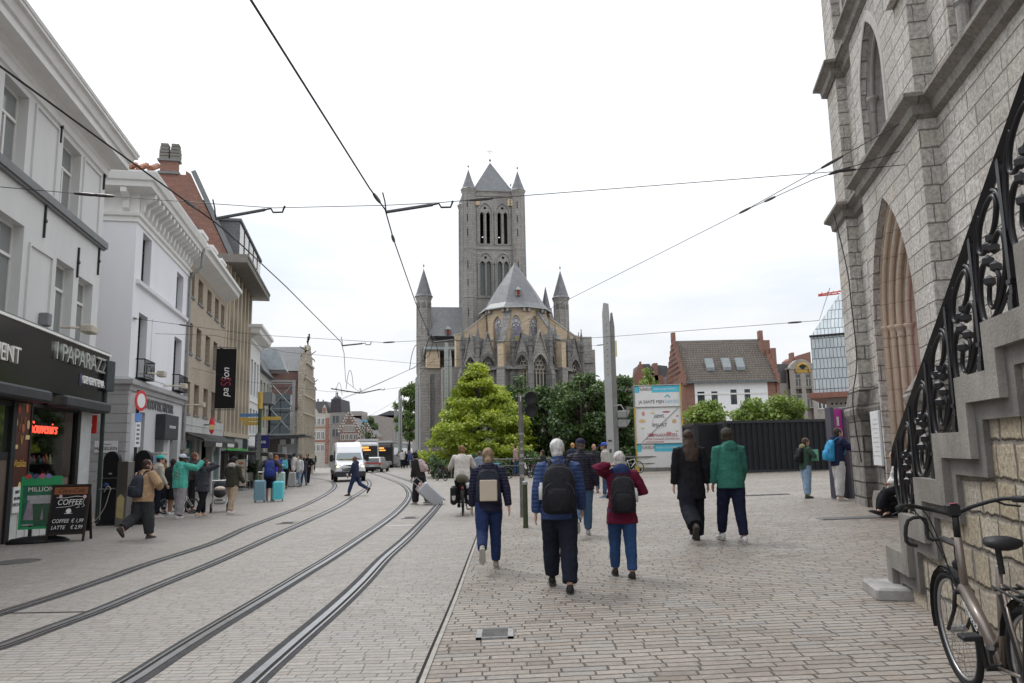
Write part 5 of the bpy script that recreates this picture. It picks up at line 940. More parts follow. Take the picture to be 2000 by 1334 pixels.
b = FB(1244, 90, 'red_gable_house', 'red brick house with stepped gable and slate roof rising over the trees', 'house'); m9 = 90/1480; q = MB(); q.prism(stepped(0, 26*m9, zat(735, 90, 1250), zat(706, 90, 1250), 4), 0, .6); q.box(28*m9, 58*m9, .5, 5, 0, zat(732, 90, 1280)); q.box(40*m9, 48*m9, .5, 2, 0, zat(708, 90, 1290)); b.part('wall', q, brick_red); q = MB(); q.prism([(10*m9, zat(738, 90, 1250)), (14*m9, zat(710, 90, 1250)), (32*m9, zat(709, 90, 1280)), (44*m9, zat(725, 90, 1280))], .7, 6); q.prism([(44*m9, zat(738, 90, 1290)), (52*m9, zat(710, 90, 1300)), (70*m9, zat(712, 90, 1310)), (75*m9, zat(740, 90, 1310))], 1.5, 6); b.part('roof', q, slate); q = MB(); q.box(-2, 70*m9, 1, 9, -1, zat(735, 90, 1280)); b.part('rear_wall', q, M('far_grey2', (.3,.29,.28), .8, var=.2)); frontwin(b, 28*m9, 70*m9, [(zat(775, 90, 1290), zat(755, 90, 1290))], 4)
b = FB(1508, 84, 'gilded_gable_house', 'grey stone house with a round gilded gable beside the glass tiled hall', 'house'); m8 = 84/1480
def zz(py): return zat(py, 84, 1560)
gs = M('old_grey_stone', (.34,.315,.285), .8, var=.2, scale=2)
q = MB(); q.box(0, 120*m8, 0, 8, -1, zz(748)); q.prism([(38*m8, zz(760)), (38*m8, zz(722)), (44*m8, zz(712)), (54*m8, zz(704)), (63*m8, zz(702)), (72*m8, zz(704)), (82*m8, zz(712)), (87*m8, zz(722)), (87*m8, zz(760))], -.5, .5); q.box(34*m8, 91*m8, -.7, .2, zz(722), zz(719)); q.box(38*m8, 48*m8, -.6, 0, -1, zz(722)); q.box(60*m8, 68*m8, -.6, 0, -1, zz(730)); q.box(80*m8, 88*m8, -.6, 0, -1, zz(722)); b.part('wall', q, gs)
for a, c in ((48, 60), (68, 80)):
    for p0, p1 in ((757, 731), (798, 770)): window(b, a*m8, c*m8, zz(p0), zz(p1), -.58, gs, win_glass, fr=.08, tr=zz((p0+p1*2)/3))
for a, c in ((20, 34), (92, 108)): window(b, a*m8, c*m8, zz(800), zz(772), -.12, trim_white, win_glass, fr=.08)
q = MB(); q.holed([(50*m8, zz(729)), (79*m8, zz(729)), (76*m8, zz(718)), (70*m8, zz(711)), (63*m8, zz(708)), (56*m8, zz(711)), (52*m8, zz(718))], [], -.53, -.6)
for k in range(26): t = math.pi*k/25; q.ball(((64.5-13*math.cos(t))*m8, -.62, zz(727-15*math.sin(t))), .16, 6, 4)
gl_ = b.part('gilded_carving', q, M('gilding', (.5,.33,.09), .5, .3, var=.4, scale=5)); q = MB(); q.disc((64*m8, -.68, zz(716.5)), .33, 'y', 12, .1); q.build('shield', bronze, gl_)
q = MB(); q.prism([(-2*m8, zz(748)), (10*m8, zz(732)), (14*m8, zz(709)), (116*m8, zz(709)), (120*m8, zz(748))], .6, 7); b.part('roof', q, slate); q = MB(); q.prism([(66*m8, zz(715)), (66*m8, zz(696)), (74*m8, zz(690)), (100*m8, zz(683)), (100*m8, zz(715))], 2, 6); q.box(62*m8, 67*m8, 2, 3, zz(715), zz(684)); b.part('chimney', q, brick_red)
# market hall: timber hall clad in glass tiles
hw_ = Wall((xr(1593, 800, 46), 46), R(118)); Hh = Bld(hw_, 0, 'market_hall', 'modern hall with glass tiled roof and red brown soffit beside the tower', 'building')
def zh(py): return zat(py, 46, 1595)
gt = masonry('glass_tiles', [(.45,.5,.53),(.55,.6,.63),(.5,.55,.58)], (.1,.13,.14), .21, .62, gap=.03, jit=0, wob=0, soft=.015, bump=.6, dist=.05, grain=.1, gscale=2, rough=.25)
q = MB(); q.box(0, 9, 0, 8, zh(768), zh(657)); q.poly([(0,0,zh(657)),(9,0,zh(657)),(9,5,zh(440)),(4.2,5,zh(440))]); q.poly([(0,0,zh(657)),(4.2,5,zh(440)),(4.2,9,zh(440)),(0,9,zh(657))]); Hh.part('tiled_roof', q, gt)
q = MB(); q.box(-.05, 9, -.06, 0, zh(659), zh(655)); Hh.part('ridge_strip', q, dark_frame); q = MB(); q.box(-.3, 9, -.4, 8, zh(778), zh(768)); Hh.part('soffit', q, M('red_timber', (.27,.13,.1), .6, var=.15)); q = MB(); q.box(.6, 2.3, .6, 2, -1, zh(778)); q.box(2.3, 9, 1.4, 3, -1, zh(778)); sf_ = Hh.part('concrete_base', q, M('board_concrete', (.42,.4,.37), .8, var=.12))
q = MB()
for k in range(5):
    for z in (zh(791), zh(803)): q.box(.85+k*.25, .95+k*.25, .58, .6, z, z+.12)
q.build('vent_slot', dark_frame, sf_)
# crane far behind
cr_ = thing('tower_crane', 'red jib of a distant building crane over the hall', 'crane', (at(1640, 575, 260).x, 260, 0)); q = MB(); z = at(1600, 578, 260).z
for dz in (0, 1.5): q.bar((-7.5, 0, z+dz*.3), (14, 0, z+2+dz), .35)
for k in range(10): q.bar((-7+k*2, 0, z+.2+k*.19), (-6+k*2, 0, z+1.3+k*.2), .18)
q.bar((10, 0, 0), (10, 0, z+6), 1.2); q.build('jib', M('crane_red', (.55,.12,.09), .5), cr_)
# black site boxes
cont = M('container_black', (.016,.017,.02), .45, var=.25, scale=1.5)
def container(pa, pb, hpx, lb, fs=False):
    a, c_ = G(*pa), G(*pb); L_ = (V((c_.x, c_.y))-V((a.x, a.y))).length; rz = math.atan2(c_.y-a.y, c_.x-a.x); t = thing('site_container', lb, 'container', (a.x, a.y, a.z), rz, 'black containers walling off the building site'); Hc = 2.75; q = MB()
    n = int(L_/.28); pts = []
    for k in range(n): x = L_*k/n; d = L_/n; pts += [(x, .0), (x+d*.55, .0), (x+d*.65, .05), (x+d*.9, .05)]
    pts.append((L_, 0)); q.loft([[(x, y, .15) for x, y in pts], [(x, y, Hc-.12) for x, y in pts]], cap=False, closed=False); q.box(0, L_, .06, 2.3, .15, Hc-.12); q.build('corrugated_wall', cont, t)
    q = MB(); q.box(-.02, L_+.02, -.05, 2.4, Hc-.14, Hc); q.box(-.02, L_+.02, -.03, 2.4, .05, .17); q.box(-.02, .12, -.04, .2, .1, Hc-.1); q.box(L_-.12, L_+.02, -.04, .2, .1, Hc-.1); q.build('frame', M('container_edge', (.035,.036,.04), .5), t)
    q = MB(); 
    for x in (.3, L_*.5, L_-.5): q.box(x, x+.3, .1, 2, -.35, .05)
    q.build('foot', cont, t)
container((1420,925), (1650,917), 0, 'long black corrugated container behind the couple'); container((1362,922), (1419,921), 0, 'shorter black container set back beside the scaffold tower'); container((1338,920), (1361,924), 0, 'narrow black container end right behind the scaffold tower')
# printed scaffold tower
a, c_ = G(1246,921), G(1335,918); sw = (c_-a).length; rz = math.atan2(c_.y-a.y, c_.x-a.x); st = thing('scaffold_tower', 'square scaffold tower wrapped in printed white and blue food posters', 'scaffold', (a.x, a.y, a.z), rz); sd = sw*.8; hz = at(1290, 753, a.y).z - a.z; lo = at(1290, 917, a.y).z - a.z+.12
banner = M('banner_white', (.72,.71,.7), .6, var=.05, scale=2, bump=.15, bscale=6); cyan = M('banner_cyan', (.1,.5,.66), .5, var=.06); tubem = M('scaffold_tube', (.3,.3,.28), .4, .6); yel = M('scaffold_yellow', (.5,.36,.05), .6)
f1, f2, f3 = lo, lo+(hz-lo)*.29, lo+(hz-lo)*.735
q = MB(); q.box(0, sw, -.02, .0, lo, hz); q.box(-.02, 0, 0, sd, lo, hz); q.box(sw, sw+.02, 0, sd, lo, hz); q.box(0, sw, sd, sd+.02, lo, hz); q.build('poster_sheet', banner, st)
q = MB()
for z0, z1 in ((hz-.45, hz-.03), (f2-.5, f2-.03)): q.box(0, sw*.1, -.03, -.02, z0, z1); q.box(sw*.38, sw*.99, -.03, -.02, z0, z1); q.box(-.03, -.02, .1, sd*.9, z0, z1)
q.build('blue_band', cyan, st)
q = MB(); q.bar((sw*.66, -.03, f3+.62), (sw*.72, -.03, f3+.78), .05); q.bar((sw*.72, -.03, f3+.78), (sw*.78, -.03, f3+.62), .05); q.build('chevron', cyan, st)
pm = [M('print_pink', (.6,.27,.26), .6, var=.3, scale=6), M('print_tan', (.62,.44,.25), .6, var=.3, scale=6), M('print_cream', (.66,.6,.42), .6, var=.3, scale=6), M('print_plum', (.42,.17,.19), .6, var=.3, scale=6)]
q = MB(); zc = (f2+f3)/2
for k, (u, v, w, h) in enumerate([(.17,.82,.05,.09), (.14,.62,.1,.08), (.38,.84,.08,.05), (.68,.86,.12,.04), (.92,.74,.04,.04), (.85,.6,.07,.09), (.15,.42,.06,.05), (.33,.24,.07,.07), (.72,.28,.08,.06), (.9,.33,.04,.03)]): q.m = k % 4; q.ball((sw*u, -.022, f2+(f3-f2)*v), (sw*w*.75, .012, (f3-f2)*h*.7), 10, 6)
q.m = 0; q.box(sw*.2, sw*.6, -.03, -.02, f2+.08, f2+.14); q.box(-.03, -.02, sd*.1, sd*.9, f2+1.7, f3-.2); q.m = 1; q.box(-.03, -.02, sd*.3, sd*.8, f2+.85, f2+1.05); q.build('food_print', pm, st)
q = MB(); q.ring((sw*.52, -.025, f2+(f3-f2)*.6), .42, .012, 'y', 20, 4); q.build('emblem_ring', M('print_violet', (.4,.38,.5), .6), st)
dk = M('print_dark', (.08,.07,.09), .6)
for body, u, z, sz, m in (('JA SANTÉ MIJN', .36, f3+.33, .3, dk), ('DAKSKE', .82, f3+.33, .3, M('print_lightblue', (.3,.55,.72), .6)), ('GENT', .52, f2+(f3-f2)*.74, .3, dk), ('SMAAKT', .52, f2+(f3-f2)*.5, .3, dk), ('58 SMAAKMAKERS.', .58, f2+.52, .28, M('print_wine', (.35,.05,.1), .6)), ('VOOR CULINAIRE ONTMOETING', .58, f2+.28, .17, pm[3]), ('DURIEUX', .24, hz-.25, .26, dk), ('DURIEUX', .24, f2-.26, .26, dk), ('TAKEN & DAKWERKEN', .66, hz-.25, .16, banner), ('TAKEN & DAKWERKEN', .66, f2-.26, .16, banner)):
    text(body, 'lettering', sz, m, st, (sw*u, -.034, z), ext=.002, sx=.82)
q = MB()
for x, y in ((-.05, -.06), (sw+.05, -.06), (-.05, sd+.06), (sw+.05, sd+.06)): q.tube([(x, y, 0), (x, y, hz+.12)], .035, 6)
for z in (lo, f2, f3, hz): q.tube([(-.1, -.06, z), (sw+.1, -.06, z)], .03, 6); q.tube([(-.05, -.06, z), (-.05, sd, z)], .03, 6)
q.tube([(sw*.12, -.05, f2+.1), (sw*.95, -.05, f3-.08)], .018, 6); q.build('scaffold_pole', tubem, st)
q = MB(); q.tube([(-.05, -.1, .3), (-.05, -.1, f3)], .04, 6); q.tube([(sw+.05, -.1, f2+1), (sw+.05, -.1, hz)], .04, 6); q.box(-.2, .1, -.25, 0, 0, .35); q.box(.25, .4, -.2, 0, 0, .3); q.build('yellow_strap', yel, st)
q = MB(); q.box(.2, sw, -.4, sd, -.05, .22); q.build('ballast_block', M('ballast', (.2,.19,.18), .8, var=.3), st)
# magenta information column by the tower
tp = G(1668,972); tt = thing('info_totem', 'tall grey and magenta information column beside the tower corner', 'totem', (tp.x, tp.y, tp.z), R(10)); hh = at(1650, 796, tp.y).z-tp.z
q = MB(); q.bbox(-.17, .17, -.2, .16, 0, hh, .01); q.build('grey_post', M('totem_grey', (.16,.165,.18), .4, .3), tt); q = MB(); q.box(-.48, -.19, -.02, .12, .7, hh-.04); q.build('magenta_panel', M('totem_magenta', (.55,.06,.36), .4, var=.05), tt); q = MB(); q.box(-.58, -.48, -.1, .16, 0, hh); q.box(-.48, -.17, -.05, .1, 0, .7); q.build('dark_edge', M('totem_dark', (.09,.085,.11), .4), tt); q = MB(); q.box(-.36, -.3, -.05, -.02, 1.95, 2.2); q.build('label_mark', trim_white, tt); q = MB(); q.tube([(-.18, -.21, 1.5), (-.05, -.21, 1.1), (.1, -.21, 1.3)], .006, 4); q.build('scribble', trim_white, tt)
# canopy of the tram stop
cp = at(548, 870, 60); ct = thing('tram_shelter', 'flat dark canopy of the tram stop in front of the guild house', 'shelter', (cp.x, 60, gz(cp.x))); zc = at(548, 855, 60).z-gz(cp.x)
q = MB(); q.prism([(-2.0, zc-.12), (.2, zc+.12), (2.2, zc+.22), (2.3, zc+.08), (.2, zc-.1)], -1.2, 1.2); q.build('roof', M('canopy_dark', (.07,.07,.075), .5), ct); q = MB()
for x in (-1.5, 1.3): q.box(x-.07, x+.07, -.1, .1, 0, zc)
q.build('post', galv, ct); q = MB(); q.box(-.2, 1.2, -.03, .03, .7, zc-.5); q.build('glass_panel', M('shelter_panel', (.36,.37,.37), .3, var=.2), ct); q = MB(); q.box(.0, .45, -.2, -.14, zc-.55, zc-.15); q.box(.2, .55, -.2, -.14, zc-1.3, zc-.7); q.build('stop_sign', M('plate_white', (.62,.62,.63), .4), ct)
# ================================================================ trees and shrubs
import numpy as np
def leaf_mat(name, c1, c2, c3, trans=.35):
    if name in MC: return MC[name]
    m, nt, N, L, b = _new(name); N.remove(b); o = N['Material Output']
    g = N.new('ShaderNodeNewGeometry'); cr = N.new('ShaderNodeValToRGB'); e = cr.color_ramp.elements; e.new(.5)
    for i, c in enumerate((c1, c2, c3)): e[i].position = i*.5; e[i].color = tuple(c)+(1,)
    tc = N.new('ShaderNodeTexCoord'); n = N.new('ShaderNodeTexNoise'); n.inputs['Scale'].default_value = .9; n.inputs['Detail'].default_value = 3; L.new(tc.outputs['Object'], n.inputs[0])
    ad = N.new('ShaderNodeMath'); ad.operation = 'MULTIPLY_ADD'; ad.inputs[1].default_value = .55; L.new(g.outputs['Random Per Island'], ad.inputs[0])
    mr = N.new('ShaderNodeMapRange'); mr.inputs['From Min'].default_value = .35; mr.inputs['From Max'].default_value = .65; mr.inputs['To Max'].default_value = .5; L.new(n.outputs['Fac'], mr.inputs[0]); L.new(mr.outputs[0], ad.inputs[2]); L.new(ad.outputs[0], cr.inputs[0])
    d = N.new('ShaderNodeBsdfDiffuse'); t = N.new('ShaderNodeBsdfTranslucent'); gl = N.new('ShaderNodeBsdfGlossy'); gl.inputs['Roughness'].default_value = .45; L.new(cr.outputs[0], d.inputs[0]); L.new(cr.outputs[0], t.inputs[0])
    mx = N.new('ShaderNodeMixShader'); mx.inputs[0].default_value = trans; L.new(d.outputs[0], mx.inputs[1]); L.new(t.outputs[0], mx.inputs[2]); m2 = N.new('ShaderNodeMixShader'); m2.inputs[0].default_value = .06; L.new(mx.outputs[0], m2.inputs[1]); L.new(gl.outputs[0], m2.inputs[2]); L.new(m2.outputs[0], o.inputs['Surface']); MC[name] = m; return m
bark = M('bark', (.09,.075,.06), .9, var=.4, scale=6, bump=.8, bscale=20)
def leaves_mesh(name, P, Nn, size, mat, nr, droop=0.0):
    """one kite-shaped leaf per point, built with numpy"""
    n = len(P); rs = nr.random
    d = nr.normal(size=(n, 3)); d[:, 2] -= droop; d /= np.linalg.norm(d, axis=1)[:, None]
    b = np.cross(d, Nn); b /= (np.linalg.norm(b, axis=1)[:, None]+1e-6); s = size*(.6+.8*rs((n, 1)))
    fold = np.cross(b, d)*s*.12
    v = np.empty((n, 4, 3)); v[:, 0] = P; v[:, 1] = P+d*s*.5+b*s*.34+fold; v[:, 2] = P+d*s; v[:, 3] = P+d*s*.5-b*s*.34+fold
    me = bpy.data.meshes.new(name); me.vertices.add(4*n); me.vertices.foreach_set('co', v.ravel()); me.loops.add(4*n); me.loops.foreach_set('vertex_index', np.arange(4*n)); me.polygons.add(n); me.polygons.foreach_set('loop_start', np.arange(0, 4*n, 4)); me.polygons.foreach_set('loop_total', np.full(n, 4)); me.materials.append(mat); me.update(); me.validate(); return me
def tree(name, label, loc, h, r, nclump, nleaf, leaf, mat, seed, zb=.25, shape='round', trunk_r=.16, group=None, tiers=False, cat='tree'):
    nr = np.random.default_rng(seed); t = thing(name, label, cat, loc, nr.uniform(0, 6), group); q = MB(); q.smooth = True; ends = []
    q.tube([(0, 0, -.2), (.05, .02, h*.2), (nr.uniform(-.1, .1), nr.uniform(-.1, .1), h*.5), (0, 0, h*.9)], [trunk_r*1.25, trunk_r, trunk_r*.7, trunk_r*.2], 8)
    C_, S_z = [], []
    for k in range(nclump):
        if tiers:
            f = (k+.5)/nclump; z = h*(zb+(1-zb)*f); rad = r*(1-f**1.75)*nr.uniform(.35, 1.05)+.15; a = nr.uniform(0, 6.283); c_ = np.array([rad*math.cos(a), rad*math.sin(a), z-rad*.12]); s = np.array([r*.27, r*.27, r*.075])*nr.uniform(.7, 1.2)*(1.15-f*.55)
        else:
            u = nr.normal(size=3); u /= np.linalg.norm(u); rr = nr.uniform(.45, .95)**.6
            c_ = u*rr*np.array([r, r, h*(1-zb)/2]); c_[2] += h*(1+zb)/2
            if shape == 'cone': c_[:2] *= max(.25, 1.25-(c_[2]/h))
            s = np.array([1, 1, .72])*r*nr.uniform(.22, .36)
        C_.append(c_); S_z.append(s)
        zs = max(h*.18, c_[2]*.72-abs(c_[0])*.2); p0 = V((0, 0, zs)); p2 = V(c_); p1 = p0.lerp(p2, .5)+V((0, 0, .12*h*nr.uniform(0, 1)*(0 if tiers else 1)))
        if k % 2 == 0: q.tube([p0, p1, p2], [trunk_r*.34, trunk_r*.22, trunk_r*.07], 5)
    q.build('trunk', bark, t)
    w = np.array([s[0]*s[1] for s in S_z]); w = w/w.sum(); cnt = nr.multinomial(nleaf, w); PP, NN = [], []
    for c_, s, n in zip(C_, S_z, cnt):
        u = nr.normal(size=(n, 3)); u /= np.linalg.norm(u, axis=1)[:, None]; rad = nr.uniform(.55, 1.12, (n, 1))**.7; sub = nr.normal(size=(n, 3))*.06
        PP.append(c_+u*rad*s+sub*s[0]); nn = u*.7+np.array([0, 0, .9]); NN.append(nn/np.linalg.norm(nn, axis=1)[:, None]+nr.normal(size=(n, 3))*.45)
    me = leaves_mesh('crown', np.concatenate(PP), np.concatenate(NN), leaf, mat, nr, .25 if tiers else .1); o = bpy.data.objects.new('crown', me); C.objects.link(o); o.parent = t; return t
lime = leaf_mat('lime_leaf', (.2,.27,.025), (.34,.43,.035), (.56,.6,.06), .45); dkgreen = leaf_mat('dark_leaf', (.03,.06,.017), (.065,.12,.028), (.15,.22,.06), .32); midg = leaf_mat('mid_leaf', (.05,.1,.02), (.1,.17,.03), (.19,.27,.05), .35); yg = leaf_mat('fresh_leaf', (.11,.18,.03), (.2,.29,.045), (.32,.4,.07), .4)
def tr(px, Y, pyt, rpx, *a, **k):
    x = xat(px, Y); z = gz(x); h = at(px, pyt, Y).z-z; return (x, Y, z), h, rpx*Y/1480
for px, Y, pyt, rpx, args in (
    (936, 54, 714, 98, ('feathery_tree', 'bright yellow green feathery tree with layered branches before the church', 120, 30000, .21, lime, 3)),):
    loc, h, r = tr(px, Y, pyt, rpx); tree(args[0], args[1], loc, h, r, args[2], args[3], args[4], args[5], args[6], zb=.16, tiers=True, group='trees in front of the church')
i_ = 0
for px, Y, pyt, rpx, lb, nl in ((1075, 56, 752, 62, 'dark green leafy tree just right of the tram signal', 11000), (1135, 52, 726, 58, 'dark green tree reaching highest between signal and twin masts', 11000), (1205, 55, 735, 52, 'dark green tree directly behind the twin grey masts', 10000), (905, 64, 752, 42, 'dark tree showing behind the left edge of the yellow green one', 5000), (1010, 62, 735, 46, 'dark tree peeping out behind the top of the yellow green one', 6000), (1170, 60, 745, 40, 'dark green tree set back behind the twin masts', 5000), (1252, 62, 790, 30, 'dark green tree beside the printed scaffold tower', 4000)):
    loc, h, r = tr(px, Y, pyt, rpx); tree('broadleaf_tree', lb, loc, h, r, 52, int(nl*1.5), .23, dkgreen, 20+i_, zb=.12, group='dark trees in front of the church'); i_ += 1
for px, Y, pyt, rpx, lb, m_, nl, zb in ((800, 118, 752, 30, 'tall green tree beyond the tram masts at the church corner', midg, 7000, .25), (722, 125, 815, 17, 'dark green tree at the end of the gabled brick houses', dkgreen, 3000, .2), (1378, 56, 785, 38, 'light green tree above the black containers, left one', yg, 3500, .5), (1502, 54, 766, 66, 'light green tree above the black containers, right and larger one', yg, 7000, .4), (1272, 72, 724, 24, 'light green treetop behind the scaffold tower', yg, 2500, .5)):
    loc, h, r = tr(px, Y, pyt, rpx); tree('leafy_tree', lb, loc, h, r, 30, nl, .34 if Y > 100 else .24, m_, 40+i_, zb=zb); i_ += 1
# low hedge and grass at the church garden
hd = np.random.default_rng(5); P = np.column_stack([hd.uniform(-5.5, 9.2, 9000), hd.uniform(49.5, 51.5, 9000), hd.uniform(.05, 1.25, 9000)]); P[:, 2] += P[:, 0]*CROSS+.25*np.sin(P[:, 0]*1.9); Nn = hd.normal(size=P.shape)+np.array([0, -.6, .6])
o = bpy.data.objects.new('hedge', leaves_mesh('hedge', P, Nn, .24, dkgreen, hd)); C.objects.link(o); tag(o, 'low dark green hedge behind the parked bicycles', 'hedge')
# ================================================================ masts, wires, signs and stands
def Hz(px, py, z):
    d = ray(px, py); t = (z-EYE)/d.z; return V((d.x*t, d.y*t, z))
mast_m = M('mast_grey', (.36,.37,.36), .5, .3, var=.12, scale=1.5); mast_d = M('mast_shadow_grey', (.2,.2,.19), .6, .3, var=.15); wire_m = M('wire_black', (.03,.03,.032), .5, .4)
def mast(px, Y, pyt, w, lb, twin=True):
    x = at(px, 880, Y).x; t = thing('tram_mast', lb, 'mast', (x, Y, gz(x)), 0, 'grey tram masts along the square'); h = at(px, pyt, Y).z-gz(x)
    q = MB(); q.prism([(-w, 0), (0, 0), (0, h-.55), (-.08*w, h), (-.8*w, h+.06), (-w, h-.5)], -.16, .16); 
    for z in (h-.7, h*.5, h*.28): q.box(-w-.004, .004, -.165, .165, z, z+.012)
    q.build('mast_plate', mast_m, t); q = MB(); q.prism([(.05, 0), (.05+w*.6, 0), (.05+w*.6, h-1.3), (.05+w*.35, h-.5), (.1, h-.5), (.05, h-1.1)], -.1, .18); q.build('mast_plate', mast_d if not twin else mast_m, t)
    q = MB(); q.box(-.01, .06, -.12, .12, .1, h-1); q.box(-w-.06, w*.8, -.22, .22, 0, .25); q.build('mast_core', mast_d, t)
    q = MB()
    for k in range(9): q.disc((-w*.5, -.165, h-1.2-k*.35), .03, 'y', 6, .01); 
    q.box(-w*.85, -w*.3, -.17, -.16, 1.9, 2.0); q.box(-w*.7, -w*.4, -.17, -.16, 1.3, 1.5); q.build('bolt', M('sticker_dark', (.06,.055,.06), .7), t); return t, x, h
mt_, mx_, mh_ = mast(1199, 42, 594, .37, 'twin plate grey tram mast beside the dark trees, nearest and tallest of the masts', twin=False)
q = MB(); q.box(.28, .36, -.14, -.1, mh_-3.0, mh_-2.1); q.build('yellow_plate', M('pale_yellow', (.6,.56,.3), .5), mt_)
mast(877, 54.5, 670, .3, 'grey tram mast left of the yellow green tree beside the cyclist'); mast(817, 78, 738, .3, 'grey tram mast in front of the church corner tower'); mast(782, 98, 764, .26, 'slim grey tram mast in front of the tall street tree'); mast(773, 122, 784, .26, 'farthest slim grey tram mast past the tree')
tl = thing('traffic_light', 'two grey traffic light heads hooked on the twin mast', 'traffic light', (at(1213, 815, 42).x, 41.9, at(1213, 832, 42).z)); q = MB(); 
for z in (.42, -.08): q.bbox(-.22, .3, -.16, .16, z, z+.42, .05); q.prism([(.3, z+.05), (.3, z+.42), (.5, z+.42)], -.15, .15)
q.build('lamp_head', M('signal_grey', (.24,.24,.24), .5), tl); q = MB(); q.tube([(-.4, 0, 1.1), (0, 0, 1.15), (.15, 0, .9), (.1, 0, .8)], .035, 6); q.build('bracket', mast_m, tl)
# tram signal pole with its two black discs, and the green bollard post in front
sp_ = G(1021,1010); pole_m = M('post_grey', (.19,.18,.175), .55, .2, var=.3, scale=5); sgt = thing('tram_signal', 'grey pole carrying two round black signal lamps and a white T', 'signal', sp_); hs = at(1019, 769, sp_.y).z-sp_.z
q = MB(); q.lathe([(.062, 0), (.06, 1.7), (.058, hs)], 14); q.build('pole', pole_m, sgt)
q = MB(); q.lathe([(.066, 1.28), (.066, 1.33)], 14); q.lathe([(.066, 2.0), (.066, 2.05)], 14); q.build('clamp', mast_m, sgt)
for z in (hs-.11, hs-.42):
    q = MB(); q.smooth = True; pr = [(.02, -.09), (.15, -.09), (.165, -.06), (.165, .06), (.155, .08), (.14, .075), (.02, .04)]
    q.T = Matrix.Translation((.26, 0, z)) @ Matrix.Rotation(R(90), 4, 'X'); q.lathe(pr, 24); q.T = None; q.smooth = False; q.tube([(.05, 0, z), (.15, 0, z)], .025, 6); q.build('signal_lamp', M('signal_black', (.018,.018,.02), .5), sgt)
q = MB(); q.box(-.035, .035, -.066, -.06, hs-.08, hs-.065); q.box(-.008, .008, -.066, -.06, hs-.2, hs-.08); q.build('white_mark', trim_white, sgt)
q = MB(); 
for z, w in ((1.45, .05), (1.62, .04), (.95, .045), (1.8, .03)): q.box(-w, w, -.068, -.06, z, z+w*1.6)
q.build('sticker', M('sticker_pale', (.4,.38,.35), .7, var=.4, scale=15), sgt)
bp_ = G(1027,1031); bt = thing('green_post', 'short dark olive post standing just in front of the tram signal', 'post', bp_); q = MB(); q.lathe([(.058, 0), (.058, .05), (.052, .06), (.05, .93), (.02, .95)], 14); q.build('shaft', M('olive_green', (.06,.075,.04), .6, var=.2), bt); q = MB(); q.lathe([(.058, .9), (.06, .95), (.04, .97)], 14); q.build('cap', mast_m, bt)
bp2 = G(1153,1003); bt2 = thing('green_post', 'slim dark post mostly hidden behind the man in the navy cap', 'post', (bp2.x, bp2.y, bp2.z)); q = MB(); q.lathe([(.05, 0), (.05, .95), (.02, .97)], 12); q.build('shaft', MC['olive_green'], bt2)
# wires
def wire(pts, lb, r=.011, ins=(), name='overhead_wire'):
    P = [V(p) for p in pts]; o = MB().tube(P, r, 5).build(name, wire_m); tag(o, lb, 'wire', 'overhead tram wires')
    for k, (i, f) in enumerate(ins):
        a, b = P[i], P[i+1]; d = (b-a).normalized(); c_ = a.lerp(b, f); q = MB(); q.tube([c_-d*.22, c_-d*.2, c_-d*.08, c_+d*.08, c_+d*.2, c_+d*.22], [r, .022, .03, .03, .022, r], 6); q.build('insulator', M('insulator', (.04,.035,.035), .4), o)
    return o
z5 = 5.6
w1 = [Hz(420, -110, z5), Hz(490, 0, z5), Hz(606, 184, z5), Hz(722, 368, z5), Hz(752, 409, z5), Hz(768, 466, z5), Hz(812, 592, z5), Hz(838, 652, z5), Hz(846, 668, z5), Hz(838, 695, z5), Hz(808, 718, z5), Hz(708, 764, z5), Hz(640, 790, z5)]
wire(w1, 'tram contact wire descending from the top edge to the bracket in mid sky', .0125, ((3, .45), (5, .0)))
w2 = [Hz(-90, 62, z5), Hz(0, 129, z5), Hz(208, 281, z5), Hz(420, 434, z5), Hz(455, 463, z5), Hz(560, 561, z5), Hz(666, 668, z5), Hz(672, 690, z5), Hz(675, 745, z5), Hz(705, 768, z5)]
wire(w2, 'tram contact wire crossing in front of the left roofs', .0125, ((2, .72), (4, .0)))
def Yp(px, py, Y): return at(px, py, Y)
wire([Yp(-60, 360, 12.6), Yp(175, 380, 12.6), Yp(418, 398, 12.6), Yp(535, 406, 12.6), Yp(752, 401, 12.7), Yp(855, 396, 12.7), Yp(1024, 382, 12.8), Yp(1620, 336, 13), WR.w(-7.66, .02, 6.63)], 'long span wire stretched between the left house and the bell tower', .007, ((0, .97), (1, .1), (5, .5), (7, .2)))
wire([WR.w(-7.9, .05, 7.35), Yp(1610, 325, 13.4), Yp(1455, 411, 16), Yp(1120, 580, 26), Yp(985, 648, 33)], 'upper pull wire running from the bell tower down behind the church tower', .008, ((0, .9), (2, .0)))
wire([WR.w(-7.5, .05, 6.95), Yp(1590, 350, 13.4), Yp(1455, 411, 16)], 'lower pull wire joining the upper one left of the bell tower', .008, ((0, .7), (1, .6)))
wire([WL.w(8.3, -.05, 6.35), Yp(268, 623, 26), Yp(500, 654, 27), Yp(668, 664, 27), Yp(750, 669, 27.5), Yp(845, 664, 28), Yp(1030, 668, 28), Yp(1200, 657, 27), Yp(1600, 626, 22), WR.w(-1.7, .34, 5.6)], 'second span wire low across the street from the white house to the tower corner', .008, ((0, .5), (1, .4), (4, .1), (7, .9)))
wire([WL.w(10.2, -.3, 6.1), Yp(420, 655, 30), Yp(560, 688, 34), Yp(905, 718, 42)], 'thin wire sloping from the white house window towards the square', .008)
wire([WL.w(18, -.05, 5.7), Yp(480, 745, 46), Yp(640, 765, 48), Yp(706, 766, 48.6), Yp(840, 750, 50)], 'thin span wire over the street crowd', .009, ((1, .5),))
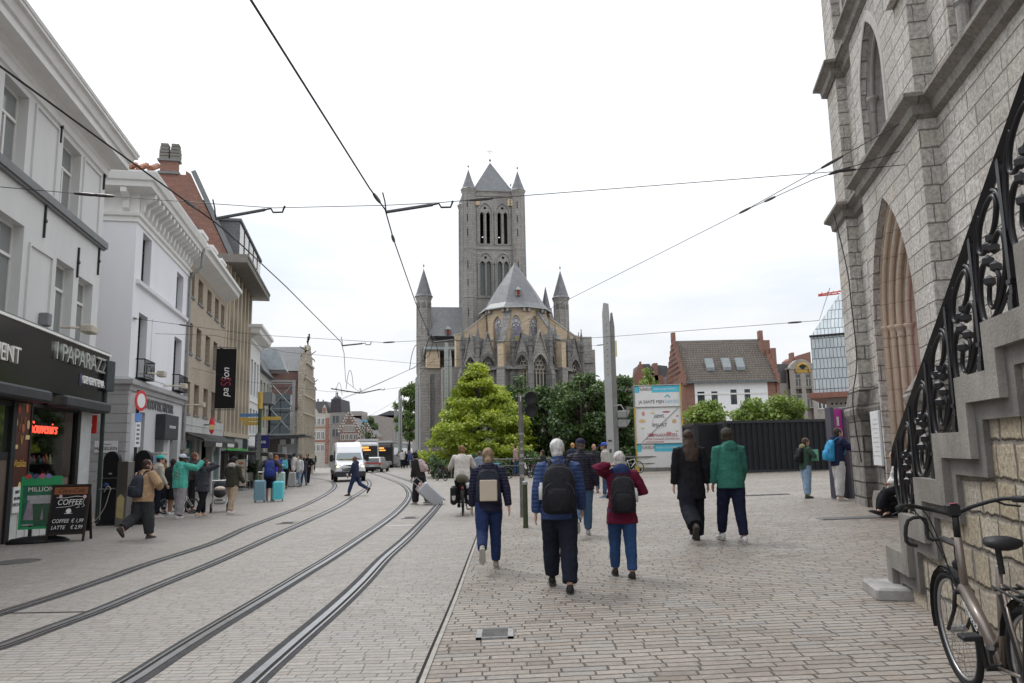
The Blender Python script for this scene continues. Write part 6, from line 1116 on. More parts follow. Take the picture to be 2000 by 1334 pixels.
wire([Yp(632, 790, 52), Yp(700, 766, 48.6), Yp(800, 722, 36), Yp(838, 708, 40), Yp(1000, 690, 43), Yp(1192, 672, 42)], 'wire leading from the twin mast over the trees', .008, ((4, .9),))
wire([Yp(708, 820, 110), Yp(770, 785, 96), Yp(810, 742, 78), Yp(850, 700, 56)], 'far tram wire linking the tram masts', .014)
wire([Yp(716, 812, 105), Yp(640, 830, 120), Yp(560, 832, 122)], 'far thin wire above the white van', .014)
def arm(p, d, lb, r=.03):
    t = thing('wire_bracket', lb, 'bracket', p, 0, 'wire support brackets'); q = MB(); q.tube([(0, 0, 0), d], r, 6); q.build('tube', M('bracket_grey', (.1,.1,.105), .5, .4), t); d = V(d); q = MB(); q.tube([d, d+V((.1, 0, .02)), d+V((.14, 0, -.05)), d+V((.3, 0, -.05)), d+V((.34, 0, .06))], r*.6, 5); q.tube([(0, 0, 0), (-.02, 0, .18), (-.06, 0, .34)], r*.4, 5); q.build('clamp', wire_m, t)
arm(Hz(754, 414, z5+.02), (.78, .05, .13), 'tubular wire bracket in the middle of the sky left of the tower'); arm(Hz(421, 427, z5+.02), (.82, .05, .16), 'tubular wire bracket over the left roofs'); arm(Hz(669, 675, z5+.02), (.72, .1, .08), 'small wire bracket over the street'); arm(Hz(845, 669, z5+.02), (.75, .1, .1), 'small wire bracket in front of the church wall'); arm(Hz(706, 768, z5), (1.2, .1, .25), 'far wire bracket pointing right above the van', .04); arm(Hz(704, 768, z5), (-2.0, .1, .35), 'far wire bracket pointing left above the crowd', .04)
for a, b, hgt, lb in ((Hz(800, 722, z5), Hz(826, 708, z5), 1.0, 'arched jumper wire left of the church corner'), (Hz(828, 708, z5), Hz(857, 700, z5), 1.1, 'arched jumper wire against the church wall'), (Hz(676, 760, z5), Hz(690, 756, z5), 1.1, 'arched jumper wire above the van'), (Hz(655, 778, z5), Hz(668, 772, z5), 1.0, 'arched jumper wire above the gabled houses')):
    o = MB().tube([a.lerp(b, k/10)+V((0, 0, hgt*math.sin(math.pi*k/10)**.7)) for k in range(11)], .016, 5).build('jumper_wire', wire_m); tag(o, lb, 'wire')
# posts and signs on the left
dg = M('post_green', (.035,.05,.045), .5, .2, var=.2); p = G(189,1022)
t = thing('sign_post', 'dark green signpost seen from behind at the corner of the souvenir shop', 'signpost', p); ht = at(199, 702, p.y).z-p.z; q = MB(); q.lathe([(.06, 0), (.058, ht-.02), (.02, ht)], 12); q.build('pole', dg, t); q = MB(); q.bbox(.04, .17, -.22, .22, ht-.95, ht-.05, .015); q.build('sign_back', M('sign_back', (.06,.065,.07), .5, .3), t); q = MB(); q.box(-.07, .07, -.07, .07, ht-.35, ht-.3); q.box(-.07, .07, -.07, .07, ht-.75, ht-.7); q.build('clamp', dg, t)
p = G(258,1008); t = thing('no_entry_sign', 'round white traffic sign with red rim on a dark post by the white house', 'sign', p); zc = at(268, 783, p.y).z-p.z; q = MB(); q.lathe([(.05, 0), (.05, zc+.35)], 10); q.build('post', dg, t)
q = MB(); q.T = Matrix.Translation((.1, -.02, zc)) @ Matrix.Rotation(R(86), 4, 'Z'); q.m = 0; q.disc((0, 0, 0), .34, 'y', 28, .02); q.m = 1; q.disc((0, -.014, 0), .235, 'y', 28, .008); q.build('disc', [M('traffic_red', (.6,.03,.035), .35, var=.05), M('traffic_white', (.75,.76,.76), .35, var=.03)], t)
q = MB(); q.T = Matrix.Translation((.06, -.04, 0)) @ Matrix.Rotation(R(70), 4, 'Z'); q.m = 0; q.box(-.13, .13, -.01, .01, zc-.68, zc-.4); q.m = 1; q.box(-.11, .11, -.012, .012, zc-1.5, zc-.7); q.m = 2
for k in range(5): q.box(-.06, .06, -.016, -.012, zc-1.4+k*.14, zc-1.33+k*.14)
q.build('supplementary_plate', [M('traffic_blue', (.12,.25,.6), .4), MC['traffic_white'], M('plate_text', (.2,.2,.22), .5)], t); q = MB(); q.box(-.25, -.05, -.02, .0, zc-.4, zc+.25); q.build('rear_plate', MC['traffic_white'], t)
p = G(503,968); t = thing('wayfinding_post', 'dark green wayfinding post with yellow top and blue and yellow arms', 'signpost', p); ht = at(512, 766, p.y).z-p.z; q = MB(); q.lathe([(.13, 0), (.13, .9), (.085, 1.0), (.085, ht-.75)], 12); q.build('shaft', M('wayfinding_green', (.055,.08,.04), .5, var=.2), t); q = MB(); q.lathe([(.115, ht-.78), (.115, ht), (.04, ht+.02)], 12); q.build('yellow_top', M('wayfinding_yellow', (.5,.34,.08), .5), t)
for z, x0, x1, m in ((ht-1.15, -.9, -.08, M('wayfinding_blue', (.12,.22,.4), .5)), (ht-1.36, -.95, -.08, MC['wayfinding_yellow']), (ht-1.55, -.75, -.08, MC['wayfinding_yellow']), (ht-1.32, .08, .95, MC['wayfinding_yellow'])):
    q = MB(); q.prism([(x0, z), (x0-.06 if x0 < -.2 else x0, z+.08), (x0, z+.16), (x1, z+.16), (x1+.06 if x1 > .2 else x1, z+.08), (x1, z)], -.02, .02); q.build('arm', m, t)
q = MB()
for k in range(7): q.disc((.0, -.12, ht-2.0-k*.18), .1, 'y', 8, .05)
q.build('ring_hook', M('post_hook', (.2,.2,.19), .5, .4), t)
# chalk board
p = G(134,1057); chalk = M('chalkboard', (.012,.012,.015), .5, var=.2); wood = M('dark_wood', (.03,.022,.018), .6, var=.3, scale=4, streak=4); ch_w = M('chalk_white', (.75,.74,.72), .8, var=.1)
t = thing('chalkboard_sign', 'folding chalkboard sign listing coffee and latte prices', 'sign', p, R(12)); q = MB(); q.T = Matrix.Translation((0, -.26, 0)) @ Matrix.Rotation(R(-13), 4, 'X'); q.box(-.36, .36, -.012, .012, .2, 1.24); q.build('board', chalk, t)
q = MB(); q.T = Matrix.Translation((0, -.26, 0)) @ Matrix.Rotation(R(-13), 4, 'X')
for a in ((-.39, -.345, -.03, .02, 0, 1.27), (.345, .39, -.03, .02, 0, 1.27), (-.345, .345, -.03, .02, 1.23, 1.27), (-.345, .345, -.03, .02, .17, .21)): q.box(*a)
q.T = Matrix.Translation((0, .28, 0)) @ Matrix.Rotation(R(13), 4, 'X'); q.box(-.39, -.345, -.02, .02, 0, 1.27); q.box(.345, .39, -.02, .02, 0, 1.27); q.box(-.345, .345, -.02, .02, .2, .24); q.build('frame', wood, t); q = MB(); q.T = Matrix.Translation((0, .28, 0)) @ Matrix.Rotation(R(13), 4, 'X'); q.box(-.36, .36, -.01, .01, .24, 1.24); q.build('rear_board', chalk, t)
q = MB(); q.T = Matrix.Translation((0, -.26, 0)) @ Matrix.Rotation(R(-13), 4, 'X'); q.box(-.34, .34, -.018, -.012, 1.05, 1.21); q.build('header', M('rust_header', (.26,.1,.045), .6), t)
def bt_text(body, x, z, sz, m, sx=1, sh=0): 
    q0 = Matrix.Translation((0, -.26, 0)) @ Matrix.Rotation(R(-13), 4, 'X') @ V((x, -.021, z)); text(body, 'lettering', sz, m, t, q0, (R(77), 0, 0), ext=.001, sx=sx, shear=sh)
bt_text('Coca-Cola', 0, 1.13, .14, black_mat, .9, .3); bt_text('COFFEE', 0, .87, .17, ch_w, .85, .15); bt_text('COFFEE', -.14, .46, .115, ch_w, .85, .2); bt_text('€ 1,99', .2, .46, .115, ch_w, .8, .2); bt_text('LATTE', -.17, .32, .115, ch_w, .85, .2); bt_text('€ 2,99', .2, .32, .115, ch_w, .8, .2)
q = MB(); q.T = Matrix.Translation((0, -.26, 0)) @ Matrix.Rotation(R(-13), 4, 'X'); q.m = 0; q.tube(spline([(-.28, -.018, .98), (-.1, -.018, .97), (.1, -.018, 1.0), (.24, -.018, .99)], 4), .006, 4); q.tube(spline([(-.26, -.018, .76), (0, -.018, .78), (.16, -.018, .82), (.2, -.018, .76), (.14, -.018, .75)], 4), .005, 4); q.tube(spline([(.3, -.018, .97), (.27, -.018, .85), (.31, -.018, .79), (.26, -.018, .76)], 4), .004, 4); q.disc((0, -.017, .68), .055, 'y', 12, .004); q.box(-.08, .08, -.019, -.015, .62, .63); q.m = 1; q.disc((.29, -.017, .99), .04, 'y', 9, .004); q.disc((-.2, -.017, 1.01), .035, 'y', 9, .004); q.build('chalk_drawing', [ch_w, M('chalk_pink', (.6,.42,.46), .8)], t)
# green advertising stand
p = G(74,1060); t = thing('advert_stand', 'bright green poster stand on a black rounded base by the shop', 'sign', p, R(20)); grn = M('stand_green', (.01,.3,.1), .4, var=.1)
q = MB(); q.smooth = True; q.loft([[(.62*k*math.cos(a), .3*k*math.sin(a), z) for a in [2*math.pi*i/24 for i in range(24)]] for k, z in ((1, 0), (1, .04), (.85, .1), (.5, .14), (.1, .15))]); q.build('base', M('rubber_black', (.015,.015,.017), .5), t); q = MB(); q.box(-.2, -.14, -.03, .03, .1, .4); q.box(.14, .2, -.03, .03, .1, .4); q.build('leg', black_mat, t)
q = MB(); q.box(-.4, -.35, -.04, .03, .3, 1.3); q.box(.35, .4, -.04, .03, .3, 1.3); q.box(-.35, .35, -.04, .03, .3, .35); q.box(-.35, .35, -.04, .03, 1.25, 1.3); q.box(-.39, .39, -.03, .03, 1.3, 1.45); q.build('frame', grn, t)
q = MB(); q.box(-.35, .35, -.02, .02, .35, 1.25); q.build('poster', M('poster_green', (.01,.14,.075), .4, var=.6, scale=3.5), t); text('MILLION', 'lettering', .14, cream, t, (0, -.026, 1.16), ext=.001, sx=.95)
q = MB(); q.m = 0; q.box(-.26, .28, -.026, -.021, .93, 1.03); q.box(-.2, .24, -.0255, -.021, .85, .93); q.m = 1
for x in (-.05, .14): q.prism([(x-.06, .45), (x+.06, .45), (x+.1, .85), (x-.1, .85)], -.032, -.027)
q.m = 2; q.prism([(-.32, .5), (.32, .5), (.24, .93), (-.24, .93)], -.0245, -.021); q.m = 0; q.box(-.33, -.12, -.03, -.025, .38, .41); q.build('cup_print', [M('print_silver', (.4,.4,.41), .4, var=.3, scale=12), M('cup_green', (.03,.1,.05), .3, var=.7, scale=40), M('print_mauve', (.3,.25,.3), .5, var=.3, scale=4)], t)
q = MB()
for k in range(4): q.m = k; q.disc((-.26+k*.13, -.035, 1.45), .055, 'y', 14, .01)
q.build('badge', [M('badge_red', (.5,.04,.05), .4), M('badge_purple', (.08,.04,.18), .4), M('badge_pink', (.5,.1,.2), .4), M('badge_violet', (.22,.18,.45), .4)], t)
# service columns
col_m = M('column_black', (.02,.021,.024), .5, .1, var=.15)
def col(px, lb, cable):
    p = G(*px); t = thing('service_column', lb, 'column', p, R(-12), 'black round topped service columns'); h = 2.02; q = MB(); pts = [(-.25, .05), (.25, .05), (.25, h-.25)]+[(.25*math.cos(a), h-.25+.25*math.sin(a)) for a in [math.pi*k/10 for k in range(1, 10)]]+[(-.25, h-.25)]; q.prism(pts, -.06, .06); q.build('panel', col_m, t); q = MB(); q.box(-.3, .3, -.16, .16, 0, .06); q.smooth = True; q.ball((-.26, 0, .08), .09, 8, 6); q.ball((.26, 0, .08), .09, 8, 6); q.build('foot', black_mat, t); q = MB(); q.box(-.05, .05, -.068, -.06, 1.38, 1.43); q.box(-.25, .25, -.063, -.06, 1.28, 1.29); q.build('label_plate', M('column_grey', (.3,.3,.31), .5), t)
    if cable:
        q = MB(); q.tube([(-.28, -.1, .98), (.2, -.1, 1.0)], .02, 6); q.build('hook_bar', galv, t); q = MB(); q.smooth = True; q.tube(spline([(-.12, -.12, .9), (0, -.14, 1.06), (.1, -.14, 1.0), (.06, -.14, .86), (-.06, -.13, .5), (-.3, -.1, .2), (-.55, -.05, .03)], 6), .012, 6); q.build('cable', M('cable_cream', (.55,.52,.45), .6), t); q = MB(); q.ball((-.08, -.1, 1.1), (.09, .04, .06), 8, 6); q.build('nozzle', M('nozzle_blue', (.04,.07,.25), .4), t)
col((213,1026), 'black round topped column with a pale cable hanging from its hook', True); col((275,1024), 'black round topped column half hidden behind the woman in tan', False)
p = G(240,1028); t = thing('steel_cabinet', 'narrow brushed steel cabinet between the two black columns', 'cabinet', p, R(-12)); q = MB(); q.bbox(-.17, .17, -.12, .12, .0, 1.72, .01); q.build('body', M('brushed_steel', (.22,.21,.2), .35, .7, var=.25, scale=2, streak=3), t); q = MB(); q.prism([(-.12, .25), (.08, .2), (.1, .75), (-.02, .85), (-.12, .75)], -.135, -.122); q.build('yellow_patch', M('patch_yellow', (.5,.42,.2), .5), t)
p = G(292,1000); t = thing('utility_cabinet', 'pale utility cabinet with a small blue sticker behind the pedestrians', 'cabinet', p, R(-8)); q = MB(); q.bbox(-.45, .45, -.2, .2, 0, 1.98, .015); q.box(-.48, .48, -.23, .23, 1.98, 2.03); q.build('body', M('cabinet_white', (.5,.5,.48), .6, var=.15), t); q = MB(); q.box(.22, .34, -.206, -.2, 1.66, 1.9); q.build('sticker', M('sticker_blue', (.25,.4,.65), .5), t)
# railing behind the bicycles, cafe things
t = thing('guard_rail', 'long grey guard rail behind the row of parked bicycles', 'railing', (3, 48.8, gz(3))); q = MB(); q.tube([(-7, 0, 1.02), (6.2, 0, 1.02)], .04, 6); q.tube([(-7, 0, .6), (6.2, 0, .6)], .025, 6)
for k in range(10): q.tube([(-7+k*1.46, 0, -.1), (-7+k*1.46, 0, 1.02)], .035, 6)
q.build('rail', mast_d, t)
p = G(468,958); t = thing('menu_stand', 'standing menu board with an orange croissant picture outside the cafe', 'sign', p, R(-10)); q = MB(); q.box(-.32, .32, -.02, .02, .25, 1.7); q.build('board', M('menu_cream', (.6,.55,.45), .6, var=.1), t); q = MB(); q.bbox(-.36, .36, -.25, .25, 0, .1, .03); q.box(-.36, -.32, -.03, .03, 0, 1.75); q.box(.32, .36, -.03, .03, 0, 1.75); q.build('stand', sill_grey, t); q = MB(); q.m = 0; q.ball((.0, -.02, .75), (.22, .015, .16), 10, 6); q.ball((-.05, -.025, 1.0), (.14, .015, .1), 10, 6); q.m = 1; q.box(-.25, .25, -.025, -.02, 1.2, 1.3); q.ball((.05, -.02, 1.5), (.16, .012, .08), 10, 6); q.build('food_picture', [M('croissant', (.55,.25,.06), .6), M('menu_red', (.5,.2,.12), .6)], t)
p0 = G(487,952); chm = M('wicker_white', (.45,.44,.4), .7)
ct_ = thing('cafe_chair', 'pale wicker cafe chair in the row outside the cafe', 'chair', p0, R(30), 'pale cafe chairs outside the cafe'); q = MB(); q.bbox(-.22, .22, -.22, .22, .42, .46, .015); q.build('seat', chm, ct_); q = MB(); q.bbox(-.22, .22, .18, .22, .46, .9, .015); q.build('backrest', chm, ct_)
for x, y in ((-.2, -.2), (.2, -.2), (-.2, .2), (.2, .2)): q = MB(); q.bar((x, y, 0), (x*.95, y*.95, .44), .03); q.build('leg', galv, ct_)
for k, (px, py) in enumerate(((479,954), (494,944), (482,945), (476,947))): c_ = copy_tree(ct_); c_.location = G(px, py); c_.rotation_euler.z = R(40+k*60)
for px, py, h, lb in ((489, 948, 1.5, 'potted leafy shrub beside the cafe chairs'), (497, 940, 2.4, 'taller potted shrub behind the wayfinding post')):
    p = G(px, py); t = thing('potted_plant', lb, 'plant', p); q = MB(); q.lathe([(.2, 0), (.27, .45), (.24, .45), (.22, .38)], 12); q.build('pot', anthracite, t); nr = np.random.default_rng(px); PP = nr.normal(size=(700, 3))*np.array([.2, .2, h*.2])+np.array([0, 0, h*.6]); o = bpy.data.objects.new('foliage', leaves_mesh('foliage', PP, nr.normal(size=PP.shape)+np.array([0, -.3, .6]), .13, dkgreen, nr)); C.objects.link(o); o.parent = t
for px, Y, w, h, m, lb in ((575, 92, 2.6, 1.5, 'stall_teal', 'teal covered market stall at the end of the street'), (590, 90, 1.6, 2.2, 'stall_yellow', 'yellow parasol stall at the end of the street')):
    x = xat(px, Y); t = thing('market_stall', lb, 'stall', (x, Y, gz(x))); q = MB(); q.box(-w/2, w/2, -.6, .6, h-.1, h); q.prism([(-w/2, h), (w/2, h), (0, h+.8)], -.6, .6); q.build('canopy', M(m, (.05,.2,.18) if 'teal' in m else (.5,.42,.06), .7), t); q = MB(); q.box(-w/2, -w/2+.06, -.5, .5, 0, h); q.box(w/2-.06, w/2, -.5, .5, 0, h); q.build('post', galv, t)
p = G(607,930); t = thing('planter_wall', 'dark low hedge box at the foot of the guild house', 'planter', (p.x-.2, 62, gz(p.x))); q = MB(); q.bbox(-.7, .7, -.4, .4, 0, 1.6, .02); q.build('box', M('planter_dark', (.05,.045,.04), .8, var=.4, scale=4), t)
# ================================================================ vehicles and bicycles
rubber = M('tyre_rubber', (.018,.018,.019), .8, var=.2); plastic = M('black_plastic', (.02,.02,.022), .5, var=.15); alloy = M('alloy', (.4,.4,.41), .35, .8, var=.1)
def ringsec(w, zb, zt, y, k=.12, top=.86):                # rounded section across a vehicle
    h = w/2; ht = h*top; zm = zb+(zt-zb)*.45
    return [(-h+k, y, zb), (h-k, y, zb), (h, y, zb+k), (h, y, zm), (ht, y, zt-k), (ht-k, y, zt), (-ht+k, y, zt), (-ht, y, zt-k), (-h, y, zm), (-h, y, zb+k)]
def wheel(t, x, y, r, w):
    s = 1 if x > 0 else -1; q = MB(); q.smooth = True; q.T = Matrix.Translation((x, y, r)) @ Matrix.Rotation(R(90)*s, 4, 'Y'); q.lathe([(r*.6, -w/2), (r*.93, -w/2), (r, -w*.3), (r, w*.3), (r*.93, w/2), (r*.6, w/2)], 24); o = q.build('wheel', rubber, t)
    q = MB(); q.T = Matrix.Translation((x, y, r)) @ Matrix.Rotation(R(90)*s, 4, 'Y'); q.lathe([(.05, w*.3), (r*.3, w*.42), (r*.62, w*.45), (r*.62, w*.3)], 20); q.build('rim', alloy, o)
vwhite = M('van_white', (.76,.77,.79), .3, var=.03, coat=.5)
p = G(684,941); van = thing('van', 'white high roofed delivery van driving towards the viewer', 'van', (p.x, p.y, p.z), R(16))
q = MB(); q.smooth = False
st_ = [(0, 1.86, .45, .95), (.08, 1.96, .4, 1.06), (.35, 2.02, .4, 1.2), (.85, 2.04, .4, 1.34), (1.0, 2.04, .4, 1.42), (1.45, 2.04, .4, 1.98), (1.75, 2.04, .4, 2.3), (2.1, 2.04, .4, 2.5), (2.6, 2.04, .4, 2.6), (5.3, 2.04, .4, 2.58), (5.5, 1.98, .45, 2.5)]
q.loft([ringsec(w, zb, zt_, y, .1, .86 if zt_ > 1.5 else .93) for y, w, zb, zt_ in st_]); q.build('body', vwhite, van)
q = MB(); q.loft([[(-.8, .93, 1.4), (.8, .93, 1.4), (.84, 1.0, 1.44), (-.84, 1.0, 1.44)], [(-.72, 1.7, 2.24), (.72, 1.7, 2.24), (.74, 1.75, 2.22), (-.74, 1.75, 2.22)]]); ws_ = q.build('windscreen', glass('windscreen', (.2,.235,.26), .08, .7), van); q = MB(); q.box(-.6, .25, .92, 1.0, 1.44, 1.5); q.build('dash_papers', M('paper_yellow', (.5,.45,.2), .7), ws_); q = MB(); q.bar((-.75, .9, 1.42), (-.1, .98, 1.5), .025); q.bar((.0, .9, 1.42), (.7, .98, 1.5), .025); q.build('wiper', plastic, ws_)
q = MB(); q.loft([[(-.5, -.03, .72), (.5, -.03, .72), (.56, -.02, .95), (.42, .1, 1.1), (-.42, .1, 1.1), (-.56, -.02, .95)], [(-.5, .1, .72), (.5, .1, .72), (.56, .1, .95), (.42, .2, 1.1), (-.42, .2, 1.1), (-.56, .1, .95)]]); gr_ = q.build('grille', plastic, van); q = MB()
for z in (.78, .88, .98): q.box(-.46, .46, -.05, -.02, z, z+.03)
q.build('grille_bar', alloy, gr_)
q = MB(); q.bbox(-1.0, 1.0, -.1, .5, .32, .68, .06); q.build('bumper', M('bumper_grey', (.045,.045,.05), .6), van)
q = MB(); q.box(-.26, .26, -.12, -.1, .42, .53); q.build('number_plate', M('plate_white', (.62,.62,.63), .4), van)
for s in (-1, 1):
    q = MB(); q.loft([[(s*.58, -.02, .93), (s*.98, .12, .9), (s*.98, .2, 1.12), (s*.66, .1, 1.1)], [(s*.58, .12, .93), (s*.98, .4, .9), (s*.98, .4, 1.16), (s*.66, .3, 1.12)]]); hl = q.build('headlight', M('headlight', (.3,.3,.31), .15, var=.4, scale=6), van); q = MB(); q.ball((s*.8, .02, 1.0), (.1, .05, .07), 8, 6); q.build('bulb', M('lamp_warm', (1, .85, .55), .3, emit=1.6, var=.02), hl)
    q = MB(); q.bbox(s*1.17-.12, s*1.17+.12, 1.0, 1.18, 1.32, 1.78, .04); q.box(s*1.0-.06, s*1.0+.06, 1.05, 1.15, 1.4, 1.5); q.build('mirror', plastic, van)
    q = MB(); q.poly([(s*1.021, 1.15, 1.42), (s*1.021, 2.3, 1.42), (s*.93, 2.3, 2.1), (s*.93, 1.75, 2.1)]); q.build('side_window', win_glass, van); q = MB(); q.box(s*1.0-.035, s*1.0+.035, .6, 5.3, .5, .72); q.build('side_trim', MC['bumper_grey'], van)
    for y in (.75, 4.3): wheel(van, s*.9, y, .36, .24)
p = G(727,923); car = thing('car', 'small silver car with red stripe driving away behind the van', 'car', (p.x, p.y, p.z), R(-4)); q = MB(); q.loft([ringsec(w, zb, zt_, y, .1, .84) for y, w, zb, zt_ in ((0, 1.6, .45, .95), (.06, 1.7, .35, 1.0), (.35, 1.74, .3, 1.4), (.7, 1.74, .3, 1.5), (2.2, 1.74, .3, 1.5), (2.9, 1.72, .3, 1.02), (3.8, 1.66, .3, .9), (3.95, 1.5, .4, .7))]); q.build('body', M('car_silver', (.42,.43,.42), .3, .4, var=.04, coat=.5), car)
q = MB(); q.loft([[(-.66, .03, 1.0), (.66, .03, 1.0), (.58, .34, 1.4), (-.58, .34, 1.4)], [(-.66, .1, 1.0), (.66, .1, 1.0), (.58, .42, 1.4), (-.58, .42, 1.4)]]); q.build('rear_window', win_glass, car); q = MB(); q.box(-.86, .86, -.02, .2, .86, .97); q.build('red_stripe', M('car_red', (.45,.03,.04), .35), car); q = MB(); q.bbox(-.84, .84, -.08, .3, .32, .55, .04); q.build('bumper', plastic, car); q = MB(); q.box(-.26, .26, -.1, -.08, .58, .68); q.build('number_plate', MC['plate_white'], car)
for s in (-1, 1):
    q = MB(); q.bbox(s*.74-.1, s*.74+.1, -.03, .15, .7, .85, .02); q.build('tail_light', M('tail_light', (.5,.08,.05), .3), car)
    for y in (.7, 3.1): wheel(car, s*.76, y, .31, .2)
def tram(px, Y, rz, front_dark, lb, L_=22):
    x = at(px, 890, Y).x; t = thing('tram', lb, 'tram', (x, Y, gz(x)), rz, 'trams at the stop'); q = MB(); q.loft([ringsec(w, .35, zt_, y, .15, .94) for y, w, zt_ in ((0, 1.9, 2.9), (.25, 2.2, 3.15), (.8, 2.3, 3.3), (L_, 2.3, 3.3))]); q.build('body', M('tram_white', (.68,.68,.68), .35, var=.06, coat=.3) if not front_dark else M('tram_dark', (.035,.033,.036), .35, var=.3), t)
    q = MB(); q.bbox(-.95, .95, -.05, .4, 1.3, 2.75, .05); q.build('windscreen', glass('tram_glass', (.035,.035,.04), .08, .7), t); q = MB(); q.box(-.85, .0, -.07, -.04, 2.45, 2.65); q.box(-.6, .2, -.07, -.04, 2.2, 2.35); q.build('display', M('tram_display', (1, .45, .1), .4, emit=1.0, var=.05), t); q = MB(); q.bbox(-1.0, 1.0, -.12, .5, .4, .9, .08); q.build('bumper', M('tram_grey', (.35,.35,.35), .4), t); q = MB(); q.box(-1.05, 1.05, .3, L_, 3.25, 3.5); q.build('roof', M('tram_roof', (.62,.62,.62), .5), t)
    q = MB(); 
    for s in (-1, 1): q.box(s*1.13-.02, s*1.13+.02, .8, L_-.5, 1.5, 2.6)
    q.build('side_window', MC['tram_glass'], t); q = MB(); 
    for y in (2, L_-3): q.box(-.9, .9, y, y+2.2, .02, .5)
    q.build('bogie', plastic, t)
tram(720, 84, R(13), False, 'white tram with orange display partly hidden by the van'); tram(750, 98, R(2), True, 'black fronted tram standing at the stop beyond the white one', 26)

def bike_wheel(t, y, r, hub_m, spoke=16, tw=.022, rimm=None):
    q = MB(); q.smooth = True; q.ring((0, y, r), r-tw, tw, 'x', 36, 7); o = q.build('wheel', rubber, t); q = MB(); q.smooth = True; q.ring((0, y, r), r-tw*2.4, tw*.55, 'x', 32, 5); q.build('rim', rimm or alloy, o)
    q = MB()
    for k in range(spoke): a = 2*math.pi*k/spoke; q.tube([((.03 if k % 2 else -.03), y+.02*math.cos(a+1.2), r+.02*math.sin(a+1.2)), (0, y+(r-tw*2.6)*math.cos(a), r+(r-tw*2.6)*math.sin(a))], .0016, 3, cap=False)
    q.tube([(-.05, y, r), (.05, y, r)], .022, 8); q.build('spokes', alloy, o); return o
def bike(name, label, loc, rz, fm, kind='city', lean=0, group=None, steer=0, r=.345, sp=14, S=1.0, detail=False):
    t = thing(name, label, 'bicycle', loc, rz, group); t.rotation_euler.y = lean; t.scale = (S, S, S); yr, yf = -.54, .56; bb = V((0, -.08, .29)); seat = V((0, -.26, .78 if not detail else .86)); hb, ht = V((0, .33, .62)), V((0, .28, .84 if not detail else .95))
    bike_wheel(t, yr, r, alloy, sp); fw = bike_wheel(t, yf, r, alloy, sp)
    q = MB(); q.smooth = True; dt = .034 if detail else .02
    q.tube([hb+V((0, -.005, .03)), bb], [dt*1.05, dt], 10, flat=1.25 if detail else 1); q.tube([bb, seat], .019, 8); q.tube([hb-V((0, .02, .02)), ht], .024, 8)
    if kind == 'city': q.tube([ht-V((0, 0, .05)), V((0, .05, .5)), V((0, -.17, .55))], .016, 7) if not detail else q.tube([bb+V((0, .07, .09)), V((0, -.17, .5))], .015, 7)
    else: q.tube([ht-V((0, 0, .02)), seat-V((0, 0, .06))], .017, 7)
    for x in (-.06, .06): q.tube([bb+V((x*.5, -.02, 0)), V((x, yr, r))], .011, 6); q.tube([seat-V((0, 0, .1)), V((x*.8, yr+.12, r+.22)), V((x, yr, r))], .01, 6)
    q.build('frame', fm, t)
    q = MB(); q.smooth = True
    for x in (-.055, .055): q.tube([hb+V((x*.9, .01, .0)), hb+V((x, .06, -.12)), V((x, yf, r))], .013, 6)
    q.tube([hb+V((-.05, .01, 0)), hb+V((.05, .01, 0))], .018, 6); q.build('fork', fm if not detail else plastic, t)
    q = MB(); q.smooth = True; q.tube([ht, ht+V((0, -.02, .12))], .02, 8); q.tube(spline([ht+V((-.34, -.14, .21)), ht+V((-.26, -.04, .21)), ht+V((-.12, .03, .17)), ht+V((0, .0, .14)), ht+V((.12, .03, .17)), ht+V((.26, -.04, .21)), ht+V((.34, -.14, .21))], 5), .0125, 7); q.build('handlebar', plastic, t)
    for s in (-1, 1): q = MB(); q.smooth = True; q.tube([ht+V((s*.31, -.09, .21)), ht+V((s*.36, -.19, .21))], .02 if not detail else .021, 8); q.build('grip', plastic, t)
    q = MB(); q.smooth = True; q.loft([[(w*math.cos(a), y, z+h*math.sin(a)) for a in [2*math.pi*i/12 for i in range(12)]] for y, w, h, z in ((-.14, .04, .02, .0), (-.12, .085, .035, .0), (-.04, .085, .035, -.0), (.03, .04, .03, -.005), (.13, .022, .02, -.01), (.15, .01, .01, -.012))]); o = q.build('saddle', plastic, t, seat+V((0, -.03, .13))); q = MB(); q.tube([(0, 0, -.17), (0, .0, -.02)], .016, 8); q.build('seat_post', plastic, o)
    q = MB(); q.disc(bb+V((.06, 0, 0)), .085, 'x', 18, .012); q.tube([bb+V((-.09, 0, 0)), bb+V((.09, 0, 0))], .02, 8); q.bar(bb+V((.085, 0, 0)), bb+V((.1, .02, -.17)), .02); q.bar(bb+V((-.085, 0, 0)), bb+V((-.1, -.02, .17)), .02); q.build('crank', plastic, t)
    for s, dz in ((1, -.17), (-1, .17)): q = MB(); q.bbox(s*.15-.05, s*.15+.05, -.05, .05, -.014, .014, .005); q.build('pedal', plastic, t, bb+V((0, .02*s, dz)))
    def guard(y, a0, a1, nm):
        q = MB(); A = []; Bq = []
        for k in range(13): a = a0+(a1-a0)*k/12; A.append((-.032, y+(r+.022)*math.cos(a), r+(r+.022)*math.sin(a))); Bq.append((.032, y+(r+.022)*math.cos(a), r+(r+.022)*math.sin(a)))
        q.loft([A, Bq], cap=False, closed=False); q.loft([[(x, p[1], p[2]+.012) for x, p in zip([-.02]*13, A)], [(.02, p[1], p[2]+.012) for p in A]], cap=False, closed=False); q.build(nm, plastic, t)
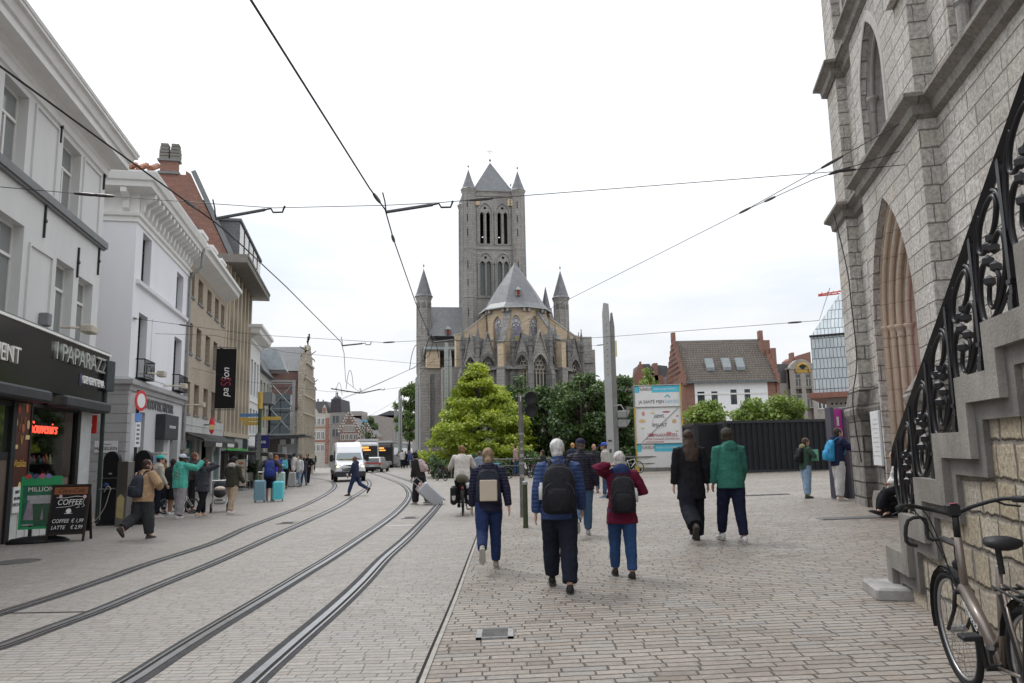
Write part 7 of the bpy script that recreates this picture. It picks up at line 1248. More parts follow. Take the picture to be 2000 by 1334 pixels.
    if kind == 'city':
        guard(yr, R(20), R(200), 'mudguard'); guard(yf, R(-10), R(130), 'mudguard')
        q = MB()
        for x in (-.06, 0, .06): q.tube([(x, yr+.25, .76), (x, yr-.2, .74)], .008, 5)
        for y in (yr+.2, yr, yr-.18): q.tube([(-.065, y, .75), (.065, y, .75)], .008, 5)
        for x in (-.08, .08): q.tube([(x, yr+.12, .74), (x, yr, r)], .008, 5); q.tube([(x, yr-.16, .74), (x, yr, r)], .008, 5)
        q.build('rack', plastic, t); q = MB(); q.bbox(-.035, .035, yr-.25, yr-.22, .66, .71, .006); q.build('rear_light', M('red_reflector', (.35,.02,.02), .3), t)
    if detail:
        q = MB(); q.smooth = True; q.ball((0, yr, r), (.09, .1, .1), 12, 8); q.build('hub', plastic, t); q = MB(); q.bbox(-.045, .045, -.05, .05, .27, .39, .02); q.build('motor', plastic, t)
        q = MB(); q.bbox(-.035, .035, ht.y-.03, ht.y+.05, ht.z+.12, ht.z+.2, .01); q.build('display', plastic, t); q = MB(); q.box(-.02, .02, ht.y-.032, ht.y+.0, ht.z+.2, ht.z+.204); q.build('display_glass', M('display_pink', (.4,.1,.15), .3), t)
        q = MB(); q.smooth = True; q.tube(spline([ht+V((-.2, -.02, .2)), ht+V((-.1, .14, .1)), ht+V((-.05, .12, -.15)), hb+V((-.04, .05, -.1))], 6), .004, 5); q.tube(spline([ht+V((.22, -.02, .2)), ht+V((.08, .12, .13)), ht+V((0, .1, -.1)), hb], 6), .004, 5); q.tube(spline([ht+V((-.25, -.03, .21)), ht+V((-.1, .16, .02)), hb+V((-.03, .02, .05))], 6), .004, 5); q.build('brake_cable', plastic, t)
        q = MB(); 
        for s in (-1, 1): q.tube([ht+V((s*.24, .0, .2)), ht+V((s*.3, .02, .17)), ht+V((s*.36, -.04, .16))], .007, 5)
        q.build('brake_lever', plastic, t); q = MB(); q.bar(ht+V((0, .02, -.05)), ht+V((-.05, .14, -.02)), .03); q.tube(spline([ht+V((-.05, .14, -.02)), ht+V((-.12, .16, -.02)), ht+V((-.12, .16, .1)), ht+V((-.22, .16, .1)), ht+V((-.25, .16, -.03)), ht+V((-.19, .16, -.06))], 3), .012, 6); q.build('basket_carrier', plastic, t)
        q = MB(); q.smooth = True; q.ball((0, yf-.19, r+.42), (.03, .04, .035), 10, 6); q.build('front_light', plastic, t)
        d = bb-hb; Lt = d.length
        o = text('gazelle', 'lettering', .075, M('frame_white', (.66,.66,.66), .4), t, hb+d*.36+V((-.04, 0, 0)), (0, 0, 0), ext=.0005); dx = -d.normalized(); zx = V((-1, 0, 0)); yx = zx.cross(dx); o.rotation_euler = Matrix((dx, yx, zx)).transposed().to_euler()
        q = MB(); dn = d.normalized(); q.tube([hb+dn*.06+V((-.025, .035, .0)), hb+dn*.22+V((-.028, .034, 0)), hb+dn*.26+V((-.03, .02, .03)), hb+dn*.38+V((-.03, .03, .01))], .004, 4); q.build('decal', M('decal_pale', (.45,.47,.52), .4), t)
        q = MB(); q.tube([(.07, -.12, .27), (.2, -.25, .02)], .012, 6); q.build('kickstand', plastic, t)
    return t
bronzef = M('bike_bronze', (.2,.165,.145), .38, .5, var=.06, coat=.4)
p = G(1890,1342); a = R(-11); L0 = .56*1.03
bike('bicycle', 'bronze brown step through bicycle leaning by the stone stair wall', (p.x-L0*math.sin(-a), p.y-L0*math.cos(a), p.z), a, bronzef, lean=R(-4), r=.352, sp=28, S=1.03, detail=True)
p = G(347,1004); bike('bicycle', 'small bicycle with pale rims behind the man in the teal hoodie', p, R(-97), M('bike_silver', (.5,.5,.5), .35, .6), kind='bmx', r=.3, S=.86, sp=16)
for k, (px, dz, lb, fm, kd) in enumerate(((975, 70, 'parked bicycle with a blue pannier by the man in the pink top', 'bike_dark', 'city'), (1028, 25, 'parked bicycle just right of the tram signal pole', 'bike_white', 'city'), (1040, -20, 'second parked bicycle right of the tram signal pole, dark framed', 'bike_dark', 'city'), (1052, 15, 'third parked bicycle right of the tram signal pole, with pale frame', 'bike_silver', 'city'), (862, 30, 'parked bicycle beside the grey mast left of the cyclist', 'bike_dark', 'city'), (1124, 20, 'parked bicycle behind the man in the navy cap', 'bike_silver', 'city'), (1233, -60, 'white racing bicycle parked beside the printed scaffold tower', 'bike_white', 'race'))):
    M('bike_dark', (.03,.03,.035), .4); M('bike_white', (.6,.6,.6), .35)
    Y = 45.5; x = xat(px, Y, 900); b_ = bike('parked_bicycle', lb, (x, Y, gz(x)), R(dz), MC[fm], kd, lean=R(4 if k % 2 else -4), group='parked bicycles along the rail', sp=8, S=1.05)
t = thing('pannier', 'blue pannier bag hung on the parked bicycle', 'bag', (xat(972, 45.3, 900), 45.2, gz(-1)+.5)); q = MB(); q.bbox(-.22, .1, -.1, .1, 0, .42, .04); q.build('bag', M('pannier_blue', (.06,.25,.42), .6), t)
# ================================================================ people
def cloth(name, col, kind='plain', rough=.85):
    nm = 'cloth_%d_%d_%d_' % tuple(int(c*250) for c in col)+kind
    if nm in MC: return MC[nm]
    m = M(nm, col, rough, var=.22, scale=5); nt = m.node_tree; N = nt.nodes; L = nt.links; b = N['Principled BSDF']; tc = N.new('ShaderNodeTexCoord'); b.inputs['Specular IOR Level'].default_value = .15
    n = N.new('ShaderNodeTexNoise'); n.inputs['Scale'].default_value = 9; n.inputs['Detail'].default_value = 3; n.inputs['Distortion'].default_value = .8; bp = N.new('ShaderNodeBump'); bp.inputs['Strength'].default_value = .8; bp.inputs['Distance'].default_value = .03; mp = N.new('ShaderNodeMapping'); mp.inputs['Scale'].default_value = (1, 1, .55 if kind == 'legs' else 1); L.new(tc.outputs['Object'], mp.inputs[0]); L.new(mp.outputs[0], n.inputs[0]); L.new(n.outputs['Fac'], bp.inputs['Height'])
    if kind == 'puffer':
        w = N.new('ShaderNodeTexWave'); w.bands_direction = 'Z'; w.inputs['Scale'].default_value = 6.8; w.inputs['Distortion'].default_value = .7; w.inputs['Detail Scale'].default_value = 2; L.new(tc.outputs['Object'], w.inputs[0]); b2 = N.new('ShaderNodeBump'); b2.inputs['Strength'].default_value = .5; b2.inputs['Distance'].default_value = .014; L.new(w.outputs['Fac'], b2.inputs['Height']); L.new(bp.outputs[0], b2.inputs['Normal']); bp = b2; b.inputs['Roughness'].default_value = .6
    L.new(bp.outputs[0], b.inputs['Normal']); return m
CLT = bpy.data.textures.new('folds', 'CLOUDS'); CLT.noise_scale = .09; CLT.noise_depth = 2
def remesh(mb, name, mat, vox, parent, it=3, disp=0):
    o = bpy.data.objects.new('tmp', mb.mesh('tmp', mat)); C.objects.link(o); m = o.modifiers.new('r', 'REMESH'); m.mode = 'VOXEL'; m.voxel_size = vox; m.use_smooth_shade = True
    s = o.modifiers.new('s', 'SMOOTH'); s.factor = .5; s.iterations = it
    if disp: d = o.modifiers.new('d', 'DISPLACE'); d.texture = CLT; d.strength = disp; d.mid_level = .5; d.texture_coords = 'LOCAL'
    me = bpy.data.meshes.new_from_object(o.evaluated_get(bpy.context.evaluated_depsgraph_get())); bpy.data.objects.remove(o)
    me.materials.clear(); me.materials.append(mat); me.polygons.foreach_set('use_smooth', [True]*len(me.polygons)); me.name = name
    o = bpy.data.objects.new(name, me); C.objects.link(o); o.parent = parent; return o
SKIN = {k: M('skin_'+k, c, .55, var=.12, scale=8) for k, c in dict(l=(.5,.3,.22), m=(.38,.21,.14), t=(.27,.14,.09), d=(.1,.055,.035)).items()}
def rt(v, ax, a): return Matrix.Rotation(a, 3, ax) @ V(v)
def ik(sh, hand, pole, a=.29, b=.26):
    d = V(hand)-sh; L_ = min(d.length, (a+b)*.995); d.normalize(); h = sh+d*L_; x = (a*a-b*b+L_*L_)/(2*L_); y = math.sqrt(max(a*a-x*x, 0)); p = V(pole); p = (p-d*p.dot(d)).normalized(); return sh+d*x+p*y, h
def person(px, py, ptop, rz, label, top, legs, shoe=(.05,.05,.055), hair=((.05,.035,.025), 'short'), skin='l', L=(6, 4), Rr=(-4, 6), aL=(-5, 8, 15), aR=(8, 8, 20), handL=None, handR=None, poleL=(-1, -.3, -.4), poleR=(1, -.3, -.4), lean=3, head=(0, 0), fit=1.0, tk='plain', lk='legs', long=0, cap=None, hood=None, lod=1, h=None, group=None, loc=None, pelvis=None, wide=0, short=False, top2=None, collar=True):
    p = loc if loc is not None else G(px, py); Y = p[1]; h = h or (at(px, ptop, Y).z-p[2]); s = h/1.75
    t = thing('person', label, 'person', p, R(rz), group); t.scale = (s, s, s)
    vox = (.0075, .014, .026)[lod]; nv = (12, 10, 7)[lod]
    # skeleton
    hip = V((0, 0, .94)); legsP = []
    for sx, (a, k) in ((-1, L), (1, Rr)):
        a, k = R(a), R(k); h0 = hip+V((sx*.092, 0, -.02)); kn = h0+V((sx*.01, math.sin(a), -math.cos(a)))*.43; an = kn+V((0, math.sin(a-k), -math.cos(a-k)))*.42; fp = (a-k)*(.9 if k > R(25) else .0); legsP.append([h0, kn, an, fp, sx])
    zmin = min(l[2].z-.085-max(0, math.sin(-l[3]))*.12 for l in legsP); dz = -zmin if pelvis is None else pelvis-hip.z
    up_ = V((0, 0, dz)); hip = hip+up_
    for l in legsP: l[0] = l[0]+up_; l[1] = l[1]+up_; l[2] = l[2]+up_
    ln = R(lean)
    def sp(z, y=0, x=0): q_ = rt((x, y, z), 'X', -ln); return hip+q_                      # point on the leaning spine
    neck, hd = sp(.545), sp(.672, .022); gw = 1+(fit-1)*.42; tilt, turn = R(head[0]), R(head[1]); HR = Matrix.Rotation(turn, 3, 'Z') @ Matrix.Rotation(-tilt, 3, 'X')
    arms = []
    for sx, ar, hand, pole in ((-1, aL, handL, poleL), (1, aR, handR, poleR)):
        sh = sp(.475, -.005, sx*.182)
        if hand is not None: el, wr = ik(sh, hip+V(hand), pole)
        else:
            f_, o_, e_ = map(R, ar); d = V((sx*math.sin(o_), math.sin(f_)*math.cos(o_), -math.cos(f_)*math.cos(o_))); el = sh+d*.29; d2 = V((sx*math.sin(o_)*.5, math.sin(f_+e_), -math.cos(f_+e_))).normalized(); wr = el+d2*.26
        arms.append((sx, sh, el, wr))
    def limb(q, pts, r, n=nv): q.tube(pts, r, n)
    # body: one continuous skin surface
    q = MB(); el_ = lambda z, w, d, y=0: [sp(z, y+d*math.sin(a_), w*math.cos(a_)) for a_ in [2*math.pi*i/14 for i in range(14)]]
    q.loft([el_(-.1, .12, .09), el_(0, .155, .11), el_(.15, .135, .095), el_(.3, .15, .105), el_(.42, .16, .1), el_(.5, .12, .08), el_(.54, .06, .06)])
    q.tube([neck-V((0, 0, .06)), neck, hd-V((0, .01, .02))], [.07, .058, .056], 10)
    def hp_(x, y, z): return hd+HR @ V((x, y, z))
    q.ball(hp_(0, 0, .02), (.074, .094, .108), 14, 10, HR); q.ball(hp_(0, .03, -.055), (.055, .062, .06), 12, 8, HR); q.ball(hp_(0, .07, -.085), (.028, .025, .022), 8, 6, HR)
    if lod < 2:
        q.tube([hp_(0, .092, .025), hp_(0, .106, -.005), hp_(0, .115, -.022), hp_(0, .1, -.032)], [.008, .011, .015, .012], 6); q.ball(hp_(0, .096, -.058), (.024, .012, .01), 8, 6, HR); q.ball(hp_(0, .088, .034), (.05, .016, .012), 8, 6, HR)
        for x in (-1, 1): q.ball(hp_(x*.076, -.008, -.002), (.011, .022, .034), 8, 6, HR)
    for l in legsP: limb(q, [l[0], l[1], l[2]], [.075, .052, .038]); limb(q, [l[2], l[2]+V((0, .1, -.05))], [.04, .035])
    for sx, sh, el, wr in arms:
        limb(q, [sh, el, wr], [.05, .04, .027]); d = (wr-el).normalized(); side = d.cross(V((0, 1, 0)) if abs(d.y) < .9 else V((0, 0, 1))).normalized(); nrm = side.cross(d)
        if lod < 2:
            fw = V((0, 1, 0))-d*d.y; fw = (fw if fw.length > .2 else V((0, 0, 1))-d*d.z).normalized(); pl = d.cross(fw)*(-sx)
            q.tube([wr, wr+d*.045, wr+d*.085], [.026, .034, .036], 8, flat=.55, up=pl)
            for k, ln_ in enumerate((.062, .072, .066, .05)):
                b0 = wr+d*.08+fw*(.027-.018*k); q.tube([b0, b0+d*ln_*.5+pl*.006, b0+d*ln_*.85+pl*.024], [.0095, .009, .0075], 6)
            q.tube([wr+d*.03+fw*.026, wr+d*.065+fw*.048, wr+d*.098+fw*.046+pl*.012], [.012, .0105, .009], 6)
        else: q.tube([wr, wr+d*.08, wr+d*.16], [.026, .036, .02], 6)
    remesh(q, 'body', SKIN[skin], vox, t, 2)
    if lod < 2:
        for x in (-.029, .029): q = MB(); q.smooth = True; q.ball(hp_(x, .084, .016), (.012, .007, .006), 8, 6, HR); q.build('eye', M('eye_dark', (.03,.025,.022), .3), t)
    # garments
    q = MB(); b = .012*fit+.012; zb = -.13-long
    if long: q.loft([el_(zb, (.185+.02*fit)*gw, .15*gw, .0), el_(-.1, (.175+.02*fit)*gw, .145*gw)]+[el_(z, w*(gw if z < .45 else 1)+b, d_*(gw if z < .45 else 1)+b+.012) for z, w, d_ in ((.02, .155, .11), (.16, .14, .1), (.3, .155, .11), (.42, .165, .105), (.5, .125, .085), (.555, .062, .06))])
    else: q.loft([el_(z, w*(gw if z < .45 else 1)+b, d_*(gw if z < .45 else 1)+b+.01) for z, w, d_ in ((zb, .165, .115), (.0, .165, .115), (.15, .155, .105), (.3, .155, .11), (.42, .165, .105), (.5, .125, .085), (.555, .06, .058))])
    for sx, sh, el, wr in arms:
        if short: limb(q, [sh-V((sx*.03, 0, 0)), sh.lerp(el, .75)], [.066, .062])
        else: limb(q, [sh-V((sx*.04, 0, .0)), sh, sh.lerp(el, .5), el, el.lerp(wr, .5), wr-(wr-el).normalized()*.012], [.066, .074*fit**.5, .068*fit**.8, .061*fit**.8, .055*fit**.8, .046*fit**.7])
    if collar: q.tube([sp(.5), sp(.555, .0), sp(.585, .012)], [.1, .083, .078], 12)
    if hood: q.ball(sp(.5, -.1), (.12, .075, .1), 10, 8)
    if hood == 'same': pass
    remesh(q, 'top', cloth(label[:18], top, tk), vox*1.25, t, 3, .02 if tk != 'puffer' else .008)
    if isinstance(hood, tuple):
        q = MB(); q.ball(sp(.52, -.09), (.135, .09, .1), 10, 8); q.ball(sp(.535, .02), (.105, .09, .05), 10, 6); remesh(q, 'hood', cloth(label[:14]+'h', hood), vox*1.25, t, 3, .01)
    q = MB(); q.loft([el_(.07, (.14+b*.5)*gw, .1*gw), el_(0, .165*gw, .122*gw), el_(-.09, .175*gw, .13*gw), el_(-.15, .14*gw, .11*gw)])
    for l in legsP:
        kn_, an_ = l[1], l[2]; w_ = wide
        if lk == 'shorts': limb(q, [l[0], l[1]+V((0, 0, -.02))], [.11*gw, .1*gw])
        else: limb(q, [l[0]+V((0, 0, .02)), l[0].lerp(kn_, .5), kn_, kn_.lerp(an_, .5), an_+(kn_-an_).normalized()*(.005 if w_ > .02 else .03)], [.108*gw, .1*gw+w_*.6, .08*gw+w_, .073*gw+w_*1.25, .066+w_*1.5])
    remesh(q, 'trousers', cloth(label[:18], legs, 'legs'), vox*1.25, t, 3, .018)
    sm = M('shoe_%d_%d_%d' % tuple(int(c*99) for c in shoe), shoe, .6, var=.25, scale=9); sole = M('shoe_sole', (.45,.43,.4), .7, var=.2) if max(shoe) > .12 else M('shoe_sole_dark', (.07,.06,.055), .8)
    for l in legsP:
        q = MB(); q.smooth = True; T_ = Matrix.Translation(l[2]) @ Matrix.Rotation(l[3], 4, 'X'); q.T = T_
        q.loft([[(w*math.cos(a_), y, z+hh*math.sin(a_)) for a_ in [2*math.pi*i/12 for i in range(12)]] for y, w, hh, z in ((-.075, .02, .03, -.045), (-.06, .036, .05, -.035), (0, .04, .055, -.03), (.07, .044, .037, -.05), (.14, .045, .027, -.06), (.18, .028, .016, -.068), (.19, .008, .006, -.07))])
        o = q.build('shoe', sm, t); q = MB(); q.T = T_; q.loft([[(w, y, z0) for w, y in ((.025,-.075),(.04,-.05),(.036,.03),(.047,.1),(.04,.165),(.015,.19),(-.015,.19),(-.04,.165),(-.047,.1),(-.036,.03),(-.04,-.05),(-.025,-.075))] for z0 in (-.092, -.068)]); q.build('sole', sole, o)
    # hair and hats
    hc, hk = hair; hm = M('hair_%d_%d' % (int(hc[0]*200), int(hc[1]*200)), hc, .6, var=.45, scale=22, streak=2.5, bump=.5, bscale=70)
    q = MB()
    if hk != 'bald':
        q.ball(hp_(0, -.018, .032), (.09, .102, .102), 14, 10, HR)
        if hk in ('bob', 'long', 'pony', 'bun'): q.ball(hp_(0, -.03, -.03), (.088, .08, .085), 12, 8, HR)
        if hk == 'bob': q.ball(hp_(0, -.02, -.06), (.1, .085, .075), 12, 8, HR)
        if hk == 'long': q.tube([hp_(0, -.05, 0), hp_(0, -.11, -.12), hp_(.01, -.15, -.25), hp_(-.01, -.165, -.36), hp_(0, -.15, -.42)], [.09, .115, .125, .1, .04], 12, flat=.5, up=(0, 1, 0))
        if hk == 'pony': q.tube([hp_(0, -.08, .0), hp_(0, -.13, -.05), hp_(.0, -.13, -.16), hp_(-.01, -.11, -.22)], [.035, .055, .065, .03], 10, flat=.8)
        if hk == 'bun': q.ball(hp_(0, -.11, -.01), (.045, .04, .045), 10, 8)
        if hk == 'short': q.ball(hp_(0, -.045, -.045), (.074, .062, .062), 10, 8, HR)
        remesh(q, 'hair', hm, vox*1.15, t, 2, .022)
    if cap:
        q = MB(); q.smooth = True; q.T = Matrix.Translation(hd) @ HR.to_4x4(); q.loft([[(w*math.cos(a_), -.012+w*1.18*math.sin(a_), z) for a_ in [2*math.pi*i/16 for i in range(16)]] for z, w in ((.03, .089), (.055, .092), (.095, .083), (.125, .055), (.138, .012))]); cm = M('cap_%d%d%d' % tuple(int(c*99) for c in cap), cap, .8, var=.15); o = q.build('cap', cm, t)
        q = MB(); q.T = Matrix.Translation(hd) @ HR.to_4x4(); q.loft([[(x, y, z0+.012*(1-abs(x)/.08)) for x, y in ((-.08,.06),(-.07,.12),(-.03,.165),(.03,.165),(.07,.12),(.08,.06))] for z0 in (.03, .042)]); q.build('visor', cm, o)
    t['_'] = 0; del t['_']; return t, sp, arms, s
def backpack(pr, label, col, w=.31, hh=.46, d=.17, z=.5, panel=None, y0=-.125, extra=None, soft=.7):
    t, sp, arms, s = pr; b = thing('backpack', label, 'backpack', t.location, t.rotation_euler.z); b.scale = t.scale
    q = MB(); q.smooth = True; rings = []
    for f, kw, kd in ((0, .75, .55), (.03, .96, .85), (.2, 1.04, 1.1), (.5, 1, 1), (.75, .92, .8), (.92, .7, .55), (.99, .42, .3), (1, .2, .15)):
        c_ = sp(z-hh+hh*f, y0-d*.45*kd); rings.append([c_+V((w/2*kw*math.copysign(abs(math.cos(a))**soft, math.cos(a)), d/2*kd*math.copysign(abs(math.sin(a))**soft, math.sin(a)), 0)) for a in [2*math.pi*i/20 for i in range(20)]])
    q.loft(rings); bm_ = cloth(label[:16], col, 'pack', .75); q.build('bag', bm_, b)
    q = MB(); q.smooth = True; rings = []
    for f, k in ((.05, .7), (.08, .95), (.35, 1), (.47, .85), (.5, .5)): c_ = sp(z-hh+hh*f, y0-d*.93); rings.append([c_+V((w*.37*k*math.copysign(abs(math.cos(a))**.6, math.cos(a)), .055*k*math.sin(a), 0)) for a in [2*math.pi*i/16 for i in range(16)]])
    if panel is None: q.loft(rings); q.build('pocket', bm_, b)
    else: q = MB(); x_ = w*.36; c_ = sp(z-hh*.62, y0-d*1.02); q.bbox(c_.x-x_, c_.x+x_, c_.y-.02, c_.y+.03, c_.z-hh*.33, c_.z+hh*.27, .01); q.build('pocket', M('pack_panel', panel, .7, var=.08, bump=.1), b)
    q = MB(); q.smooth = True
    for sx in (-1, 1): q.tube(spline([sp(z-.03, y0-.02, sx*.09), sp(.53, -.09, sx*.1), sp(.545, .0, sx*.115), sp(.47, .115, sx*.12), sp(.3, .135, sx*.13), sp(.14, .04, sx*.19)], 4), .026, 6, flat=.35, up=(0, 0, 1))
    q.build('strap', bm_, b); q = MB(); q.tube(spline([sp(z-.01, y0-.03, -.05), sp(z+.05, y0-.04, 0), sp(z-.01, y0-.03, .05)], 4), .008, 5)
    for k, f in ((.9, .93), (.98, .62)): q.tube(spline([sp(z-hh+hh*(f-.25), y0-d*.95*k, -w*.46), sp(z-hh+hh*(f-.06), y0-d*k*.9, -w*.34), sp(z-hh+hh*f, y0-d*k*.8, 0), sp(z-hh+hh*(f-.06), y0-d*k*.9, w*.34), sp(z-hh+hh*(f-.25), y0-d*.95*k, w*.46)], 4), .005, 4)
    q.build('zip', M('zip_dark', (.045,.045,.05), .5), b)
    if extra:
        for sx in extra: q = MB(); q.smooth = True; c_ = sp(z-hh*.72, y0-d*.4, sx*w*.53); q.lathe([(.03, 0), (.03, .14), (.018, .16), (.018, .19), (.005, .19)], 10, c_); q.build('bottle', M('bottle_white', (.55,.55,.56), .4), b)
    return b
navy, denim, dkden, blk = (.02,.02,.045), (.04,.085,.17), (.014,.017,.028), (.013,.013,.016)
# ---- the walkers in the foreground
a = person(956,1112,874, 2, 'woman in a navy jacket seen from behind, blond ponytail, one heel lifted', navy, (.02,.035,.1), (.3,.28,.24), ((.27,.19,.12), 'pony'), L=(-18, 48), Rr=(10, 6), aL=(4, 9, 12), aR=(-14, 15, 6), tk='puffer', hood='same', lod=0, fit=1.15)
backpack(a, 'flat dark backpack with a square cream pocket on the woman in navy', (.025,.028,.04), .35, .5, .12, .5, panel=(.5,.43,.34), soft=.45)
a = person(1096,1152,851, -2, 'white haired man in a blue puffer jacket with a big black backpack', (.035,.06,.15), dkden, (.02,.02,.022), ((.62,.61,.6), 'short'), L=(24, 8), Rr=(-12, 8), aL=(-10, 12, 18), aR=(8, 12, 22), tk='puffer', lod=0, fit=1.3, head=(0, -8), wide=.012)
backpack(a, 'large black backpack with a water bottle on the white haired man', (.016,.016,.02), .38, .56, .2, .5, extra=(-1,))
a = person(1219,1127,879, 0, 'woman with a silver bob in a burgundy jacket, one hand raised to her neck', (.12,.012,.035), (.03,.07,.17), (.035,.03,.025), ((.55,.53,.5), 'bob'), L=(16, 10), Rr=(-8, 6), handL=(-.15, -.03, .6), poleL=(-1, -.1, -1.1), handR=(.14, .22, .2), poleR=(1, -.5, -.6), hood=(.025,.04,.11), lod=0, fit=1.2, long=.08)
backpack(a, 'dark grey backpack with white tags on the woman in burgundy', (.022,.022,.026), .34, .52, .18, .46, extra=(1,))
a = person(1139,1047,855, -4, 'man in a navy cap and dark quilted jacket, jeans, lifting his left foot', (.022,.02,.032), (.07,.13,.22), (.4,.4,.41), ((.12,.1,.09), 'short'), L=(-16, 44), Rr=(14, 6), tk='puffer', cap=(.02,.02,.05), lod=0, fit=1.3, aL=(10, 8, 20), aR=(-8, 12, 20))
a = person(1355,1057,838, 3, 'woman with long dark curly hair in a black hooded coat and wide trousers', blk, (.014,.015,.022), (.09,.08,.075), ((.055,.035,.026), 'long'), L=(-16, 40), Rr=(12, 4), aL=(2, 10, 6), aR=(-4, 13, 10), long=.16, lod=0, fit=1.25, wide=.035)
a = person(1434,1058,834, 6, 'man in a green hoodie and brown cap walking beside the woman in black', (.035,.15,.115), (.013,.016,.04), (.6,.6,.6), ((.05,.035,.025), 'short'), L=(20, 8), Rr=(-8, 6), aL=(4, 8, 12), aR=(6, 10, 28), hood='same', cap=(.06,.055,.045), lod=0, fit=1.3, skin='t', head=(0, -22))
# ---- by the tower
a = person(1578,973,855, -82, 'boy with a black backpack and green folder standing by the containers', (.045,.08,.06), (.24,.34,.46), (.06,.1,.08), ((.09,.06,.04), 'short'), L=(4, 2), Rr=(-3, 2), handR=(.1, .24, .28), aL=(0, 6, 10), hood=(.24,.22,.12), lod=1, fit=1.2, wide=.02)
backpack(a, 'black backpack worn by the boy with the green folder', (.018,.018,.02), .3, .44, .17)
t_, sp_f, arms_, s_ = a; q = MB(); q.bar((0, .3, .0), (0, .3, .01), .01); fo = thing('folder', 'mint green folder held by the boy in front of the containers', 'folder', t_.matrix_basis @ V((.02, .3, 1.2)), R(-60)); q = MB(); q.box(-.12, .12, -.006, .006, -.12, .2); q.build('cover', M('folder_mint', (.2,.5,.36), .6, var=.05), fo)
q = MB(); q.box(-.2, .2, -.0, .02, 0, .1)
a = person(1643,978,835, -84, 'boy in a navy jacket and pale trousers reading a paper at the tower', (.02,.025,.06), (.52,.51,.5), (.5,.46,.42), ((.06,.04,.03), 'short'), L=(4, 3), Rr=(-4, 3), handR=(.1, .36, .3), handL=(-.08, .36, .3), hood='same', lod=1, fit=1.25, head=(-6, 0), wide=.016)
backpack(a, 'bright sky blue backpack on the boy reading at the tower', (.05,.3,.55), .3, .52, .2)
pp = thing('paper_sheet', 'white paper sheet held open by the boy at the tower', 'paper', a[0].matrix_basis @ V((.0, .56, 1.27)), R(-84)); q = MB(); q.loft([[(-.15, -.1, 0), (0, -.1, .02), (.15, -.1, .0)], [(-.15, .12, .03), (0, .12, .05), (.15, .12, .03)]], cap=False, closed=False); q.build('sheet', trim_white, pp)
bw = WR.w(-5.3, -.12, .55); a = person(0, 0, 0, 80, 'person in a white top sitting on the stone bench behind the railing', (.62,.61,.6), blk, (.02,.02,.025), ((.06,.04,.03), 'bob'), L=(84, 60), Rr=(80, 88), handL=(-.1, .34, .12), handR=(.12, .3, .1), lean=14, head=(18, 0), lod=1, h=1.68, loc=V((bw.x, bw.y, gz(bw.x))), pelvis=.6)
p = G(1736,1008); b_ = thing('backpack', 'black backpack standing on the paving beside the channel grate', 'backpack', p, R(20)); q = MB(); q.smooth = True; q.loft([[(.21*k*math.copysign(abs(math.cos(a_))**.6, math.cos(a_)), .15*k2*math.copysign(abs(math.sin(a_))**.6, math.sin(a_))+yo, z) for a_ in [2*math.pi*i/20 for i in range(20)]] for z, k, k2, yo in ((0, .9, .9, 0), (.05, 1.05, 1.1, 0), (.2, 1.1, 1.15, .0), (.36, .95, .9, .02), (.46, .65, .6, .04), (.52, .25, .3, .05))]); q.build('bag', cloth('floorbag', (.015,.015,.017), 'pack'), b_); fbm = b_.children[0].active_material; q = MB(); q.tube(spline([(-.06, .05, .48), (0, .06, .58), (.06, .05, .48)], 4), .012, 5); q.build('top_loop', plastic, b_); q = MB(); q.smooth = True; q.ball((0, -.16, .16), (.15, .06, .13), 12, 8); q.build('pocket', fbm, b_)
# ---- cyclist and the woman with the suitcase
p = G(905,1003); cy = V((p.x, p.y-.1, p.z)); bike('bicycle', 'city bicycle with black panniers ridden by the cyclist in the pale jumper', cy, R(3), M('bike_dark', (.03,.03,.035), .4), r=.35, S=1.05, sp=12)
a = person(900,1003,858, 3, 'cyclist in a pale jumper riding away with hair tied low', (.6,.56,.52), blk, (.015,.015,.017), ((.22,.12,.06), 'bun'), L=(42, 34), Rr=(62, 74), handL=(-.34, .5, .16), handR=(.34, .5, .16), lean=12, lod=0, loc=V((cy.x, cy.y-.28, cy.z)), h=1.76, pelvis=1.02, fit=1.35, poleL=(-.45, -.2, -1), poleR=(.45, -.2, -1), collar=False)
b_ = thing('pannier', 'black pannier bags with pale badges on the ridden bicycle', 'bag', (cy.x, cy.y-.55, cy.z), R(3)); q = MB()
for s in (-1, 1): q.bbox(s*.2-.09, s*.2+.09, -.17, .17, .28, .76, .05)
q.build('bag', M('pannier_black', (.015,.015,.016), .6, var=.2), b_); q = MB()
for s in (-1, 1): q.prism([(s*.2-.05, .52), (s*.2+.05, .52), (s*.2+.04, .42), (s*.2, .39), (s*.2-.04, .42)], -.178, -.17)
q.build('badge', M('badge_grey', (.5,.5,.5), .4), b_); q = MB(); q.smooth = True; q.ball((0, .0, .95), (.15, .17, .13), 10, 8); q.tube([(.12, -.05, 1.0), (.14, -.05, .82)], .06, 8); o = q.build('roll', M('roll_olive', (.12,.11,.08), .8, var=.4), b_); q = MB(); q.smooth = True; q.tube([(.16, -.12, .84), (.18, -.14, .7)], .055, 10); q.build('bottle', M('bottle_white', (.55,.55,.56), .4), b_)
a = person(820,985,880, 62, 'woman in a black jacket bent over her wheeled suitcase beside the rail', (.03,.027,.027), (.03,.03,.036), (.5,.5,.48), ((.012,.01,.01), 'bob'), L=(12, 8), Rr=(-14, 8), handR=(.2, -.22, .12), poleR=(1, -.4, 0), lean=16, head=(22, 0), lod=1, fit=1.3, wide=.03, skin='m')
backpack(a, 'pale pink backpack on the woman with the suitcase', (.42,.33,.32), .3, .44, .18)
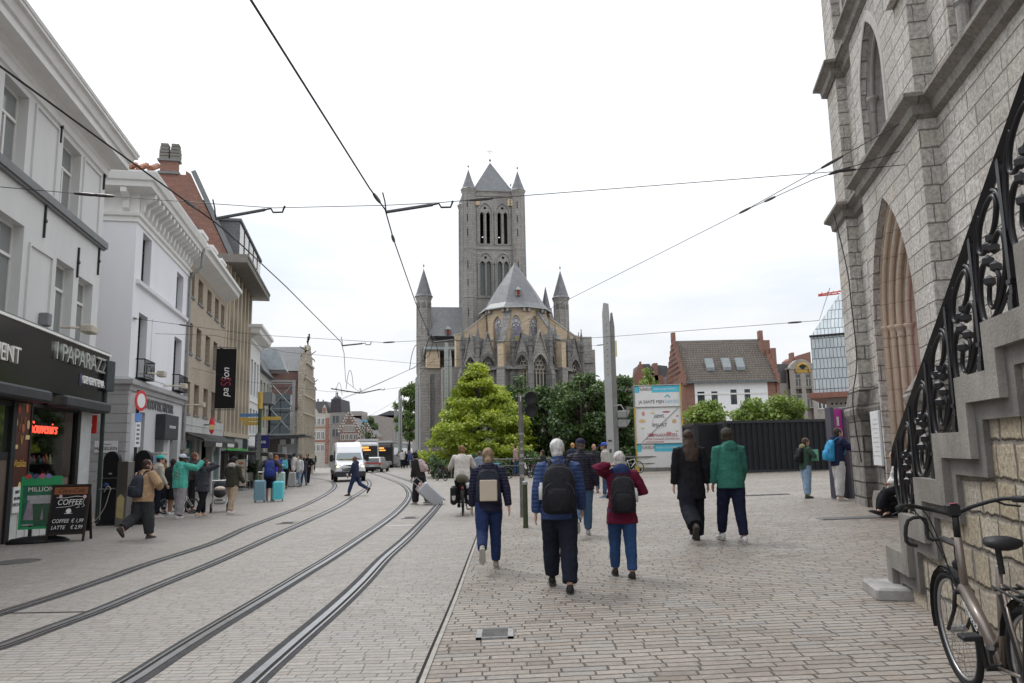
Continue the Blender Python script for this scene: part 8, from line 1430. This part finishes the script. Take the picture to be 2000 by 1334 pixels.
def suitcase(px, py, hpx, label, col, rz, tilt=0, w=.44, d=.26, handle=True, cat='suitcase'):
    p = G(px, py); h = (hpx)*p.y/1480; t = thing('suitcase', label, cat, p, R(rz)); t.rotation_euler.x = R(tilt); q = MB(); q.bbox(-w/2, w/2, -d/2, d/2, .07, h, .05); q.build('shell', M('case_%d_%d' % (int(col[0]*99), int(col[2]*99)), col, .4, var=.06), t); q = MB()
    for k in range(6): z = .16+(h-.25)*k/6; q.box(-w/2+.05, w/2-.05, -d/2-.006, -d/2, z, z+.035)
    q.box(-w/2+.02, w/2-.02, -d/2-.008, d/2+.008, .07, .12); q.build('rib', MC['case_%d_%d' % (int(col[0]*99), int(col[2]*99))], t); q = MB()
    for x in (-.15, .15): q.tube([(x*.6, d*.3, h-.05), (x*.6, d*.3, h+.3)], .009, 5)
    q.tube([(-.1, d*.3, h+.3), (.1, d*.3, h+.3)], .016, 6); q.build('pull_handle', alloy, t)
    for x in (-w*.38, w*.38):
        for y in (-d*.3, d*.3): q = MB(); q.disc((x, y, .04), .04, 'x', 10, .03); q.build('wheel', plastic, t)
    return t
suitcase(862,985,52, 'tilted pale grey suitcase pulled by the woman in black', (.42,.43,.46), 62, tilt=0).rotation_euler = (0, R(-47), R(8)); c_ = at(831,957,25.0); bu = thing('bundle', 'cream bundle tied with red cord riding on the tilted suitcase', 'bundle', c_, R(8)); q = MB(); q.smooth = True; q.tube([(-.26, 0, .14), (-.1, 0, .04), (.12, 0, -.12), (.24, 0, -.22)], [.13, .19, .18, .12], 12); q.build('cloth', M('bundle_cream', (.55,.46,.4), .8, var=.2), bu); q = MB()
for k in (-.14, .0, .12): q.ring((k, 0, .02-k*.75), .19, .013, 'x', 16, 5)
q.tube([(-.25, -.12, .2), (.2, -.19, -.1)], .012, 5); q.build('cord', M('cord_red', (.4,.06,.04), .7), bu)
# ---- near the bicycles and the signal
for row in (
 (938,962,881, 20, 'brown haired person in a grey blue top behind the woman in navy', (.2,.24,.3), dkden, ((.12,.08,.06), 'short'), {}),
 (1008,930,868, 75, 'person in a dusty pink top and jeans standing at the blue pannier bicycle', (.36,.25,.23), denim, ((.06,.04,.035), 'short'), {}),
 (1063,950,879, 60, 'dark haired person in black glimpsed left of the white haired man', (.03,.03,.035), blk, ((.06,.03,.025), 'short'), {}),
 (1100,950,872, 0, 'person in black hidden between the white haired man and the navy cap', blk, blk, ((.05,.03,.025), 'short'), {}),
 (1121,948,865, 15, 'ginger haired person in a dark jacket left of the navy cap', (.03,.035,.06), dkden, ((.5,.25,.09), 'short'), {}),
 (1163,962,867, 170, 'balding man in a black jacket facing the viewer right of the navy cap', (.03,.033,.035), denim, ((.2,.17,.15), 'bald'), dict(skin='m', head=(0, 20))),
 (1186,972,864, 75, 'man in a bright blue cap and grey vest behind the woman in burgundy', (.42,.4,.37), (.05,.09,.16), ((.1,.08,.07), 'short'), dict(cap=(.05,.1,.45), shoe=(.15,.25,.45), skin='m'))):
    px, py, pt, rz, lb, tp_, lg, hr, kw = row; person(px, py, pt, rz, lb, tp_, lg, hair=hr, lod=1, **kw)
# ---- left pavement
a = person(276,1053,897, -24, 'woman in a tan jacket walking past the black columns', (.42,.28,.17), (.045,.047,.052), (.06,.06,.06), ((.05,.03,.025), 'bob'), L=(-12, 44), Rr=(10, 4), handR=(.24, .22, .16), aL=(10, 10, 30), lod=0, fit=1.75, wide=.02, head=(0, -28))
backpack(a, 'dark blue patterned backpack on the woman in tan', (.04,.045,.06), .32, .5, .2, .46)
a = person(304,1012,889, -50, 'person in a turquoise cap and cream jacket behind the woman in tan', (.5,.45,.38), dkden, (.5,.5,.5), ((.05,.035,.03), 'short'), cap=(.04,.45,.4), lod=1, fit=1.2)
a = person(318,1002,896, 160, 'man in a brown jacket facing the woman in tan', (.2,.11,.04), dkden, (.08,.06,.05), ((.05,.035,.03), 'short'), lod=1, skin='m', head=(10, 10))
a = person(332,1006,896, -20, 'dark clad man in shorts standing beyond the teal hoodie', (.025,.025,.03), blk, (.6,.6,.6), ((.03,.02,.02), 'short'), lk='shorts', lod=1, skin='t', fit=1.2)
a = person(349,1013,887, -28, 'man in a teal hoodie and white cap pointing with a raised arm', (.1,.46,.37), (.3,.285,.3), (.6,.6,.6), ((.03,.025,.02), 'short'), L=(8, 4), Rr=(-6, 4), handR=(.42, .38, .6), poleR=(.5, -.2, -1), aL=(0, 10, 10), cap=(.55,.55,.65), hood='same', lod=0, fit=1.5, skin='d', wide=.02, head=(0, -20))
q = MB(); q.smooth = True
for k, (x, z, w, h_) in enumerate(((0, .22, .11, .05), (.01, .3, .1, .04), (-.01, .14, .1, .04))): q.tube([a[1](z, -.158, x-w), a[1](z+.03, -.166, x), a[1](z-.02, -.158, x+w)], h_*.5, 6, flat=.3, up=(0, 0, 1))
q.build('back_print', M('print_beige', (.38,.36,.27), .8, var=.4, scale=20), a[0])
a = person(372,1000,884, -60, 'brown haired person beyond the teal hoodie by the shop window', (.06,.05,.05), blk, hair=((.14,.06,.04), 'bob'), lod=1)
a = person(394,1009,896, -24, 'woman in a dark grey hooded jacket and black leggings, hand at her head', (.06,.06,.075), blk, (.5,.38,.25), ((.08,.05,.045), 'bun'), L=(14, 8), Rr=(-12, 14), handR=(.16, .12, .66), poleR=(1, .2, -.2), aL=(-4, 10, 8), hood='same', lod=0, fit=1.35, long=.06)
a = person(452,1004,892, -18, 'man in an olive puffer jacket pushing a stroller', (.05,.048,.035), (.42,.33,.24), (.6,.58,.56), ((.03,.025,.02), 'short'), L=(10, 6), Rr=(-12, 8), handL=(-.34, .34, .1), aR=(10, 8, 30), poleL=(-1, -.5, 0), hood=(.5,.45,.42), cap=(.025,.025,.03), tk='puffer', lod=0, fit=1.4)
p = G(428,1000); t = thing('stroller', 'dark pushchair with a cream blanket pushed by the man in olive', 'stroller', p, R(20)); q = MB(); q.smooth = True; q.ball((0, .05, .62), (.2, .38, .17), 14, 8); q.build('seat_basket', M('stroller_grey', (.05,.05,.055), .8), t); q = MB(); q.smooth = True; q.ball((0, .3, .82), (.2, .2, .2), 12, 8); q.build('hood', M('stroller_hood', (.035,.04,.045), .8), t); q = MB(); q.smooth = True; q.ball((0, -.1, .75), (.17, .24, .08), 12, 6); q.build('blanket', M('blanket_cream', (.6,.52,.45), .9, var=.25), t); q = MB()
for x in (-.22, .22): q.tube([(x, -.42, 1.02), (x, -.2, .62), (x, .3, .16)], .014, 6); q.tube([(x, .1, .6), (x, -.32, .16)], .014, 6)
q.tube([(-.22, -.42, 1.02), (.22, -.42, 1.02)], .018, 6); q.bbox(-.18, .18, -.2, .25, .25, .4, .04); q.build('frame', alloy, t)
for x in (-.25, .25):
    for y in (-.35, .35): q = MB(); q.smooth = True; q.ring((x, y, .15), .125, .028, 'x', 18, 6); q.disc((x, y, .15), .06, 'x', 10, .03); q.build('wheel', rubber, t)
a = person(526,979,884, 12, 'traveller in a dark jacket and shorts with a blue backpack pulling two suitcases', (.05,.05,.055), (.02,.022,.04), (.2,.18,.16), ((.2,.19,.17), 'bob'), L=(12, 6), Rr=(-8, 10), handL=(-.3, -.18, .02), handR=(.32, -.16, .04), lk='shorts', lod=0, fit=1.4, skin='m')
backpack(a, 'royal blue backpack on the traveller with two suitcases', (.03,.05,.22), .36, .6, .22, .52)
suitcase(507,981,42, 'steel blue ribbed suitcase, left one of the two pulled by the traveller', (.17,.3,.37), 12); suitcase(543,979,38, 'bright turquoise suitcase, right one of the two pulled by the traveller', (.1,.55,.62), 12, w=.42); suitcase(547,965,42, 'pale mint suitcase standing just behind the turquoise one', (.36,.52,.47), 8, w=.42); suitcase(570,951,28, 'white suitcase between the walkers behind the turquoise backpack', (.5,.5,.5), 5)
for row in (
 (538,962,888, 10, 'red haired woman in a bright blue top ahead of the traveller', (.07,.05,.5), (.28,.34,.42), ((.38,.13,.05), 'long'), None),
 (556,955,886, 5, 'woman with a turquoise backpack and black clothes in the walking crowd', blk, blk, ((.12,.07,.05), 'long'), (.1,.38,.45)),
 (573,950,884, 0, 'person in a long white coat walking ahead of the crowd', (.6,.56,.54), dkden, ((.03,.025,.02), 'short'), None),
 (584,951,889, 160, 'woman in a white top and pale jeans stepping to the side', (.6,.6,.6), (.2,.28,.38), ((.04,.025,.02), 'long'), None),
 (593,948,892, 30, 'person in a dark coat close behind the woman in white', (.04,.04,.05), (.04,.06,.1), ((.1,.06,.04), 'short'), None)):
    px, py, pt, rz, lb, tp_, lg, hr, bk = row; a = person(px, py, pt, rz, lb, tp_, lg, hair=hr, lod=1, L=(14, 6), Rr=(-12, 12))
    if bk: backpack(a, 'turquoise backpack on the woman in black clothes', bk, .34, .46, .18)
person(600,947,886, 176, 'man all in black walking towards the viewer with head bowed', blk, blk, (.5,.5,.5), ((.02,.018,.016), 'short'), L=(10, 4), Rr=(-10, 12), head=(24, 0), handL=(-.2, .2, .12), handR=(.2, .2, .12), lod=1, fit=1.35, skin='m')
person(694,968,889, 84, 'man in a navy flowered jacket striding across the street before the van', (.03,.035,.07), (.03,.045,.1), (.02,.02,.022), ((.16,.1,.07), 'short'), L=(22, 6), Rr=(-24, 36), aL=(18, 6, 10), aR=(-6, 6, 20), hood='same', lod=1, fit=1.3, skin='m', head=(-4, 0))
# ---- small figures further off
crowd_l = [(545,940,890,'blue'), (562,938,888,'dark'), (567,934,887,'white'), (577,936,891,'black'), (587,934,890,'grey'), (552,930,888,'brown'), (612,921,884,'dark green')]
crowd_r = [(763,914,882,'pale blue'), (768,912,884,'dark'), (786,915,878,'white'), (792,914,881,'black'), (798,910,880,'grey'), (788,908,879,'brown'), (803,913,882,'dark blue'), (775,905,881,'red'), (829,911,886,'white'), (836,912,886,'black'), (843,912,887,'dark blue'), (858,913,886,'dark grey'), (850,909,887,'brown')]
stalls = [(573,908,884,'red'), (579,908,882,'white'), (584,907,885,'orange'), (588,909,884,'pale blue'), (594,908,883,'dark green'), (568,909,884,'black')]
CL = dict(blue=(.05,.1,.3), dark=(.04,.04,.05), white=(.55,.54,.53), black=blk, grey=(.2,.2,.21), brown=(.15,.09,.06), red=(.4,.04,.05), orange=(.5,.22,.08))
for nm, rows, pl_ in (('walking crowd on the left pavement', crowd_l, 'in the pavement crowd'), ('people waiting at the tram masts', crowd_r, 'by the tram masts'), ('people at the market stalls', stalls, 'by the far market stalls')):
    for k, (px, py, pt, cn) in enumerate(rows):
        c_ = CL.get(cn, CL['blue'] if 'blue' in cn else (.04,.07,.05) if 'green' in cn else (.08,.08,.085)); ordn = ['first', 'second', 'third', 'fourth', 'fifth', 'sixth', 'seventh', 'eighth', 'ninth', 'tenth', 'eleventh', 'twelfth', 'thirteenth'][sorted(r[0] for r in rows).index(px)]
        person(px, py, pt, rnd.choice([0, 20, 160, 180, 200, 90, -60]), 'distant person in %s, %s from the left %s' % (cn, ordn, pl_), c_, rnd.choice([blk, denim, dkden, (.4,.4,.4)]), hair=(rnd.choice([(.03,.02,.018), (.12,.07,.04), (.3,.2,.1), (.4,.39,.38)]), rnd.choice(['short', 'bob', 'long'])), lod=2, fit=1.2, L=(rnd.uniform(-12, 14), 8), Rr=(rnd.uniform(-12, 14), 8), skin=rnd.choice('llmmt'), group=nm)
